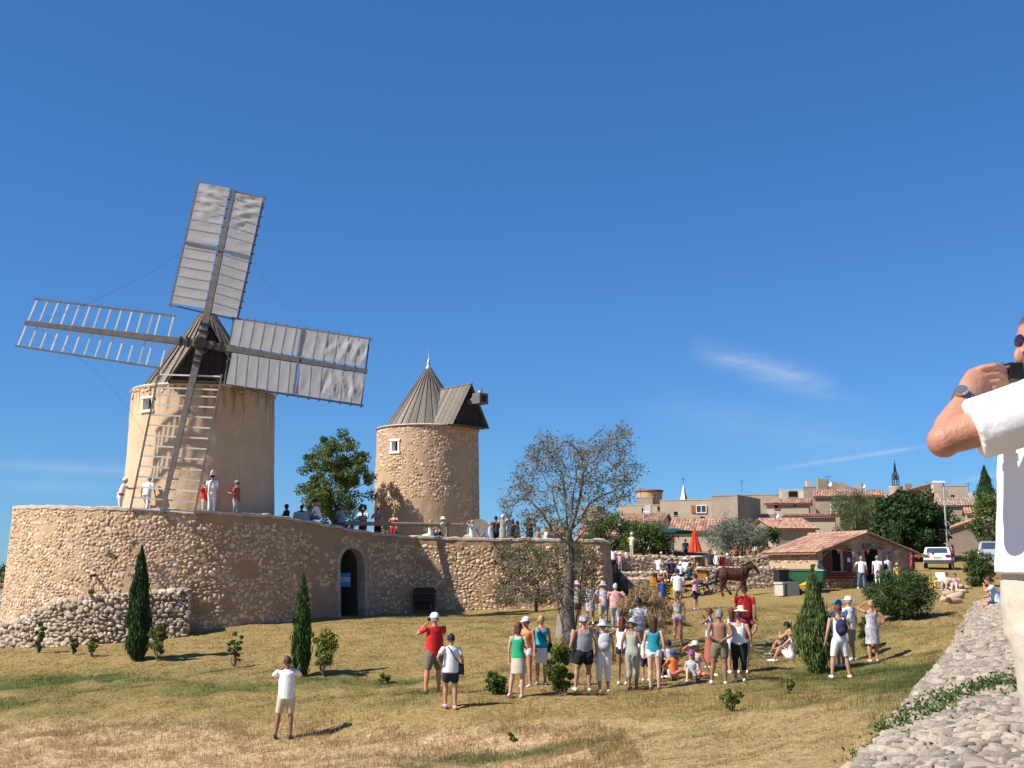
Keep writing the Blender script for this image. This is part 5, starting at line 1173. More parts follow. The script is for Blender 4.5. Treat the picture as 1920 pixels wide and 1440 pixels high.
hskip = lambda s, z: any(a - .1 < s < b_ + .1 and c - .05 < z < d + .05 for a, b_, c, d in hopen)
its = lay(hs, 0, HW, lambda s: -.2, lambda s: hz(s), .15, (.16, .38), .02, .05, skip=hskip, prob=.92)
hs2 = lambda s, z: (hA + uy * (HL - s) + up * z, -uy, -ux)
its += lay(hs2, 0, HL, lambda s: -.2, lambda s: ZE, .15, (.16, .38), .02, .05, skip=lambda s, z: z > .95 and z < 1.6, prob=.8)
stl = len(its)
inv = hM.inverted(); r3 = hM.to_3x3().inverted()
its = [(inv @ i[0], r3 @ i[1], r3 @ i[2], r3 @ i[3]) + i[4:] for i in its]
def stones_h(root, items, mt, nmax):
    sc = sorted(range(len(items)), key=lambda k: -max(items[k][4], items[k][5])); idx = set(sc[:nmax]); cache = {}
    fake = [items[k] for k in sc[nmax:]]
    for k in sc[:nmax]:
        c, t, n, u, w, h, d = items[k]; q = random.randrange(14)
        if q not in cache: cache[q] = mesh_np('stone', STV[q], STF[q], [mt])
        link('stone', cache[q], root, M=Matrix(((t.x * w, -n.x * d, u.x * h, c.x), (t.y * w, -n.y * d, u.y * h, c.y), (t.z * w, -n.z * d, u.z * h, c.z), (0, 0, 0, 1))))
    stones(root, fake, mt, nmax=0)
stones_h(hut, its, m_stoneg, 260)
for sgn, u0 in ((0, -.35), (1, HW + .3)):
    tiles('roof', (u0, -.28, ZE - .10), (u0, HL + .3, ZE - .10), (HW / 2, HL + .3, ZR + .06), (HW / 2, -.28, ZR + .06), m_tile, hut, sp=.2, th=.06)
b = MB()
for k in range(14): y = -.28 + k * (HL + .5) / 13; b.tube([(HW / 2, y, ZR + .08), (HW / 2, y + .36, ZR + .07)], [.11, .09], 8)
b.build('ridge_tiles', m_tile, hut)
# bench, bins, barbecue, wheelbarrow
def hw(px, py, o): u, z = hpx(px, py, o); return hA + ux * u - uy * o, z
def on_hut(name, label, cat, px, o, py=1100):
    u, z = hpx(px, py, o); p = hA + ux * u - uy * o; p.z = gh(p.x, p.y); return thing(name, label, cat, p, ph)
bench = on_hut('park_bench', 'dark red slatted bench against the hut below its window', 'bench', 1582, .55); m_bred = mat('bench_red', (.17, .035, .022), .6, .3, 4)
for y, z in ((-.2, .46), (-.06, .46), (.08, .46)): MB().box((0, y, z), (2.3, .12, .04)).build('seat_slat', m_bred, bench)
for z in (.62, .76, .88): MB().box((0, .2 + (z - .6) * .2, z), (2.3, .035, .1)).build('back_slat', m_bred, bench)
for x in (-.85, .85):
    MB().tube([(x, -.22, .0), (x, -.18, .42), (x, .1, .42), (x, .18, .5), (x, .28, .92)], .022, 5).tube([(x, .2, 0), (x, .05, .42)], .022, 5).build('leg', m_dark, bench)
def bin_(label, px, o, mt, lidm, sc=1.0, dpt=0):
    t = on_hut('wheeled_bin', label, 'waste bin', px, o); t.rotation_euler = (0, 0, ph - .9); MB().box((0, 0, .62 * sc), (1.15 * sc, .85 * sc, 1.0 * sc)).build('x', mt); o_ = bpy.data.objects['x']; bpy.data.objects.remove(o_)
    vs = [(x * (.48 if z < .5 else .62) * sc, y * (.36 if z < .5 else .46) * sc, z * sc) for z in (.14, 1.12) for x, y in ((-1, -1), (1, -1), (1, 1), (-1, 1))]
    MB().add(vs, [(3, 2, 1, 0), (4, 5, 6, 7), (0, 1, 5, 4), (1, 2, 6, 5), (2, 3, 7, 6), (3, 0, 4, 7)]).build('bin_body', mt, t)
    MB().box((0, 0, 1.17 * sc), (1.32 * sc, 1.0 * sc, .1 * sc), taper=.9).build('lid', lidm, t)
    for x in (-.4, .4): MB().tube([(x * sc - .04, -.3 * sc, .09), (x * sc + .04, -.3 * sc, .09)], .09, 8).build('wheel', m_dark, t)
m_bing = mat('bin_green', (.03, .12, .05), .45, .2); m_bint = mat('bin_teal', (.08, .32, .24), .45, .2)
bin_('large green wheeled bin with dark lid beside the hut', 1501, 1.5, m_bing, mat('bin_lid', (.03, .06, .045), .5)); bin_('pale teal lidded bin right next to the hut corner', 1527, 1.0, m_bing, m_bint, .95)
t = on_hut('black_cabinet', 'black square box standing on the block barbecue', 'cabinet', 1471, 1.9); t.location.z += .0; MB().box((0, .25, .95), (.62, .5, .62)).build('cabinet_body', m_dark, t); MB().box((0, .25, 1.28), (.66, .54, .04)).build('lid', mat('dark_red_lid', (.12, .03, .03), .6), t)
t = on_hut('block_barbecue', 'pale concrete block barbecue with a square dark opening', 'barbecue', 1474, 2.5)
for x, w in ((-.42, .12), (.18, .76)): MB().box((x, 0, .3), (w, .7, .6)).build('block', mat('pale_concrete', (.52, .49, .44), .9, .3), t)
MB().box((0, 0, .64), (1.05, .75, .1)).build('slab', MATS['pale_concrete'], t); MB().box((-.28, .12, .32), (.18, .4, .42)).build('opening', m_black, t)
t = on_hut('wheelbarrow', 'yellow trayed wheelbarrow leaning by the green bins', 'wheelbarrow', 1512, 2.4); MB().poly([(-.3, -.2, .55), (.3, -.2, .75), (.2, -.2, .45), (-.2, -.2, .35)], (0, .45, 0)).build('tray', mat('barrow_yellow', (.75, .45, .03), .5), t)
MB().tube([(-.5, -.2, .1), (.5, -.2, .8)], .02, 5).tube([(-.5, .2, .1), (.5, .2, .8)], .02, 5).build('handles', m_dark, t); MB().tube([(-.48, -.03, .18), (-.48, .03, .18)], .18, 12).build('wheel', m_dark, t)
MB().tube([(.2, -.15, .5), (.3, -.15, 0)], .02, 5).build('leg', m_dark, t)
# bunting
t = thing('bunting', 'string of small coloured pennants hanging across the hut front', 'bunting', hA, ph); fl = [(1526, 1058, 'r'), (1538, 1050, 'b'), (1558, 1026, 'g'), (1572, 1030, 'o'), (1600, 1035, 'w'), (1612, 1034, 'r'), (1627, 1031, 'o'), (1638, 1020, 'g'), (1654, 1024, 'r'), (1667, 1033, 'b'), (1680, 1033, 'y'), (1694, 1028, 'g'), (1706, 1028, 'r'), (1719, 1036, 'r')]
fc_ = {'r': (.62, .05, .04), 'b': (.05, .07, .42), 'g': (.03, .38, .2), 'o': (.75, .28, .04), 'w': (.7, .72, .72), 'y': (.7, .5, .05)}
pp = []
for px, py, c in fl:
    u, z = hpx(px, py, .22); pp.append(Vector((u, -.22, z))); a = random.uniform(-.5, .5); MB().poly([(u - .14, -.22, z), (u + .14, -.22 + .04 * a, z + .01), (u + .03 * a, -.24, z - .27)], (0, .008, 0)).build('pennant', mat('pennant_' + {'r': 'red', 'b': 'blue', 'g': 'green', 'o': 'orange', 'w': 'white', 'y': 'yellow'}[c], fc_[c], .7, .1), t)
MB().tube(pp, .008, 4, False).build('string', m_white, t)
# second string going right
t = thing('bunting', 'pennant string running from the hut corner towards the road', 'bunting', (0, 0, 0)); pp = []
for k, c in enumerate('rgyb'):
    p = P(1722 + k * 9, 1040 - k * 2, 66 + k); pp.append(p); MB().poly([p + Vector((-.13, 0, 0)), p + Vector((.13, 0, 0)), p + Vector((0, -.02, -.26))], (0, .008, 0)).build('pennant', mat('pennant_' + {'r': 'red', 'b': 'blue', 'g': 'green', 'y': 'yellow'}[c], fc_[c]), t)
MB().tube(pp, .008, 4, False).build('string', m_white, t)
# pots on the upper wall
for k, (px, c, lab) in enumerate(((1437, (.65, .2, .05), 'orange trough of flowers at the left of the upper wall'), (1452, (.65, .16, .05), 'orange pot on the upper wall beside the trough'), (1464, (.6, .06, .04), 'red flowering pot nearest the little model house'), (1404, (.45, .15, .1), 'terracotta pot on the upper wall behind the horse neck'), (1415, (.75, .72, .7), 'white flowering pot behind the horse head'), (1378, (.5, .2, .14), 'terracotta pot under the olive tree'))):
    t = thing('flower_pot', lab, 'flower pot', P(px, 1040, 69.9), group='pots on the upper garden wall'); MB().lathe((0, 0, 0), [(.12, 0), (.17, .2), (.19, .24), (.15, .25), (.0, .22)], 10).build('pot', mat('terracotta', (.45, .2, .12), .8), t, True)
    rs = np.random.RandomState(k); leafmesh('flowers', rs.normal(0, .07, (60, 3)) + np.array([0, 0, .30]), .07, mat('flower_%s' % 'orange pink red brick white rose'.split()[k], c, .7, .2, tint=.2), t, .8, seed=k)
t = thing('model_house', 'tiny white model house with tiled roof on the wall by the hut', 'ornament', P(1489, 1036, 70), .3); MB().poly([(-.35, 0, 0), (.35, 0, 0), (.35, 0, .3), (0, 0, .5), (-.35, 0, .3)], (0, .4, 0)).build('wall', m_white, t); MB().box((.1, -.01, .15), (.12, .02, .22)).build('opening', m_black, t)
for sgn in (-1, 1): MB().poly([(sgn * .45, -.06, .27), (0, -.06, .54), (0, -.06, .59), (sgn * .45, -.06, .32)], (0, .52, 0)).build('roof', m_tile, t)
# parasols, tables, awning
t = thing('closed_parasol', 'closed bright red parasol standing on the terrace behind the carriage', 'parasol', P(1304, 1064, 70)); zz = lambda py: H(1304, py, 70) - H(1304, 1064, 70)
MB().tube([(0, 0, 0), (0, 0, zz(991))], .02, 6).build('pole', m_dark, t); rs = random.Random(3); b = MB(); n = 20; V = []
for r, py in ((.03, 993), (.12, 1000), (.2, 1014), (.3, 1028), (.36, 1035)): V += [(r * (1 + .22 * (k % 2)) * cos(2 * pi * k / n), r * (1 + .22 * (k % 2)) * sin(2 * pi * k / n), zz(py) + rs.uniform(-.02, .02)) for k in range(n)]
b.add(V, [(i * n + k, i * n + (k + 1) % n, (i + 1) * n + (k + 1) % n, (i + 1) * n + k) for i in range(4) for k in range(n)]).build('folded_canopy', mat('parasol_red', (.62, .055, .02), .7, .3, 4), t)
t = thing('green_parasol', 'wide flat dark green parasol open over the terrace', 'parasol', P(1263, 1045, 73.5)); zz = lambda py: H(1263, py, 73.5) - H(1263, 1045, 73.5)
MB().tube([(0, 0, 0), (0, 0, zz(990))], .05, 6).build('pole', mat('grey_pole', (.35, .38, .42), .5), t); n = 8; s_ = 73.5 / F
V = [(0, 0, zz(990))] + [(39 * s_ * cos(2 * pi * k / n), 1.3 * sin(2 * pi * k / n), zz(996)) for k in range(n)] + [(39 * s_ * cos(2 * pi * k / n), 1.3 * sin(2 * pi * k / n), zz(1000)) for k in range(n)]
MB().add(V, [(0, 1 + k, 1 + (k + 1) % n) for k in range(n)] + [(1 + k, 1 + n + k, 1 + n + (k + 1) % n, 1 + (k + 1) % n) for k in range(n)]).build('canopy', mat('awning_green', (.01, .075, .06), .7), t)
for k in range(4): MB().tube([(0, 0, zz(1000)), (30 * s_ * cos(pi / 4 + k * pi / 2), 1.0 * sin(pi / 4 + k * pi / 2), zz(996))], .015, 4).build('rib', m_dark, t)
for lab, px, Yq in (('white cafe table under the red parasol', 1311, 69.5), ('white cafe table under the olive tree', 1352, 69)):
    t = thing('cafe_table', lab, 'table', P(px, 1065, Yq)); MB().tube([(0, 0, .68), (0, 0, .72)], .55, 18).build('tabletop', m_white, t)
    for a in range(4): MB().bar((.1 * cos(a * pi / 2), .1 * sin(a * pi / 2), .68), (.35 * cos(a * pi / 2), .35 * sin(a * pi / 2), 0), .03).build('leg', m_dark, t)
# cars
def car(label, px, py, Y, rz, w, mt, kind):
    p = P(px, py, Y); t = thing('parked_car', label, 'car', p, rz, group='cars parked on the road'); L_, W_ = 4.2, 1.7; s = 1
    pr = [(-2.1, .35), (-2.12, .62), (-2.0, .92), (-1.5, .98), (-.95, 1.4), (.55, 1.43), (1.25, .98), (1.95, .86), (2.1, .6), (2.08, .32)] if kind == 0 else [(-2.1, .35), (-2.12, .7), (-1.98, 1.05), (-1.7, 1.62), (.4, 1.68), (1.15, 1.12), (1.95, .95), (2.1, .65), (2.08, .32)]
    V = []; n = len(pr)
    for x, k in ((-.85, 0), (-.80, 1), (.80, 1), (.85, 0)):
        for y, z in pr:
            V.append((x * (.86 if z > 1.1 else 1), y, z if k else z - .03 * (z > .9)))
    fs = [(i * n + j, (i + 1) * n + j, (i + 1) * n + j + 1, i * n + j + 1) for i in range(3) for j in range(n - 1)] + [tuple(range(n - 1, -1, -1)), tuple(range(3 * n, 4 * n))] + [(i * n, i * n + n - 1, (i + 1) * n + n - 1, (i + 1) * n) for i in range(3)]
    MB().add(V, fs).build('body', mt, t)
    q = [(-1.46, 1.03), (-1.0, 1.35)] if kind == 0 else [(-1.93, 1.15), (-1.74, 1.56)]
    MB().add([(-.66, q[0][0] - .03, q[0][1]), (.66, q[0][0] - .03, q[0][1]), (.6, q[1][0] - .03, q[1][1]), (-.6, q[1][0] - .03, q[1][1])], [(0, 1, 2, 3)]).build('rear_window', m_glass, t)
    for sx in (-1, 1):
        MB().poly([(sx * .80, -1.2, 1.02), (sx * .80, .95, 1.02), (sx * .725, .45, 1.36), (sx * .725, -.85, 1.36)], (sx * .012, 0, 0)).build('side_window', m_glass, t)
        MB().box((sx * .66, -2.08, .82), (.3, .1, .16)).build('tail_light', mat('tail_lamp', (.3, .02, .02), .4), t)
        for y in (-1.3, 1.3):
            wl = MB().tube([(sx * .66, y, .31), (sx * .86, y, .31)], .31, 16).build('wheel', m_dark, t); MB().tube([(sx * .86, y, .31), (sx * .875, y, .31)], .17, 10).build('rim', mat('alloy', (.5, .5, .5), .4), wl)
    MB().box((0, -2.13, .45), (1.66, .14, .2)).build('bumper', mat('bumper_dark', (.08, .08, .085), .6) if kind == 0 else mt, t); MB().box((0, -2.13, .74), (.5, .03, .1)).build('number_plate', mat('plate', (.6, .55, .3), .5), t)
car('white saloon parked with its rear towards the lawn', 1759, 1066, 78, -.36, 1.7, mat('car_white', (.78, .79, .8), .25, .1, spec=.5), 0)
car('pale blue grey hatchback half hidden behind the evergreen bush', 1866, 1062, 78, -.46, 1.7, mat('car_blue', (.30, .36, .43), .25, .1, spec=.5), 1)
# odd things along the rampart
gq = G(797, 1148); gq = Vector((gq.x, gq.y - .7, gq.z)); t = thing('wooden_cart', 'old brown wooden feed cart standing in the shade of the rampart', 'cart', gq, .1); m_cart = mat('old_red_wood', (.10, .04, .03), .8, .5, 4)
MB().box((0, 0, .72), (1.0, .5, .36)).build('crate', m_cart, t); MB().poly([(-.55, -.32, .95), (.55, -.32, .95), (.45, .1, 1.15), (-.45, .1, 1.15)], (0, 0, .05)).build('lid', m_cart, t); MB().box((0, .1, .35), (.6, .3, .4)).build('shelf_box', m_cart, t)
for x in (-.46, .46):
    for y in (-.2, .2): MB().bar((x, y, 0), (x, y, .6), .07).build('leg', m_cart, t)
ga2 = G(1052, 1194); t = thing('stone_marker', 'pale rough stone pillar standing left of the almond trunk', 'stone pillar', ga2); m_pil = mat('pale_pillar', (.52, .47, .40), .9, .5, 4, (.4, .35, .28), bump=.3)
MB().add([(-.2, -.1, -.1), (.3, -.1, -.1), (.3, .15, -.1), (-.2, .15, -.1), (-.12, -.08, .78), (.2, -.08, .82), (.2, .1, .82), (-.12, .1, .78)], [(3, 2, 1, 0), (4, 5, 6, 7), (0, 1, 5, 4), (1, 2, 6, 5), (2, 3, 7, 6), (3, 0, 4, 7)]).build('pillar', m_pil, t)
# log rail on the rampart
za = 2.0
def rw(px, py, back=.8):     # a point above the rampart head, set back from its face
    best = min((wall_xy(s)[0] - wall_xy(s)[2] * back for s in np.arange(SA - 6, SCc, .1)), key=lambda p: abs(960 + F * p.x / p.y - px)); return P(px, py, best.y)
t = thing('log_rail', 'round wooden log rail on posts along the rampart head', 'rail', (0, 0, 0)); m_log = mat('grey_log', (.36, .29, .22), .85, .4, 4)
a, b_, c = rw(645, 981), rw(838, 984), rw(868, 985); MB().tube([a, a.lerp(c, .5) + up * .0, c], .1, 10).build('log', m_log, t)
for px in (838, 745, 660): p = rw(px, 983); MB().tube([p, p - up * 1.2], .1, 8).build('post', m_log, t)
p = rw(566, 968, .9); t = thing('stone_seat_block', 'pale dressed block on the rampart head left of the man in black hat', 'stone block', p); MB().box((0, 0, 0), (.75, .5, .36), taper=.88).build('block_body', MATS['pale_concrete'], t)
p = rw(897, 1003, 2.2); t = thing('millstone', 'grey upright millstone leaning by the bare mill tower', 'millstone', p); MB().tube([(0, .12, .2), (0, -.12, .2)], .62, 24).build('disc', r_grey, t); 
# rocks by the right shrubs and the garden chair
rs = random.Random(12)
ROCKL = ['broad flat rock in the front middle of the loose pile', 'widest low rock at the front right of the loose pile', 'rounded rock behind the front rocks of the pile', 'small rock at the upper right of the loose pile', 'small rock touching the garden chair leg', 'rock in the centre top of the loose pile', 'long pale rock lying apart to the right of the pile', 'smallest rock farthest right near the embankment', 'lowest left rock at the foot of the pile', 'lowest middle rock at the foot of the pile']
for k, (px, py, w) in enumerate(((1776, 1116, .7), (1790, 1122, .8), (1803, 1112, .6), (1812, 1104, .5), (1783, 1108, .5), (1796, 1104, .6), (1830, 1100, .7), (1844, 1098, .5), (1770, 1128, .6), (1786, 1132, .7))):
    q_ = rs.randrange(14); g = G(px, py); t = tag(link('rock', mesh_np('rock', STV[q_] * np.array([w, w * .7, w * .5]), STF[q_], [m_stone]), loc=g + up * .08), ROCKL[k], 'rock', 'rocks piled near the garden chair')
    t.rotation_euler = (rs.uniform(-.3, .3), rs.uniform(-.3, .3), rs.uniform(0, 3))
g = G(1764, 1104); t = thing('garden_chair', 'white plastic garden chair at the edge of the rocks', 'chair', g, -.5)
MB().box((0, 0, .42), (.5, .5, .04)).build('seat', m_white, t); MB().poly([(-.25, .24, .42), (.25, .24, .42), (.28, .36, .86), (-.28, .36, .86)], (0, .03, 0)).build('backrest', m_white, t)
for x in (-.23, .23):
    MB().bar((x * 1.15, -.22, .64), (x * 1.15, .28, .64), .05, .03).build('armrest', m_white, t)
    for y in (-.22, .22): MB().bar((x, y, .42), (x * 1.1, y * 1.1, 0), .04).build('leg', m_white, t)
t = thing('yellow_bag', 'bright yellow bag hanging beside the white garden chair', 'bag', G(1750, 1104) + up * .02); MB().poly([(-.16, 0, 0), (.16, 0, 0), (.2, 0, .55), (-.14, 0, .6)], (0, .15, 0)).build('bag_body', mat('bag_yellow', (.75, .52, .03), .6), t)
# weeds on the bank
t = thing('bank_weeds', 'green weeds creeping along the cracks of the stone embankment', 'weeds', (0, 0, 0)); rs = np.random.RandomState(2); c_ = []
for _ in range(150):
    u = rs.uniform(0, 1); Yq = 8.2 + 2.6 * u + rs.normal(0, .12); f = .25 + u * 1.5 + rs.normal(0, .22)
    if f < 1: p = bsurf(Yq, f)[0]
    else: p = Vector((bx(Yq) + 1.15 * f, Yq, btop(Yq) + (f - 1) * .3))
    c_.append(tuple(p + up * .03))
c_ = np.array(c_); k = rs.randint(0, len(c_), 7000); leafmesh('foliage', c_[k] + rs.normal(0, 1, (7000, 3)) * np.array([.07, .09, .03]), .04, mlB, t, .5, seed=3)
# ---------------------------------------------------------------- people
SKIN = {'fair': (.60, .36, .26), 'tan': (.47, .25, .155), 'brown': (.30, .15, .09), 'red': (.55, .23, .14), 'dark': (.10, .05, .035)}
def mskin(k): return mat('skin_' + k, SKIN[k], .55, .2, 6, tuple(c * .8 for c in SKIN[k]), spec=.3)
CL = {'white': (.80, .79, .77), 'red': (.62, .03, .03), 'dred': (.30, .03, .05), 'green': (.02, .36, .17), 'turq': (.02, .38, .50), 'blue': (.04, .09, .35), 'teal': (.02, .26, .34), 'navy': (.03, .035, .07), 'black': (.02, .02, .022),
      'khaki': (.36, .31, .21), 'beige': (.55, .47, .36), 'olive': (.17, .17, .11), 'grey': (.27, .28, .28), 'lgrey': (.45, .46, .46), 'cream': (.66, .62, .40), 'pink': (.75, .36, .42), 'lblue': (.36, .52, .62), 'orange': (.75, .20, .05),
      'denim': (.12, .17, .27), 'brown': (.14, .08, .05), 'sage': (.36, .40, .32), 'brick': (.42, .12, .08), 'mustard': (.55, .42, .08), 'purple': (.30, .06, .30), 'paleblue': (.55, .66, .74)}
PR = {'floral': ((.72, .70, .68), (.14, .12, .17), 9), 'redfloral': ((.55, .16, .16), (.60, .48, .40), 10), 'camo': ((.50, .47, .38), (.22, .24, .2), 7), 'bw': ((.75, .74, .74), (.10, .10, .12), 11), 'dirtyjeans': ((.20, .26, .36), (.45, .46, .5), 6), 'greenprint': ((.50, .55, .38), (.15, .16, .12), 12), 'stripe': ((.10, .10, .12), (.6, .58, .5), 5)}
def cloth(k):
    if k in PR: return mat('cloth_' + k, PR[k][0], .85, .5, PR[k][2], PR[k][1], bump=.1, bscale=8)
    c = CL[k]; return mat('cloth_' + k, c, .85, .25, 5, tuple(v * .82 for v in c), bump=.15, bscale=9)
HAIR = {'black': (.012, .010, .009), 'brown': (.06, .032, .018), 'grey': (.30, .28, .27), 'blond': (.42, .27, .12), 'auburn': (.13, .035, .02), 'white': (.6, .58, .55)}
def mhair(k): return mat('hair_' + k, HAIR[k], .6, .5, 14, tuple(c * .6 for c in HAIR[k]), spec=.3)
PEND = []
def remesh(b, name, mt, parent, vox, sm=3, extra=None):
    me = bpy.data.meshes.new(name); me.from_pydata(b.v, [], b.f); o = link(name, me, parent)
    m = o.modifiers.new('r', 'REMESH'); m.mode = 'VOXEL'; m.voxel_size = vox; m.adaptivity = 0
    if sm: s = o.modifiers.new('s', 'SMOOTH'); s.iterations = sm; s.factor = .5
    PEND.append((o, mt, extra)); return o
def finish_remesh():
    dg = bpy.context.evaluated_depsgraph_get(); res = [bpy.data.meshes.new_from_object(o.evaluated_get(dg)) for o, _, _ in PEND]
    for (o, mt, extra), m2 in zip(PEND, res):
        nv = len(m2.vertices); V = np.zeros(nv * 3, np.float32); m2.vertices.foreach_get('co', V); V = V.reshape(-1, 3); Fc = [tuple(p.vertices) for p in m2.polygons]
        if extra is not None and extra.v:
            n0 = len(V); V = np.concatenate([V, np.array([tuple(v) for v in extra.v], np.float32)]); Fc += [tuple(i + n0 for i in f) for f in extra.f]
        me = bpy.data.meshes.new(o.name); me.from_pydata(V.tolist(), [], Fc); me.polygons.foreach_set('use_smooth', [True] * len(Fc)); me.materials.append(mt); me.update()
        old = o.data; o.modifiers.clear(); o.data = me; bpy.data.meshes.remove(old); bpy.data.meshes.remove(m2)
    PEND.clear()
ARM = {  # shoulder->elbow, elbow->wrist (x outward, y forward, z up)
 'down': ((.06, -.02, -.28), (.02, .05, -.25)), 'slack': ((.09, -.05, -.27), (.03, .08, -.24)), 'cam': ((.13, .18, -.13), (-.20, .03, .18)), 'shade': ((.17, .13, .10), (-.22, .02, .13)), 'hip': ((.18, -.08, -.21), (-.13, .09, -.19)),
 'behind': ((.07, -.11, -.26), (-.19, -.04, -.10)), 'fold': ((.06, .04, -.27), (-.21, .15, .05)), 'reach': ((.02, .24, -.14), (0, .25, .03)), 'hold': ((.05, .08, -.26), (-.08, .22, .06)), 'prop': ((.08, -.12, -.24), (.03, -.10, -.24)),
 'knees': ((.02, .20, -.18), (-.10, .22, -.06)), 'up': ((.12, .10, .24), (-.04, .08, .24)), 'out': ((.24, .06, -.12), (.2, .14, .02)), 'lap': ((.05, .10, -.26), (-.10, .2, -.04)), 'point': ((.05, .27, .02), (0, .26, .06)), 'swing': ((.08, .12, -.25), (.03, .18, -.16)), 'swingb': ((.08, -.16, -.24), (.02, -.1, -.23))}
LEG = {'stand': ((.015, .01, -.42), (.0, -.03, -.41)), 'wide': ((.08, .02, -.41), (.05, -.03, -.40)), 'fwd': ((.0, .15, -.39), (0, -.01, -.41)), 'back': ((.0, -.04, -.42), (0, -.22, -.35)), 'chair': ((.03, .43, -.02), (.0, .03, -.42)), 'hang': ((.03, .40, .0), (0, .12, -.38)),
       'gknee': ((.03, .30, .30), (.0, .20, -.36)), 'gout': ((.05, .42, .08), (.02, .40, -.10)), 'gcross': ((.24, .30, .05), (-.26, .14, -.08)), 'gside': ((.30, .28, .02), (.16, -.30, -.03))}
def person(label, pos, h, face, top='white', bottom='navy', hair='brown', hs='short', skin='tan', arms=('down', 'down'), legs=('stand', 'stand'), lean=0, hat=None, hatk='cap', tk='tee', bk='shorts', build=1.0, sex='m', vox=None, pelvis=None, turn=0, nod=0, group=None, shoes='white', z0=None, belt=None, scarf=None, child=False):
    s = h / 1.75; px_m = F / max(pos.y, 3); vox = vox or max(.017, 1.15 / px_m * .9); t = thing('person', label, 'person', pos, radians(face), group)
    bw = build; fem = sex == 'f'; hd = 1.14 if child else 1.0
    PZ = .92 if pelvis is None else pelvis / s if False else (.92 if pelvis is None else pelvis)
    pel = Vector((0, 0, PZ)); R_ = Matrix.Rotation(-radians(lean), 3, 'X')
    tp = lambda x, y, z: pel + R_ @ Vector((x, y, z - .92))
    bw *= 1.04; hd *= 1.07; shw = (.175 if fem else .20) * (.5 + .5 * bw); hipw = (.155 if fem else .148) * bw; wst = (.115 if fem else .138) * bw
    b = MB(); ex = MB()
    def loft(pts, n=10, bm=None):
        bm = bm or b; rings = []; q = [Vector(p) for p, _, _ in pts]
        for i, (p, rx, ry) in enumerate(pts):
            dd = (q[min(i + 1, len(q) - 1)] - q[max(i - 1, 0)]).normalized(); X_ = Vector((1, 0, 0)); X_ = (X_ - dd * X_.dot(dd)); X_ = X_.normalized() if X_.length > .05 else Vector((0, 1, 0)); Y_ = dd.cross(X_)
            rings += [Vector(p) + X_ * rx * cos(2 * pi * k / n) + Y_ * ry * sin(2 * pi * k / n) for k in range(n)]
        fs = [(i * n + k, i * n + (k + 1) % n, (i + 1) * n + (k + 1) % n, (i + 1) * n + k) for i in range(len(pts) - 1) for k in range(n)] + [tuple(range(n - 1, -1, -1)), tuple((len(pts) - 1) * n + k for k in range(n))]
        bm.add([v * s for v in rings], fs)
    def torso(e, z0_, z1_, bm):
        prof = [(.84, hipw * .8, .10), (.90, hipw * 1.05, .115), (.97, hipw * 1.02, .115), (1.08, wst * 1.03, .10 * (.4 + .6 * bw)), (1.16, wst * 1.05, .098 * (.4 + .6 * bw)), (1.28, .15 * (.5 + .5 * bw), .11), (1.37, .158 * (.5 + .5 * bw), .105), (1.425, shw * .86, .075), (1.455, .085, .065), (1.48, .06, .058)]
        zs_ = [z0_] + [p[0] for p in prof if z0_ < p[0] < z1_] + [z1_]; out = []
        for z in zs_:
            rx = lin(z, [p[0] for p in prof], [p[1] for p in prof]); ry = lin(z, [p[0] for p in prof], [p[2] for p in prof]); out.append((tp(0, .01 if z > 1.2 else 0, z), rx + e, ry + e))
        loft(out, 14, bm)
    torso(0, .84, 1.48, b)
    hc = tp(0, .015, 1.63); fw = Matrix.Rotation(radians(turn), 3, 'Z') @ Matrix.Rotation(-radians(nod + lean * .3), 3, 'X')
    loft([(tp(0, -.005, 1.44), .058, .058), (tp(0, 0, 1.5), .052, .054), (hc + Vector((0, -.01, -.05)), .05, .055)], 10)
    b.sph(hc * s, (.076 * s * hd, .095 * s * hd, .115 * s * hd), 12, 8, fw); b.sph((hc + fw @ Vector((0, .025, -.065)) * hd) * s, (.052 * s * hd, .06 * s * hd, .055 * s * hd), 8, 6, fw)
    b.sph((hc + fw @ Vector((0, .10, -.015)) * hd) * s, (.014 * s, .022 * s, .024 * s), 6, 5, fw)
    for sx in (-1, 1): ex.sph((hc + fw @ Vector((sx * .078, -.005, -.01)) * hd) * s, (.012 * s, .02 * s, .03 * s), 6, 5, fw)
    sj = {}; 
    for i, sx in enumerate((-1, 1)):
        sh = tp(sx * shw, .0, 1.415); e_, w_ = (ARM[arms[i]] if isinstance(arms[i], str) else arms[i]); e1 = sh + Vector((sx * e_[0], e_[1], e_[2])); w1 = e1 + Vector((sx * w_[0], w_[1], w_[2])); ad = (w1 - e1).normalized()
        sj[sx] = (sh, e1, w1); am = .95 if fem else 1.12
        loft([(tp(sx * (shw - .05), 0, 1.41), .045, .05), (sh, .052 * am * bw, .055 * am), (sh.lerp(e1, .35), .046 * am * bw, .05 * am), (sh.lerp(e1, .95), .037 * am, .038 * am), (e1.lerp(w1, .25), .038 * am, .038 * am), (w1, .025 * am, .024 * am), (w1 + ad * .03, .03, .022), (w1 + ad * .075, .036, .017), (w1 + ad * .10, .03, .013)], 8)
        side = ad.cross(Vector((0, 0, 1))); side = side.normalized() if side.length > .1 else Vector((sx, 0, 0)); side = -side if side.x * sx > 0 else side; nrm_ = ad.cross(side)
        for k, (o, ln) in enumerate(((-.024, .062), (-.008, .075), (.008, .07), (.024, .055))):
            f0 = w1 + ad * .085 + side * o; f1 = f0 + ad * ln * .5 + nrm_ * .008; f2 = f1 + ad * ln * .45 + nrm_ * .022 * (1 if nrm_.y > 0 else 1); ex.tube([f0 * s, f1 * s, f2 * s], [.009 * s, .008 * s, .006 * s], 5)
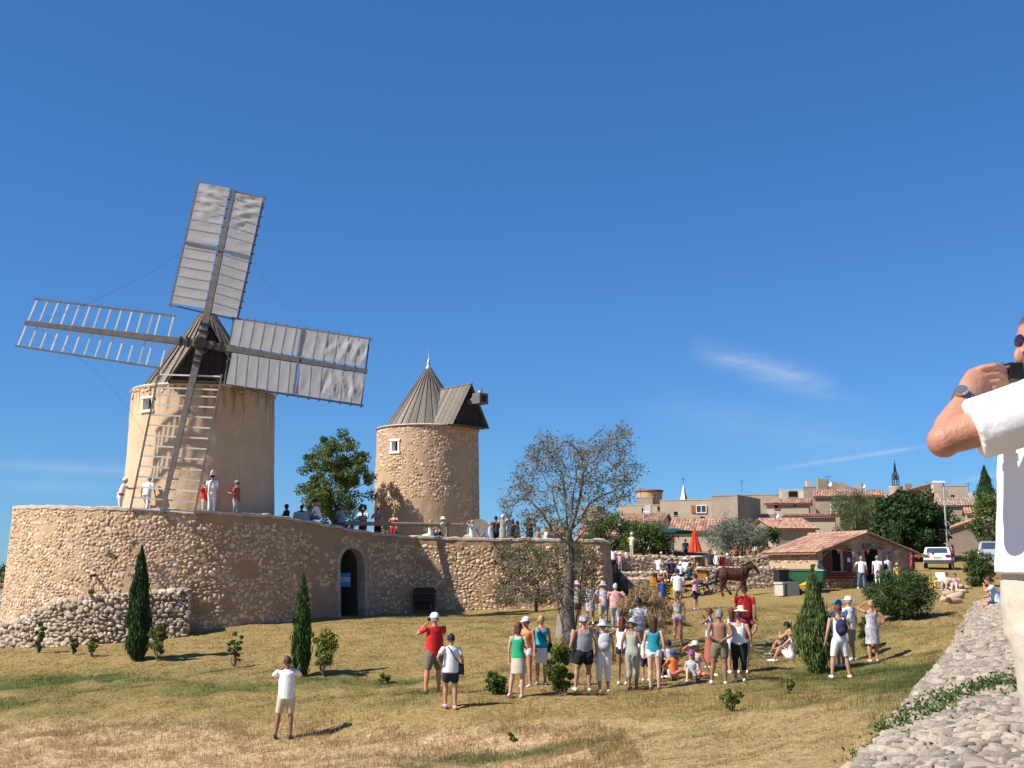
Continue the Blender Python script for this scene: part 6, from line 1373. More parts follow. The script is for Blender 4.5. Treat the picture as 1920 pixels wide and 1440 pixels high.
        ex.tube([(w1 + ad * .03 + side * .025) * s, (w1 + ad * .06 + side * .05) * s, (w1 + ad * .09 + side * .052) * s], [.011 * s, .010 * s, .007 * s], 5)
    lj = {}
    for i, sx in enumerate((-1, 1)):
        hp = pel + Vector((sx * .085 * (.6 + .4 * bw), 0, -.02)); k_, a_ = (LEG[legs[i]] if isinstance(legs[i], str) else legs[i]); kn = hp + Vector((sx * k_[0], k_[1], k_[2])); an = kn + Vector((sx * a_[0], a_[1], a_[2])); lj[sx] = (hp, kn, an)
        loft([(hp + Vector((0, 0, .05)), .085 * bw, .10), (hp.lerp(kn, .15), .088 * bw, .095 * bw), (hp.lerp(kn, .6), .070 * bw, .074 * bw), (kn, .056, .06), (kn.lerp(an, .3), .060 * (.5 + .5 * bw), .066), (kn.lerp(an, .75), .042, .044), (an, .038, .042), (an + (an - kn).normalized() * .04, .034, .04)], 10)
    remesh(b, 'body', mskin(skin), t, vox * s ** .5, 2, ex)
    # shoes
    for sx in (-1, 1):
        hp, kn, an = lj[sx]; fd = Vector((sx * .03, 1, 0)).normalized(); lowl = (an - kn).normalized()
        if lowl.z > -.6: fd = Vector((0, .35, .93)) if lowl.y > 0 else Vector((sx, .2, 0)); fd.normalize()
        sb = MB(); sole = an + lowl * .055
        if lowl.z < -.6: sole.z = an.z - .06
        rs_ = [(-.075, .034, .04), (-.02, .042, .055), (.08, .045, .035), (.15, .043, .026), (.18, .025, .018)]
        pts = [(sole + fd * a + Vector((0, 0, .02 if lowl.z < -.6 else 0)), rx, ry) for a, rx, ry in rs_]; n = 8; rings = []
        Xs = fd.cross(lowl).normalized(); Ys = Xs.cross(fd)
        for p, rx, ry in pts: rings += [(p + Xs * rx * cos(2 * pi * k / n) + Ys * ry * sin(2 * pi * k / n)) * s for k in range(n)]
        sb.add(rings, [(i * n + k, i * n + (k + 1) % n, (i + 1) * n + (k + 1) % n, (i + 1) * n + k) for i in range(4) for k in range(n)] + [tuple(range(n - 1, -1, -1)), tuple(4 * n + k for k in range(n))]); sb.build('shoe', cloth(shoes), t, True)
    v2 = vox * s ** .5 * 1.15
    # clothes
    if top and tk != 'none':
        tb = MB(); e = .017; zlow = {'tee': .86, 'tank': .90, 'shirt': .84, 'dress': .80, 'crop': 1.06, 'smock': .66}.get(tk, .86); ztop_ = {'tank': 1.36, 'dress': 1.365, 'crop': 1.34}.get(tk, 1.475)
        if tk in ('dress', 'smock'):
            zh = .50 if tk == 'dress' else .60; fl = .215 if tk == 'dress' else .2
            if pelvis is None: loft([(Vector((0, 0, zh)), fl, fl * .85), (Vector((0, 0, .75)), .19, .155), (tp(0, 0, .95), hipw + .03, .14), (tp(0, 0, 1.1), wst + .022, .118)], 18, tb)
            torso(e, .9, ztop_, tb)
        else:
            loose = .022 if tk in ('shirt', 'tee') else .0
            torso(e, zlow, ztop_, tb)
            if loose: loft([(tp(0, 0, zlow - .02), hipw + e + loose * .8, .12 + e + loose), (tp(0, 0, 1.0), hipw + e + loose * .5, .115 + e + loose), (tp(0, 0.005, 1.2), wst + .03 + loose * .6, .10 + e + loose), (tp(0, .01, 1.34), .15 * (.5 + .5 * bw) + e, .105 + e)], 16, tb)
        if tk in ('tee', 'shirt', 'smock', 'long'):
            for sx in (-1, 1):
                sh, e1, w1 = sj[sx]; f = .62 if tk != 'long' else 1.0
                pts = [(tp(sx * (shw - .06), 0, 1.405), .06, .07), (sh + Vector((0, 0, .004)), .064 * (.5 + .5 * bw), .068), (sh.lerp(e1, .4), .058 * (.5 + .5 * bw), .062), (sh.lerp(e1, f), .056 * (.5 + .5 * bw), .060)]
                if tk == 'long': pts = pts[:-1] + [(e1, .052, .052), (e1.lerp(w1, .9), .04, .04)]
                loft(pts, 10, tb)
        elif tk in ('tank', 'dress'):
            for sx in (-1, 1): loft([(tp(sx * .105, .0, 1.30), .05, .10), (tp(sx * .105, .0, 1.40), .038, .085), (tp(sx * .095, .0, 1.452), .028, .06)], 8, tb)
        remesh(tb, 'dress' if tk in ('dress', 'smock') else 'top', cloth(top), t, v2, 1)
    if bottom and tk != 'dress':
        bb = MB(); e = .016; torso(e, .85, .99, bb); kk = {'shorts': .72, 'hot': .30, 'bermuda': .92, 'capri': 1.55, 'trousers': 2.0, 'skirt': 0, 'long': 0}[bk]
        if bk == 'skirt' and pelvis is None: loft([(Vector((0, 0, .55)), .185, .155), (Vector((0, 0, .75)), .18, .15), (tp(0, 0, .98), wst + .03, .12)], 18, bb)
        elif bk == 'long' and pelvis is None: loft([(Vector((0, 0, .15)), .24, .2), (Vector((0, 0, .6)), .2, .17), (tp(0, 0, .98), wst + .03, .12)], 18, bb)
        else:
            kk = kk or .7
            for sx in (-1, 1):
                hp, kn, an = lj[sx]; l2 = .022 if bk in ('shorts', 'bermuda', 'capri') else .014
                pts = [(hp + Vector((0, 0, .05)), .098 * bw, .118), (hp.lerp(kn, .15), .10 * bw + .006, .108 * bw + .006), (hp.lerp(kn, min(kk, .6)), .066 * bw + l2, .07 * bw + l2)]
                if kk > .6: pts.append((hp.lerp(kn, min(kk, 1)), .056 + l2, .058 + l2))
                if kk > 1: pts += [(kn.lerp(an, min(.3, kk - 1)), .055 + l2, .06 + l2), (kn.lerp(an, kk - 1 - .03), .043 + l2, .047 + l2)]
                loft(pts, 10, bb)
        remesh(bb, {'skirt': 'skirt', 'long': 'skirt', 'trousers': 'trousers', 'capri': 'trousers'}.get(bk, 'shorts'), cloth(bottom), t, v2, 1)
    if belt: bb = MB(); loft([(tp(0, 0, .96), hipw + .035, .15), (tp(0, 0, 1.07), wst + .045, .145)], 16, bb); bb.build('sash', cloth(belt), t, True)
    if scarf: bb = MB(); bb.tube([(tp(-.17, .05, 1.44)) * s, tp(0, -.09, 1.40) * s, (tp(.17, .05, 1.44)) * s, tp(.1, .14, 1.25) * s], [.03 * s, .06 * s, .04 * s, .03 * s], 6); bb.build('scarf', cloth(scarf), t, True)
    # hair and hat
    HM = lambda v: (hc + fw @ (Vector(v) * hd)) * s
    if hs != 'bald':
        hb = MB(); n = 14; V = []; m = 7
        for i in range(m + 1):
            a = pi * .60 * i / m
            for k in range(n):
                b_ = 2 * pi * k / n; fr = max(0, sin(b_)); a2 = a * (1 - .38 * fr ** 1.5) ; j = 1 + .05 * random.uniform(-1, 1)
                V.append(HM((.088 * sin(a2) * cos(b_) * j, .106 * sin(a2) * sin(b_) * j - .008, .124 * cos(a2) * j + .004)))
        hb.add(V, [(i * n + k, (i + 1) * n + k, (i + 1) * n + (k + 1) % n, i * n + (k + 1) % n) for i in range(m) for k in range(n)] + [tuple(m * n + k for k in range(n))])
        if hs in ('long', 'bob'):
            ln = -.28 if hs == 'long' else -.14
            pts = [((0, -.04, .02), .088, .07), ((0, -.055, -.08), .09, .055), ((0, -.07, ln * .8), .085, .04), ((0, -.075, ln), .05, .025)]; V = []
            for (x, y, z), rx, ry in pts: V += [HM((x + rx * cos(2 * pi * k / 10), y + ry * sin(2 * pi * k / 10), z)) for k in range(10)]
            hb.add(V, [(i * 10 + k, (i + 1) * 10 + k, (i + 1) * 10 + (k + 1) % 10, i * 10 + (k + 1) % 10) for i in range(3) for k in range(10)] + [tuple(30 + k for k in range(10))])
        if hs == 'tail': hb.tube([HM((0, -.10, .05)), HM((0, -.15, -.02)), HM((0, -.13, -.16))], [.03 * s, .035 * s, .012 * s], 6)
        if hs == 'bun': hb.sph(HM((0, -.09, .09)), .04 * s, 8, 6)
        hb.build('hair', mhair(hair), t, True)
    if hat:
        hb = MB(); prof = {'cap': [(.0, .14), (.06, .13), (.095, .08), (.102, .03)], 'sun': [(.0, .15), (.07, .145), (.10, .09), (.105, .04), (.20, .02), (.205, .01)], 'tall': [(.0, .26), (.055, .25), (.085, .16), (.105, .04)], 'bucket': [(0, .14), (.08, .135), (.10, .05), (.15, .0)], 'black': [(0, .16), (.08, .15), (.10, .05), (.17, .04), (.175, .03)], 'bandana': [(0, .135), (.06, .125), (.098, .07), (.104, .01)]}[hatk]
        V = []; n = 14
        for r, z in prof: V += [HM((r * cos(2 * pi * k / n) * .95, r * 1.1 * sin(2 * pi * k / n) - .004, z)) for k in range(n)]
        hb.add(V, [(i * n + k, i * n + (k + 1) % n, (i + 1) * n + (k + 1) % n, (i + 1) * n + k) for i in range(len(prof) - 1) for k in range(n)])
        if hatk == 'cap': hb.add([HM(v) for v in ((-.075, .08, .045), (.075, .08, .045), (.05, .19, .03), (-.05, .19, .03), (-.075, .08, .035), (.075, .08, .035), (.05, .19, .02), (-.05, .19, .02))], [(0, 1, 2, 3), (7, 6, 5, 4), (0, 3, 7, 4), (1, 5, 6, 2), (3, 2, 6, 7)])
        h_ = hb.build('hat', cloth(hat), t, True)
        if hatk == 'black' or (hatk == 'sun' and hat == 'cream'): V = [HM((.103 * cos(2 * pi * k / n), .112 * sin(2 * pi * k / n), z)) for z in (.045, .075) for k in range(n)]; MB().add(V, [(k, (k + 1) % n, n + (k + 1) % n, n + k) for k in range(n)]).build('hat_band', cloth('black'), h_, True)
    fv = Matrix.Rotation(radians(face), 3, 'Z') @ fw @ Vector((0, 1, 0))
    if fv.y < .35:
        eb = MB()
        for sx in (-1, 1): eb.sph(HM((sx * .03, .088, .012)), (.014 * s, .008 * s, .009 * s), 6, 4, fw)
        eb.build('eyes', mat('eye', (.03, .02, .015), .3, .1), t, True); MB().bar(HM((-.022, .086, -.055)), HM((.022, .086, -.055)), .008 * s, .01 * s).build('mouth', mat('lips', (.35, .10, .08), .5, .1), t)
    t['_s'] = s; del t['_s']
    return t, dict(s=s, tp=tp, hc=hc, sj=sj, lj=lj, fw=fw, M=Matrix.Translation(pos) @ Matrix.Rotation(radians(face), 4, 'Z'), HM=HM)
def hand_item(name, label, cat, pr, sx, size, mt, part='body', off=(0, 0, 0), kind='box'):
    t, d = pr; w = d['sj'][sx][2] * d['s'] + Vector(off) * d['s']; o = thing(name, label, cat, d['M'] @ w, t.rotation_euler.z)
    MB().box((0, 0, 0), size).build(part, mt, o); return o
def camera_item(label, pr, small=True):
    t, d = pr; p = d['HM']((0, .175, -.01)); o = thing('handheld_camera', label, 'camera', d['M'] @ p, t.rotation_euler.z); MB().box((0, 0, 0), (.13, .05, .08)).build('camera_body', m_dark, o); MB().tube([(0, .02, 0), (0, .07, 0)], .028, 10).build('lens', m_dark, o); return o
def backpack(label, pr, col, h=.42, w=.30):
    t, d = pr; s = d['s']; o = thing('backpack', label, 'backpack', d['M'] @ (d['tp'](0, -.17, 1.22) * s), t.rotation_euler.z); MB().sph((0, 0, 0), (w / 2 * 1.1, .10, h / 2 * 1.08), 12, 8).build('pack', cloth(col), o, True); MB().sph((0, -.07, -.08), (w / 2 * .8, .06, h / 4), 10, 6).build('pocket', cloth(col), o, True)
    for sx in (-1, 1): MB().tube([Vector((sx * .10, .02, .16)), Vector((sx * .12, .14, .25)), Vector((sx * .13, .30, .10)), Vector((sx * .13, .16, -.16))], .018, 5).build('strap', cloth(col), o)
    return o
def shoulder_bag(label, pr, col, sx=1, strap='black', size=(.26, .09, .22), z=.92):
    t, d = pr; s = d['s']; p = d['tp'](sx * .24, -.02, z) * s; o = thing('shoulder_bag', label, 'bag', d['M'] @ p, t.rotation_euler.z); MB().box((0, 0, 0), (size[1], size[0], size[2]), taper=.85).build('bag_body', cloth(col), o)
    a = d['tp'](-sx * .10, -.10, 1.42) * s - p; b_ = d['tp'](-sx * .10, .12, 1.40) * s - p; c_ = d['tp'](sx * .05, -.16, 1.2) * s - p; MB().tube([Vector((0, -.05, .1)), c_, a + Vector((0, -.01, .03)), b_ + Vector((0, .01, .03)), d['tp'](sx * .05, .16, 1.18) * s - p, Vector((0, .05, .1))], .012, 4).build('strap', cloth(strap), o); return o
def stand_at(px, py, head, lift=0.0):
    g = G(px, py); h = (H(px, head, g.y) - g.z); return Vector((g.x, g.y, gh(g.x, g.y) + lift)), h
def PS(label, px, py, head, face, **k):
    p, h = stand_at(px, py, head); sc = k.pop('hs_', None); h = min(max(h / 1.02, 1.05 if k.get('child') else 1.5), 1.92)
    if 'H' in k: h = k.pop('H')
    p.z += .0; return person(label, p, h, face, **k)
# --- the lone man, the pair
q = PS('man in untucked white shirt and beige shorts photographing alone on the slope', 535, 1384, 1243, 12, H=1.72, top='white', bottom='beige', hair='brown', skin='brown', arms=('cam', 'cam'), tk='tee', bk='bermuda', legs=('wide', 'stand'), shoes='navy', sex='m'); camera_item('small camera held up by the lone man on the slope', q)
q = PS('tall man in red shirt and white cap photographing the mill', 814, 1300, 1162, 35, H=1.86, top='red', bottom='olive', hair='grey', arms=('cam', 'cam'), bk='bermuda', hat='white', build=1.22, skin='red', legs=('wide', 'stand'), shoes='brown'); camera_item('camera held by the tall man in the red shirt', q)
q = PS('dark haired woman in long white shirt and navy shorts with hand on hip', 845, 1329, 1194, 20, H=1.60, top='white', bottom='navy', hair='black', skin='tan', arms=('hip', 'slack'), bk='shorts', build=1.1, sex='f', legs=('fwd', 'stand'), shoes='pink'); shoulder_bag('black bag slung on the woman in the long white shirt', q, 'black', 1)
# --- crowd left of the almond tree
PS('woman in emerald sleeveless top and beige short skirt seen from behind', 972, 1308, 1181, -25, H=1.68, top='green', bottom='beige', hair='auburn', hs='bob', skin='fair', tk='tank', bk='skirt', arms=('down', 'fold'), sex='f', legs=('wide', 'stand'), shoes='beige')
PS('woman in white cap and salmon top facing the woman in green', 987, 1288, 1172, 150, H=1.66, top='orange', bottom='white', hair='brown', hs='short', hat='white', skin='red', arms=('down', 'down'), tk='tank', bk='hot', sex='f')
q = PS('blond woman in bright blue strapless top and white skirt looking down', 1015, 1284, 1171, 190, H=1.68, top='turq', bottom='white', hair='blond', hs='bob', skin='tan', tk='tank', bk='skirt', arms=('down', 'down'), sex='f', nod=25, shoes='beige')
shoulder_bag('black bag under the arm of the woman in bright blue top', q, 'black', -1)
# --- crowd right of the tree
PS('heavy man in grey sleeveless shirt and black shorts behind the tree', 1096, 1296, 1174, 15, H=1.74, top='grey', bottom='black', hair='brown', hat='floral', hatk='bandana', skin='tan', tk='tank', bk='shorts', build=1.35, arms=('slack', 'down'), legs=('wide', 'stand'))
q = PS('woman in white capri trousers with grey backpack resting arm on shoulder', 1132, 1298, 1178, 8, H=1.68, top='white', bottom='white', hair='brown', hs='short', hat='floral', hatk='bucket', skin='red', tk='tank', bk='capri', arms=(((.26, .05, -.04), (.24, .02, .04)), 'down'), build=1.15, sex='f'); backpack('grey and white backpack on the woman in white capris', q, 'lgrey')
PS('tanned woman hidden behind the woman in khaki trousers', 1168, 1283, 1165, -20, H=1.66, top='white', bottom='navy', hair='auburn', hs='long', skin='brown', tk='tank', bk='hot', arms=('cam', 'down'), sex='f')
PS('woman in sage sleeveless blouse and crumpled khaki capris', 1187, 1292, 1176, -30, H=1.66, top='sage', bottom='camo', hair='grey', hat='sage', hatk='bucket', skin='brown', tk='tank', bk='capri', arms=('slack', 'fold'), sex='f', build=1.05, nod=25, shoes='brown')
PS('man in pale patterned shirt with red bag behind the crowd', 1199, 1240, 1107, -12, H=1.84, top='bw', bottom='camo', hair='black', skin='brown', tk='shirt', bk='bermuda', arms=('down', 'slack'), legs=('back', 'fwd'))
q = PS('young woman in teal sleeveless top and white hot pants', 1228, 1294, 1163, -18, H=1.72, top='teal', bottom='white', hair='brown', hs='long', skin='fair', tk='tank', bk='hot', arms=('down', 'down'), sex='f', legs=('stand', 'stand'), shoes='brown')
PS('child in white shirt and navy shorts behind the woman in teal', 1211, 1276, 1186, 0, H=1.2, top='white', bottom='navy', hair='brown', skin='tan', child=True, bk='bermuda')
PS('woman in halter dress top and grey shorts walking away', 1272, 1209, 1116, -18, H=1.66, top='sage', bottom='lgrey', hair='blond', hs='bun', skin='red', tk='crop', bk='hot', arms=('hold', 'swingb'), legs=('back', 'stand'), sex='f', vox=.022)
PS('woman in white top and long rust skirt photographing sideways', 1333, 1252, 1141, 62, H=1.62, top='white', bottom='brick', hair='auburn', hs='short', skin='brown', tk='tank', bk='long', arms=('cam', 'cam'), sex='f')
PS('shirtless tanned grey haired man in olive shorts with hands behind', 1352, 1283, 1145, -8, H=1.76, top=None, bottom='olive', hair='grey', skin='brown', bk='shorts', arms=('behind', 'behind'), build=1.12, legs=('wide', 'stand'))
PS('woman in white sleeveless top and black capris seen from behind', 1388, 1277, 1160, -15, H=1.66, top='white', bottom='black', hair='brown', hs='short', skin='tan', tk='tank', bk='capri', arms=('fold', 'slack'), build=1.2, sex='f')
PS('long haired woman in blue white top beside the straw hat man', 1375, 1262, 1127, 10, H=1.70, top='paleblue', bottom='white', hair='auburn', hs='long', skin='tan', tk='tank', bk='shorts', arms=('down', 'down'), sex='f')
PS('man in straw hat and dark red shirt with pale trousers', 1393, 1262, 1130, -10, H=1.72, top='dred', bottom='sage', hair='grey', hat='cream', hatk='sun', skin='tan', tk='tee', bk='capri', arms=('slack', 'hip'), build=1.25)
PS('big man in bright red shirt standing behind the straw hat man', 1399, 1213, 1101, -10, H=1.86, top='red', bottom='black', hair='brown', skin='red', tk='tee', bk='bermuda', arms=('hold', 'down'), build=1.2)
# seated cluster
def sit(label, px, py, head, face, leg=('gknee', 'gknee'), h=1.65, **k):
    g = G(px, py); g.z = gh(g.x, g.y); return person(label, g, h, face, legs=leg, pelvis=.13 * 1.0, **k)
sit('boy in grey white tee sitting on the grass with dark hair', 1254, 1256, 1198, -5, h=1.45, top='lgrey', bottom='navy', hair='black', skin='tan', arms=('knees', 'knees'), child=True)
sit('child in orange red top with navy cap sitting low', 1263, 1272, 1223, 30, h=1.3, top='orange', bottom='navy', hair='brown', hat='blue', hatk='cap', skin='brown', arms=('knees', 'knees'), child=True)
sit('woman in white cap shading her eyes while sitting on the grass', 1305, 1270, 1209, 130, leg=('gside', 'gout'), top='lgrey', bottom='khaki', hair='blond', hs='long', hat='white', skin='red', arms=('prop', 'shade'), tk='tank', sex='f')
sit('girl in purple cap and pale blue top sitting on a lap', 1298, 1276, 1226, 165, leg=('gout', 'gknee'), h=1.3, top='lblue', bottom='khaki', hair='blond', hs='long', hat='purple', skin='fair', arms=('lap', 'lap'), tk='tank', sex='f', child=True)
sit('child in dark clothes crouching left of the orange top child', 1243, 1272, 1235, 10, h=1.25, top='navy', bottom='black', hair='brown', skin='brown', arms=('knees', 'knees'), child=True)
# couple right
sit('young man in black sleeveless shirt sitting behind his partner', 1478, 1228, 1164, 70, h=1.75, top='olive', bottom='navy', hair='black', skin='tan', arms=('cam', 'knees'), tk='tank')
sit('woman in white top sitting with arms round her knees', 1484, 1240, 1180, 60, top='white', bottom='white', hair='blond', hs='bun', skin='tan', arms=('knees', 'knees'), tk='tank', sex='f', nod=15)
# four at the right
q = PS('slim person in white tank and white bermudas with black backpack', 1577, 1273, 1150, 5, H=1.68, top='white', bottom='white', hair='auburn', hs='short', skin='tan', tk='tank', bk='bermuda', arms=('slack', 'down'), legs=('wide', 'wide')); backpack('small black backpack on the slim person in white', q, 'navy', .36, .26)
PS('person in teal cap and white shirt beside the thuja', 1577, 1250, 1129, 40, H=1.72, top='white', bottom='khaki', hair='grey', hat='teal', skin='tan', bk='shorts', arms=('cam', 'fold'))
q = PS('tall person in white cap and white tee with dark shorts', 1596, 1238, 1121, 35, H=1.76, top='white', bottom='grey', hair='grey', hat='white', skin='tan', bk='bermuda', arms=('fold', 'down')); shoulder_bag('thin black strap bag of the tall person in white cap', q, 'black', -1, size=(.16, .06, .14))
PS('woman in flowered sundress shading her eyes with raised arm', 1638, 1241, 1131, 10, H=1.66, top='floral', bottom=None, hair='blond', hs='bun', skin='red', tk='dress', arms=('shade', 'hip'), sex='f', build=1.15, shoes='beige')
# --- group under the rampart end
PS('person in pale green print shirt and pink hat by the tree', 1083, 1172, 1087, 20, H=1.62, top='greenprint', bottom='brown', hair='brown', hat='pink', hatk='bucket', tk='tee', bk='shorts', skin='tan')
PS('woman in black and white print dress with yellow headscarf', 1107, 1170, 1086, 0, H=1.64, top='bw', bottom=None, hair='blond', hs='long', hat='mustard', hatk='bandana', tk='dress', sex='f', build=1.2, arms=('hold', 'hold'))
q = PS('man with red waist bag and patterned backpack under the rampart', 1132, 1180, 1090, 5, H=1.7, top='bw', bottom='camo', hair='brown', hat='bw', hatk='bucket', tk='tee', bk='bermuda', belt='red', arms=('hip', 'slack'))
PS('stout person in red flowered shirt and faded jeans', 1155, 1182, 1100, 0, H=1.66, top='redfloral', bottom='dirtyjeans', hair='white', tk='shirt', bk='trousers', build=1.3, arms=('hold', 'hip'), legs=('fwd', 'back'))
PS('child standing in white at the wall beside the rampart end', 1124, 1096, 1039, 10, H=1.35, top='white', bottom='white', hair='brown', hat='cream', hatk='sun', child=True)
# boys watching the carriage
PS('boy in red and blue shirt standing at the carriage wheel', 1243, 1141, 1082, 20, H=1.35, top='blue', bottom='denim', hair='brown', hat='dred', hatk='cap', bk='capri', child=True, arms=('reach', 'down'))
PS('man in loose white tee leaning to the carriage', 1272, 1147, 1072, 5, H=1.72, top='white', bottom='khaki', hair='black', hat='navy', hatk='cap', bk='bermuda', build=1.1, arms=('hold', 'down'))
PS('boy in pink tee and dark bermudas pointing at the carriage', 1305, 1143, 1083, 60, H=1.45, top='pink', bottom='navy', hair='black', bk='bermuda', child=True, arms=('reach', 'down'))
# --- people on the rampart (a ledge hides their feet)
def PR_(label, px, head, back, face, h=1.72, zf=None, **k):
    v = rw(px, 900, back); p = Vector((v.x, v.y, 0)); zt_ = H(px, head, v.y); p = P(px, head, v.y); p.z = zt_ - h; return person(label, p, h, face, **k)
PR_('miller in white with red sash gripping the lowest sail', 228, 895, 1.2, -75, h=1.72, top='white', bottom='white', hair='grey', hat='white', hatk='bandana', tk='tee', bk='trousers', belt='red', arms=('reach', 'reach'), lean=12)
PR_('man in white draped cloth walking by the sail foot', 277, 891, 1.3, -10, h=1.72, top='white', bottom='white', hair='grey', tk='tee', bk='trousers', arms=('slack', 'slack'), legs=('fwd', 'back'), lean=14)
PR_('miller in white with tall white hat seen from behind', 399, 888, .6, -5, h=1.74, top='white', bottom='white', hair='black', hat='white', hatk='tall', tk='tee', bk='trousers', arms=('down', 'down'))
PR_('miller half hidden in red shirt behind the tall hatted one', 386, 903, .9, 70, h=1.66, top='red', bottom='beige', hair='black', tk='tee', bk='trousers', arms=('reach', 'down'))
PR_('man in checked red shirt and cap standing on the rampart', 445, 901, .75, 78, h=1.72, top='brick', bottom='lgrey', hair='black', hat='grey', tk='shirt', bk='trousers', arms=('hold', 'hold'), build=1.1)
PR_('dark silhouetted person at the foot of the sailed mill', 508, 948, 3.5, 120, h=1.6, top='navy', bottom='black', hair='black', skin='brown', tk='tee', pelvis=None)
PR_('person in navy top with dark cap seen against the sky', 538, 946, 2.2, 130, h=1.6, top='navy', bottom='black', hair='black', hat='navy', skin='dark', tk='tee', arms=('fold', 'fold'))
PR_('first shadowed person under the tree on the terrace', 566, 947, 3.0, 170, h=1.6, top='brown', bottom='black', hair='black', skin='dark', tk='tee')
PR_('second shadowed person under the tree on the terrace', 580, 949, 3.4, 190, h=1.6, top='stripe', bottom='black', hair='brown', skin='brown', tk='tee')
def PSIT(label, px, head, back, face, h=1.7, **k):      # seated on the head of the rampart
    v = rw(px, 900, back); zt_ = H(px, head, v.y); p = P(px, head, v.y); pv = .46; s = h / 1.75; p.z = zt_ - (pv + .81) * s; k.setdefault('legs', ('hang', 'hang')); return person(label, p, h, face, pelvis=pv, **k)
PSIT('man in black hat and white shirt with red scarf sitting on the rampart', 599, 937, .3, 75, top='white', bottom='denim', hair='grey', hat='black', hatk='black', tk='long', bk='trousers', scarf='red', arms=('lap', 'lap'), lean=15)
PR_('bearded man in yellow and blue tee behind the log rail', 641, 946, 1.8, 170, h=1.7, top='lgrey', bottom='denim', hair='brown', tk='tee', arms=('out', 'fold'), skin='red')
PR_('man in white shirt standing behind the red skirted woman', 682, 950, 2.4, 175, h=1.75, top='white', bottom='denim', hair='brown', tk='tee', arms=('hold', 'hold'))
PR_('woman in khaki top and red shorts leaning on the rail', 680, 956, 1.2, 178, h=1.62, top='khaki', bottom='red', hair='black', skin='red', tk='tank', bk='shorts', arms=('hold', 'hold'), sex='f')
PR_('man in grey vest leaning on the log rail', 709, 951, 1.3, 160, h=1.70, top='sage', bottom='black', hair='black', skin='red', tk='tank', bk='bermuda', arms=('hold', 'hold'), lean=8)
PR_('woman in red vest with hands near face behind the rail', 739, 961, 1.3, 165, h=1.58, top='red', bottom='red', hair='brown', hs='bob', skin='fair', tk='tank', bk='shorts', arms=('cam', 'hip'), sex='f')
PSIT('woman in white sitting and gripping the end of the rail', 808, 975, .25, 60, h=1.62, top='white', bottom='white', hair='blond', hs='short', tk='tank', bk='trousers', arms=('point', 'lap'), sex='f', build=1.15)
PSIT('man in pale yellow shirt and sun hat sitting on the wall', 831, 970, .25, 70, top='cream', bottom='navy', hair='grey', hat='cream', hatk='bucket', tk='tee', bk='bermuda', arms=('lap', 'lap'))
PSIT('bald man in white tee shading his eyes on the wall', 886, 975, .25, 62, top='white', bottom='sage', hair='grey', hs='bald', tk='tee', bk='bermuda', arms=('shade', 'prop'), build=1.1)
PSIT('man in pale blue polo sitting on the wall leaning back', 920, 978, .3, 72, top='lblue', bottom='denim', hair='grey', tk='tee', bk='trousers', arms=('prop', 'lap'), legs=('gknee', 'hang'))
PR_('woman in pale green dress and visor photographing from the wall', 943, 966, .8, 20, h=1.6, top='sage', bottom=None, hair='blond', hs='short', hat='white', hatk='cap', tk='dress', arms=('cam', 'cam'), sex='f', build=1.1, skin='red')
PR_('dark haired man standing behind the green dressed woman', 953, 963, 1.6, 60, h=1.7, top='lblue', bottom='lgrey', hair='black', skin='brown', tk='tee', bk='bermuda')
PR_('big haired person behind the woman in the green dress', 930, 968, 2.4, 40, h=1.7, top='brown', bottom='black', hair='black', skin='brown')
PR_('person in black standing right of the blue shirted man', 961, 974, 2.0, 20, h=1.6, top='black', bottom='black', hair='black', hs='long', skin='brown')
PR_('curly haired person in black and red near the tree', 970, 977, 2.2, 70, h=1.6, top='navy', bottom='red', hair='black', hs='bob', skin='brown')
PR_('tall man in dark shirt seen through the almond branches', 993, 970, 1.8, 10, h=1.74, top='black', bottom='navy', hair='black', skin='brown', arms=('hip', 'hip'))
PSIT('person in rust top sitting behind the almond branches', 1010, 990, 1.0, 80, h=1.6, top='brick', bottom='beige', hair='auburn', sex='f')
PSIT('person in white tee sitting by the almond branches', 1024, 988, 1.0, 100, h=1.6, top='white', bottom='paleblue', hair='brown')
PR_('person in bright blue top on the wall behind the trunk', 1096, 1008, 2.0, 0, h=1.3, top='turq', bottom='navy', hair='black', child=True)
# --- people on the upper terrace
def PT(label, px, head, foot, Y, face, **k):
    p = P(px, foot, Y); h = H(px, head, Y) - p.z; return person(label, p, k.pop('h', h / 1.02), face, vox=.028, **k)
PT('man in pale yellow shirt with cap standing above the terrace wall', 1185, 1007, 1046, 72.6, -60, h=1.55, top='cream', bottom='beige', hair='grey', hat='white', tk='tee', bk='trousers', arms=('hip', 'hold'))
PT('girl in white tee and dark skirt at the terrace wall', 1150, 1025, 1074, 70.2, -5, h=1.6, top='white', bottom='black', hair='black', hs='long', bk='skirt', sex='f'); PT('small child in pink hat beside the girl at the terrace wall', 1163, 1036, 1072, 70.0, 0, h=1.15, top='pink', bottom='lblue', hair='brown', hat='white', hatk='sun', child=True)
for k_, (px, hd_, c, lab, hc_) in enumerate(((1174, 1036, 'white', 'head of a seated guest with white cap behind the terrace wall', 'white'), (1206, 1038, 'white', 'reclining guest in white behind the terrace wall', 'brown'), (1240, 1034, 'white', 'guest in white cap seated at left of the carriage group', 'white'), (1250, 1033, 'pink', 'guest with pale hair and pink top behind the carriage', 'blond'), (1260, 1031, 'beige', 'guest in beige seated beside the parasol post', 'white'))):
    p = P(px, hd_, 73.0); p.z -= 1.2; person(lab, p, 1.6, 160 + k_ * 15, top=c, bottom='khaki', hair='brown' if hc_ == 'brown' else 'blond', hat='white' if hc_ == 'white' else None, pelvis=.46, legs=('chair', 'chair'), vox=.03)
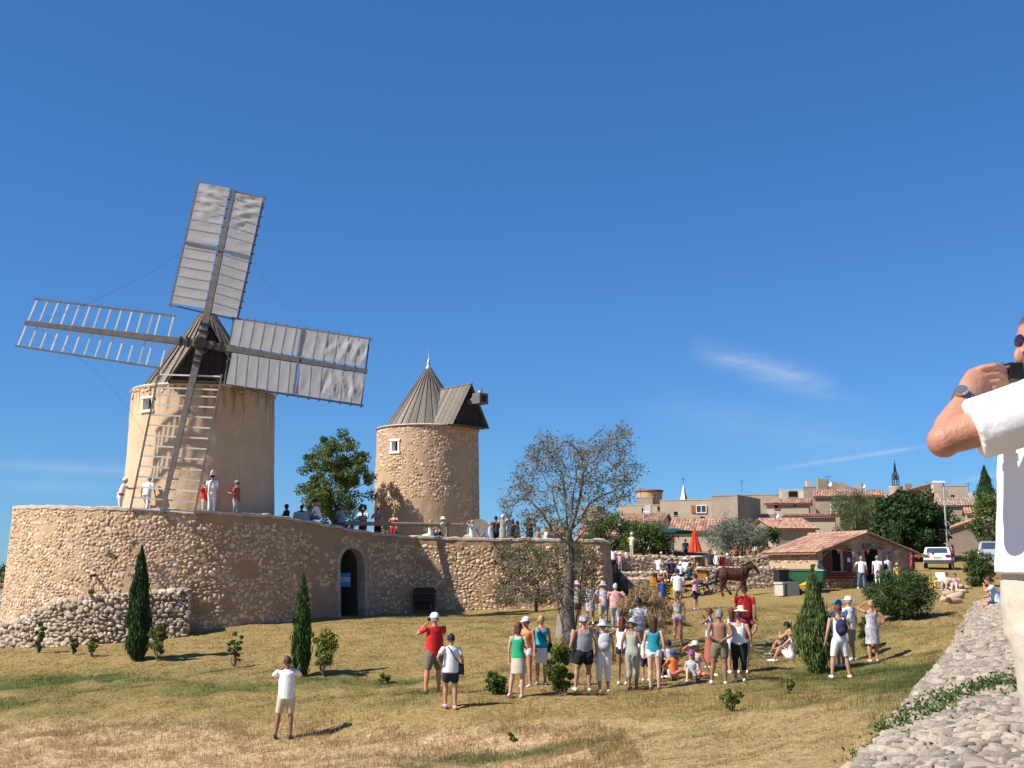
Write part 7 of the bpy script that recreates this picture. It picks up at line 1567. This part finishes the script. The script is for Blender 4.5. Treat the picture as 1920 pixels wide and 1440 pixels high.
PT('tall dark skinned waiter in dark clothes beside the red parasol', 1286, 1010, 1050, 71.3, 10, top='navy', bottom='black', hair='black', skin='dark', bk='trousers', tk='tee', build=1.05)
def PC(label, px, head, Y, face, **k): p = P(px, head, Y); p.z -= 1.27 * k.get('h', 1.65) / 1.75; k.setdefault('h', 1.65); h = k.pop('h'); return person(label, p, h, face, pelvis=.46, legs=('chair', 'chair'), vox=.03, **k)
PC('diner in dark trousers and red trimmed hat at the white table', 1331, 1031, 68.8, -20, top='navy', bottom='black', hair='white', hat='dred', hatk='sun'); PC('diner in white tee hunched at the far table', 1343, 1034, 69.8, 10, top='white', bottom='denim', hair='white', lean=15)
PC('diner in red top under the olive tree', 1353, 1036, 70.2, 40, top='red', bottom='navy', hair='brown'); PC('diner with pale hair at the olive tree trunk', 1364, 1038, 69.6, 60, top='pink', bottom='beige', hair='white')
PT('white figure standing against the cottage bushes', 1166, 984, 1010, 80, 0, h=1.3, top='white', bottom='brown', hair='black', child=True)
# --- at the hut
def PH(label, px, o, face, **k): u, z = hpx(px, 1100, o); p = hA + ux * u - uy * o; p.z = gh(p.x, p.y); return person(label, p, k.pop('h'), face, **k)
PH('man in white shirt and blue trousers with hand on hip before the door', 1617, 1.3, -5, h=1.78, top='white', bottom='denim', hair='grey', tk='tee', bk='trousers', arms=('hip', 'down'), legs=('wide', 'stand'))
PH('man in white tee and white trousers facing out of the hut door', 1647, 1.0, 160, h=1.72, top='white', bottom='white', hair='grey', skin='red', tk='tee', bk='trousers', arms=('hold', 'down'))
q = PH('woman in white with dark bag at right of the hut door', 1667, .9, 20, h=1.62, top='white', bottom='lgrey', hair='brown', hs='bun', tk='tee', bk='trousers', sex='f'); shoulder_bag('black and red bag carried by the woman at the hut door', q, 'black', -1, size=(.3, .14, .28), z=1.1)
PH('person in maroon standing at the right corner of the hut', 1713, .5, 60, h=1.72, top='dred', bottom='black', hair='black', skin='brown')
g = G(1684, 1102); person('person in yellow top partly hidden behind the juniper bush', g, 1.3, 0, top='mustard', bottom='khaki', hair='brown', hat='mustard', hatk='cap', child=True)
sit('woman in pale clothes sitting on the ground photographing from the rocks', 1792, 1108, 1063, 150, top='pink', bottom='beige', hair='auburn', arms=('cam', 'cam'), bk='trousers', sex='f'); sit('person in beige leaning beside the white garden chair', 1776, 1106, 1064, 140, top='beige', bottom='khaki', hair='auburn', skin='red', bk='trousers')
p = P(1788, 1072, 77); person('person in purple and white beside the parked white car', Vector((p.x, p.y, gh(p.x, p.y))), 1.6, 60, top='purple', bottom='white', hair='black', hs='long', sex='f')
# man seated on the embankment
Yq = 34.0; p = Vector((bx(Yq) + 1.15, Yq, btop(Yq))); p = P(1872, 1128, Yq); sm_ = person('man in pale blue shirt and dark shorts seated on the embankment edge', Vector((p.x, p.y, btop(Yq) - .36)), 1.74, 68, top='paleblue', bottom='navy', hair='brown', skin='red', tk='tee', bk='shorts', pelvis=.46, legs=('chair', 'hang'), arms=('cam', 'lap'), lean=18, build=1.15)
# ---------------------------------------------------------------- horse and carriage
def oloft(b, pts, n=12):
    """oval rings along a path lying in the local XZ plane: (x, z, half width y, half thickness)"""
    q = [Vector((p[0], p[4] if len(p) > 4 else 0, p[1])) for p in pts]; R_ = []
    for i, p in enumerate(pts):
        dd = (q[min(i + 1, len(q) - 1)] - q[max(i - 1, 0)]).normalized(); Y_ = Vector((0, 1, 0)); Y_ = (Y_ - dd * dd.y).normalized(); Z_ = dd.cross(Y_)
        R_ += [q[i] + Y_ * p[2] * cos(2 * pi * k / n) + Z_ * p[3] * sin(2 * pi * k / n) for k in range(n)]
    b.add(R_, [(i * n + k, i * n + (k + 1) % n, (i + 1) * n + (k + 1) % n, (i + 1) * n + k) for i in range(len(pts) - 1) for k in range(n)] + [tuple(range(n - 1, -1, -1)), tuple((len(pts) - 1) * n + k for k in range(n))])
hg = G(1378, 1118); hg = Vector((hg.x, hg.y, hg.z)); hsc = (H(1390, 1061, hg.y) - hg.z) / 1.62
horse = thing('horse', 'bay horse in harness walking right, pulling the open carriage', 'horse', hg, .04); m_horse = mat('bay_coat', (.11, .038, .016), .7, .5, 4, (.055, .018, .009), spec=.35)
b = MB(); S_ = lambda pts: [tuple(v * hsc for v in p) for p in pts]
oloft(b, S_([(-.86, 1.22, .08, .14), (-.80, 1.22, .22, .27), (-.62, 1.26, .29, .32), (-.35, 1.22, .29, .33), (0, 1.16, .29, .34), (.3, 1.17, .27, .35), (.52, 1.22, .24, .34), (.68, 1.26, .17, .28), (.74, 1.28, .1, .2)]), 14)
oloft(b, S_([(.50, 1.32, .15, .26), (.68, 1.45, .12, .22), (.86, 1.56, .09, .17), (1.00, 1.62, .075, .14), (1.06, 1.62, .06, .10)]))
oloft(b, S_([(.98, 1.63, .07, .09), (1.08, 1.60, .095, .125), (1.20, 1.46, .075, .10), (1.31, 1.30, .055, .075), (1.37, 1.22, .055, .065), (1.39, 1.19, .04, .04)]), 10)
for y in (-.055, .055): oloft(b, S_([(1.0, 1.68, .025, .03, y), (1.0, 1.75, .028, .02, y), (1.02, 1.82, .006, .006, y)]), 6)
legs_ = [[(-.62, 1.15, .13, .26, -.13), (-.60, .92, .10, .19, -.15), (-.68, .74, .07, .10, -.15), (-.78, .56, .055, .075, -.15), (-.74, .34, .04, .045, -.15), (-.72, .16, .045, .05, -.15), (-.69, .07, .055, .06, -.15), (-.66, .0, .065, .075, -.15)],
         [(-.60, 1.12, .13, .25, .13), (-.50, .90, .10, .17, .15), (-.52, .70, .065, .09, .15), (-.55, .56, .055, .07, .15), (-.38, .36, .04, .045, .15), (-.27, .22, .045, .05, .15), (-.20, .15, .05, .055, .15), (-.16, .07, .06, .065, .15)],
         [(.45, 1.10, .10, .18, -.14), (.42, .84, .075, .10, -.15), (.32, .60, .055, .065, -.15), (.24, .46, .045, .05, -.15), (.10, .26, .035, .04, -.15), (.04, .13, .045, .048, -.15), (.06, .0, .06, .07, -.15)],
         [(.50, 1.10, .10, .18, .14), (.55, .84, .075, .10, .15), (.58, .58, .055, .065, .15), (.59, .44, .045, .05, .15), (.58, .24, .035, .04, .15), (.58, .11, .045, .048, .15), (.61, .0, .06, .07, .15)]]
for l in legs_: oloft(b, S_([(p[0], p[1], p[2] * 1.3, p[3] * 1.3, p[4]) for p in l]), 9)
remesh(b, 'body', m_horse, horse, .028, 2)
b = MB(); oloft(b, S_([(-.84, 1.36, .05, .05), (-.93, 1.25, .07, .07), (-.98, 1.0, .08, .08), (-1.0, .75, .07, .07), (-1.02, .52, .02, .02)]), 8); m_hh = mat('dark_mane', (.02, .014, .012), .6, .3, 8); b.build('tail', m_hh, horse, True)
b = MB(); oloft(b, S_([(.48, 1.58, .03, .10), (.66, 1.66, .035, .11), (.84, 1.75, .035, .10), (.98, 1.76, .03, .07), (1.06, 1.70, .02, .04)]), 8); b.build('mane', m_hh, horse, True)
for y in (-.07, .07): MB().sph((1.14 * hsc, y * hsc * 1.15, 1.55 * hsc), .022, 6, 4).build('eye', m_black, horse)
m_lea = mat('harness_leather', (.03, .018, .012), .5, .2); b = MB()
def girth(x, z, ry, rz_, w=.05, tilt=0): 
    b.tube([Vector((x + tilt * cos(2 * pi * k / 16), ry * sin(2 * pi * k / 16), z + rz_ * cos(2 * pi * k / 16))) * hsc for k in range(17)], w * .5, 5, False)
girth(.38, 1.18, .30, .37, .07); girth(.58, 1.27, .24, .36, .08, .12); girth(-.45, 1.24, .315, .34, .04, -.1)
for y in (-.3, .3): b.tube([Vector((.62, y * .8, 1.2)) * hsc, Vector((.3, y, 1.05)) * hsc, Vector((-.3, y * 1.03, 1.05)) * hsc, Vector((-.9, y * .95, .98)) * hsc, Vector((-1.5, y, .9)) * hsc], .02, 5)
b.tube([Vector((1.2, -.085, 1.46)) * hsc, Vector((.9, -.17, 1.45)) * hsc, Vector((.4, -.3, 1.5)) * hsc, Vector((-.9, -.2, 1.5)) * hsc, Vector((-2.0, 0, 1.7)) * hsc], .012, 4); b.tube([Vector((1.02, .1, 1.66)) * hsc, Vector((1.02, -.1, 1.66)) * hsc, Vector((1.2, -.09, 1.45)) * hsc, Vector((1.3, 0, 1.28)) * hsc], .014, 4)
b.build('harness', m_lea, horse)
# carriage
cg_ = G(1274, 1122); Yc = cg_.y + .0; cz0 = gh(cg_.x, Yc); car_ = thing('open_carriage', 'open wooden carriage with orange panels and yellow hubbed spoked wheels full of passengers', 'carriage', (cg_.x, Yc, cz0), .04)
m_or = mat('orange_panel', (.62, .26, .04), .5, .3, 4, (.45, .18, .03)); m_blk = mat('carriage_black', (.02, .02, .022), .35, .2); m_yel = mat('hub_yellow', (.70, .55, .04), .5)
s_ = Yc / F; xx = lambda px: (px - 1274) * s_
def wheel(px, y, r, hubm):
    w = empty('wheel', (xx(px), y, r), 0, car_); b = MB(); b.tube([Vector((r * cos(2 * pi * k / 24), 0, r * sin(2 * pi * k / 24))) for k in range(25)], .042, 6, False); b.build('tyre', m_blk, w, True)
    for k in range(12): a = 2 * pi * k / 12; MB().tube([(0, 0, 0), (r * cos(a), 0, r * sin(a))], [.02, .014], 4).build('spoke', m_yel if hubm else m_lea, w)
    MB().tube([(0, -.09, 0), (0, .09, 0)], .085, 10).build('hub', m_yel, w)
for px, y, r in ((1258, -.72, .50), (1311, -.66, .42), (1231, .6, .48), (1291, .66, .42)): wheel(px, y, r, px == 1258)
b = MB(); b.poly([(xx(1224), -.5, .62), (xx(1300), -.5, .62), (xx(1300), -.5, .76), (xx(1224), -.5, .76)], (0, 1.05, 0)); b.build('floor_frame', m_blk, car_)
for x0, x1, z0, z1 in ((1223, 1241, .72, 1.16), (1244, 1256, .75, 1.1), (1262, 1284, .75, 1.12)): MB().box((xx((x0 + x1) / 2), -.52, (z0 + z1) / 2), ((x1 - x0) * s_, .05, z1 - z0)).build('side_panel', m_or, car_); MB().box((xx((x0 + x1) / 2), .54, (z0 + z1) / 2), ((x1 - x0) * s_, .05, z1 - z0)).build('side_panel', m_or, car_)
MB().box((xx(1223), 0, .95), (.05, 1.05, .5)).build('tail_panel', m_or, car_); MB().poly([(xx(1304), -.5, 1.15), (xx(1322), -.5, 1.1), (xx(1323), -.5, 1.48), (xx(1304), -.5, 1.55)], (0, .05, 0)).build('driver_panel', m_or, car_)
MB().bar((xx(1303), -.53, 1.57), (xx(1325), -.53, 1.50), .05).bar((xx(1324), -.53, 1.05), (xx(1324), -.53, 1.5), .06).build('panel_frame', m_blk, car_)
for px, z in ((1236, .95), (1258, 1.0), (1286, 1.05)): MB().box((xx(px), 0, z), (.42, 1.1, .12)).build('seat', m_blk, car_); MB().box((xx(px) - .2, 0, z + .25), (.07, 1.1, .4)).build('seat_back', m_blk, car_)
for x in (1258, 1311, 1231, 1291): pass
for y in (-.0,): MB().tube([(xx(1258), -.72, .5), (xx(1231), .6, .48)], .035, 6).build('axle', m_blk, car_); MB().tube([(xx(1311), -.66, .42), (xx(1291), .66, .42)], .035, 6).build('axle', m_blk, car_)
for y in (-.36, .36): MB().tube([(xx(1300), y, .62), (xx(1325), y, .75), (xx(1350), y, 1.0), (xx(1392), y, 1.08)], .035, 6).build('shaft', m_lea, car_)
MB().tube([(xx(1322), -.62, 1.0), (xx(1322), -.62, 1.18)], .07, 8).build('lantern', m_white, car_)
pa = [(1236, .2, -15, 'tall passenger in white with dark cap at the carriage tail', dict(top='white', bottom='khaki', hair='brown'), 1041), (1241, -.3, 200, 'woman passenger in dark grey top leaning out at the carriage tail', dict(top='grey', bottom='white', hair='auburn', hs='bob', sex='f', arms=('slack', 'lap'), lean=10), 1046),
      (1259, -.2, 10, 'boy in navy top seated in the middle of the carriage', dict(top='navy', bottom='black', hair='brown'), 1046), (1284, .1, -50, 'passenger in white shirt and big white sun hat in the carriage', dict(top='white', bottom='denim', hair='grey', hat='white', hatk='sun', build=1.15), 1045),
      (1276, -.35, -20, 'child in white bucket hat and pale top in the carriage', dict(top='paleblue', bottom='navy', hair='brown', hat='white', hatk='bucket', child=True), 1054), (1293, -.3, -85, 'driver in dark clothes seated at the carriage front', dict(top='navy', bottom='denim', hair='black', arms=('reach', 'reach')), 1056)]
for px, y, fc0, lab, kw, hd_ in pa:
    Yp = Yc + y; p = P(px, hd_, Yp); h_ = 1.3 if kw.get('child') else 1.62; p.z -= (.46 + .83) * h_ / 1.75; person(lab, p, h_, fc0, pelvis=.46, legs=('chair', 'chair'), vox=.028, **kw)

# ---------------------------------------------------------------- the man close by at the right edge
man = thing('person', 'close standing man in white polo and beige trousers photographing at the right edge', 'person', (0, 0, 0)); YM = 3.1
Q = lambda px, py, dy=0.0: P(px, py, YM + dy)
def tubeE(b, pts, n=16):
    """pts: (point, rx, ry, hint)"""
    q = [Vector(p[0]) for p in pts]; R_ = []; ref = Vector((0, 1, 0))
    for i, p in enumerate(pts):
        dd = (q[min(i + 1, len(q) - 1)] - q[max(i - 1, 0)]).normalized(); Y_ = (ref - dd * ref.dot(dd)).normalized(); X_ = Y_.cross(dd)
        R_ += [q[i] + X_ * p[1] * cos(2 * pi * k / n) + Y_ * p[2] * sin(2 * pi * k / n) for k in range(n)]
    b.add(R_, [(i * n + k, i * n + (k + 1) % n, (i + 1) * n + (k + 1) % n, (i + 1) * n + k) for i in range(len(pts) - 1) for k in range(n)] + [tuple(range(n - 1, -1, -1)), tuple((len(pts) - 1) * n + k for k in range(n))])
b = MB(); px1 = 1 / 693.0
hcn = Q(1978, 648, .06); b.sph(hcn, (.105, .082, .125), 20, 14); b.sph(hcn + Vector((-.02, 0, -.06)), (.082, .066, .075), 16, 12)      # head, facing left
b.sph(Q(1911, 668, .05), (.015, .013, .024), 10, 8); b.sph(Q(1919, 700, .05), (.012, .022, .010), 10, 8); b.sph(Q(1985, 655, -.025), (.022, .012, .034), 10, 8)   # nose, lips, ear
tubeE(b, [(Q(1990, 680, .06), .058, .06), (Q(1998, 760, .08), .07, .075)])
sh_ = Q(1955, 765, -.17); el_ = Q(1770, 824, -.12); wr_ = Q(1813, 748, -.05)
tubeE(b, [(sh_, .058, .058), (sh_.lerp(el_, .5), .050, .050), (sh_.lerp(el_, .85), .045, .044), (el_, .041, .041), (el_ + (el_ - sh_).normalized() * .015, .036, .036), (el_ + (el_ - sh_).normalized() * .028, .022, .022), (el_ + (el_ - sh_).normalized() * .032, .006, .006)]); b.sph(el_ + Vector((0, 0, -.004)), .044, 16, 12)
tubeE(b, [(el_, .038, .040), (el_.lerp(wr_, .3), .044, .042), (el_.lerp(wr_, .65), .037, .034), (wr_, .029, .025), (wr_ + (wr_ - el_).normalized() * .02, .032, .026)])
pk = Q(1834, 712, -.015); tubeE(b, [(wr_, .031, .026), (wr_.lerp(pk, .5), .040, .026), (pk, .038, .026), (pk + Vector((.014, .006, .006)), .036, .020)])
cam_c = Q(1890, 700, .01)
for k, (x0, y0, x1, y1, x2, y2) in enumerate(((1842, 690, 1866, 686, 1884, 692), (1846, 703, 1872, 700, 1888, 705), (1848, 716, 1872, 714, 1886, 718), (1848, 729, 1866, 728, 1880, 730))):
    dy = -.034 + .005 * k; tubeE(b, [(Q(x0 - 10, y0 + 4, dy + .012), .010, .011), (Q(x0 + 2, y0, dy), .0102, .0105), (Q((x0 + x1) / 2, (y0 + y1) / 2, dy - .004), .0088, .009), (Q(x1, y1, dy - .006), .0096, .0096), (Q((x1 + x2) / 2, (y1 + y2) / 2, dy + .001), .0082, .0084), (Q(x2, y2, dy + .008), .0080, .008), (Q(x2 + 4, y2 + 2, dy + .018), .0055, .0055)], 10)
tubeE(b, [(Q(1826, 728, .015), .014, .014), (Q(1846, 740, .02), .0115, .011), (Q(1868, 742, .025), .0105, .0105), (Q(1884, 736, .03), .0075, .0075)], 10)
# far hand behind the camera
wr2 = Q(1925, 700, .20); tubeE(b, [(Q(2010, 780, .26), .045, .045), (Q(1950, 735, .22), .032, .028), (wr2, .038, .026), (Q(1912, 694, .16), .034, .022)])
for k in range(4): tubeE(b, [(Q(1914, 688 + k * 11, .16), .012, .012), (Q(1904, 688 + k * 11, .11), .011, .011), (Q(1903, 690 + k * 11, .07), .009, .009)], 8)
tubeE(b, [(Q(1908, 706, .18), .012, .012), (Q(1900, 690, .14), .011, .010), (Q(1896, 684, .10), .008, .008)], 8)
remesh(b, 'body', mat('skin_near', (.47, .235, .155), .5, .5, 14, (.38, .165, .105), spec=.35, bump=.16, bscale=110), man, .0042, 2)
# hair, glasses
hb = MB(); hb.sph(hcn + Vector((.012, 0, .022)), (.108, .086, .118), 20, 14, rot(0, -.25, 0)); hh = hb.build('hair', mat('hair_salt', (.16, .14, .13), .7, .6, 40, (.07, .06, .055), bump=.5, bscale=90), man, True)
MB().sph(Q(1911, 639, -.0), (.0085, .028, .018), 12, 8).build('sunglasses', mat('dark_lens', (.03, .01, .05), .15, .1, spec=.6), man, True)
MB().tube([Q(1912, 634, -.03), Q(1985, 640, -.035)], .004, 6).build('glasses_arm', m_dark, man)
# shirt
sb = MB()
tubeE(sb, [(Q(2010, 740, .06), .05, .075), (Q(2005, 755, .05), .115, .15), (Q(1998, 800, .04), .150, .185), (Q(1997, 860, .04), .168, .175), (Q(2000, 940, .04), .180, .165), (Q(2000, 1020, .04), .184, .165), (Q(2002, 1082, .04), .188, .168)], 28)
d_ = (el_ - sh_).normalized(); tubeE(sb, [(Q(1985, 762, -.06), .085, .09), (sh_, .086, .082), (sh_.lerp(el_, .38), .083, .074), (sh_.lerp(el_, .62), .080, .072), (sh_.lerp(el_, .70), .080, .073)], 24)
d2 = Q(2005, 765, .18); tubeE(sb, [(d2, .08, .08), (Q(1975, 790, .24), .07, .07)], 20)
so = remesh(sb, 'polo_shirt', mat('white_pique', (.80, .795, .79), .85, .15, 6, (.74, .73, .73), bump=.12, bscale=22), man, .0075, 4)
for m_n, sc_, st_, dp in (('w', .20, .010, 2), ('v', .07, .003, 2)):
    tx = bpy.data.textures.new('folds_' + m_n, 'CLOUDS'); tx.noise_scale = sc_; tx.noise_depth = dp; dm = so.modifiers.new('fold_' + m_n, 'DISPLACE'); dm.texture = tx; dm.strength = st_; dm.mid_level = .5; dm.texture_coords = 'GLOBAL'
# a few long folds from the armpit over the back and along the sleeve
tb = MB()
tubeE(tb, [(Q(2000, 1070, .05), .165, .145), (Q(2000, 1130, .05), .17, .15), (Q(2004, 1200, .05), .165, .145)], 24)
tubeE(tb, [(Q(1992, 1180, .02), .135, .12), (Q(2000, 1300, .02), .120, .11), (Q(2014, 1450, .03), .10, .10), (Q(2030, 1700, .03), .08, .085)], 20)
tubeE(tb, [(Q(2050, 1190, .10), .12, .12), (Q(2060, 1350, .12), .11, .11), (Q(2065, 1700, .14), .085, .09)], 20)
to = remesh(tb, 'trousers', mat('beige_cotton', (.52, .46, .37), .9, .3, 5, (.44, .39, .31), bump=.15, bscale=25), man, .009, 3)
tx = bpy.data.textures.new('folds_t', 'CLOUDS'); tx.noise_scale = .11; dm = to.modifiers.new('fold', 'DISPLACE'); dm.texture = tx; dm.strength = .012; dm.mid_level = .5; dm.texture_coords = 'GLOBAL'
for x in (2030, 2066): MB().sph(Q(x, 1722, .0), (.13, .05, .04), 12, 8).build('shoe', cloth('brown'), man, True)
# watch and camera
wd_ = (wr_ - el_).normalized(); wy = (Vector((0, 1, 0)) - wd_ * wd_.y).normalized(); wx = wy.cross(wd_); wc = wr_ - wd_ * .012; m_steel = mat('steel', (.55, .55, .56), .25, .2, metal=.9)
wt = thing('wristwatch', 'steel wristwatch on the forearm of the close man in white', 'watch', wc); n = 22
for k in range(n):
    a = 2 * pi * k / n; a2 = 2 * pi * (k + .86) / n; f = lambda a, e=0: wx * (.0355 + e) * cos(a) + wy * (.0305 + e) * sin(a)
    MB().poly([f(a) - wd_ * .009, f(a2) - wd_ * .009, f(a2) + wd_ * .009, f(a) + wd_ * .009], (f((a + a2) / 2)).normalized() * .003).build('link', m_steel, wt)
fd_ = (-wx * .75 - wy * .66).normalized(); fc2 = wx * -.0355 * .75 + wy * -.0305 * .66
MB().tube([fc2 * 1.05, fc2 * 1.05 + fd_ * .009], .0175, 24).build('watch_case', m_steel, wt); MB().tube([fc2 * 1.05 + fd_ * .0088, fc2 * 1.05 + fd_ * .0097], .0145, 24).build('dial', mat('watch_dial', (.10, .11, .14), .3, .1), wt)
ct = thing('compact_camera', 'black compact camera in the hands of the close man in white', 'camera', cam_c, .15); MB().box((0, 0, 0), (.040, .09, .045)).build('camera_body', mat('camera_plastic', (.015, .015, .017), .4, .1), ct); MB().tube([(-.02, .0, .0), (-.055, .0, .0)], .024, 16).build('lens', m_steel, ct); MB().box((.021, 0, 0), (.002, .06, .036)).build('screen', m_glass, ct); MB().tube([(0, .03, .03), (0, .03, .036)], .008, 10).build('shutter_button', m_steel, ct)
finish_remesh()
_m = bpy.data.meshes.new_from_object(fo.evaluated_get(bpy.context.evaluated_depsgraph_get())); _o = link('lettering', _m, sg, M=fo.matrix_local.copy()); bpy.data.objects.remove(fo); _o.name = 'lettering'
if not _m.materials: _m.materials.append(m_white)
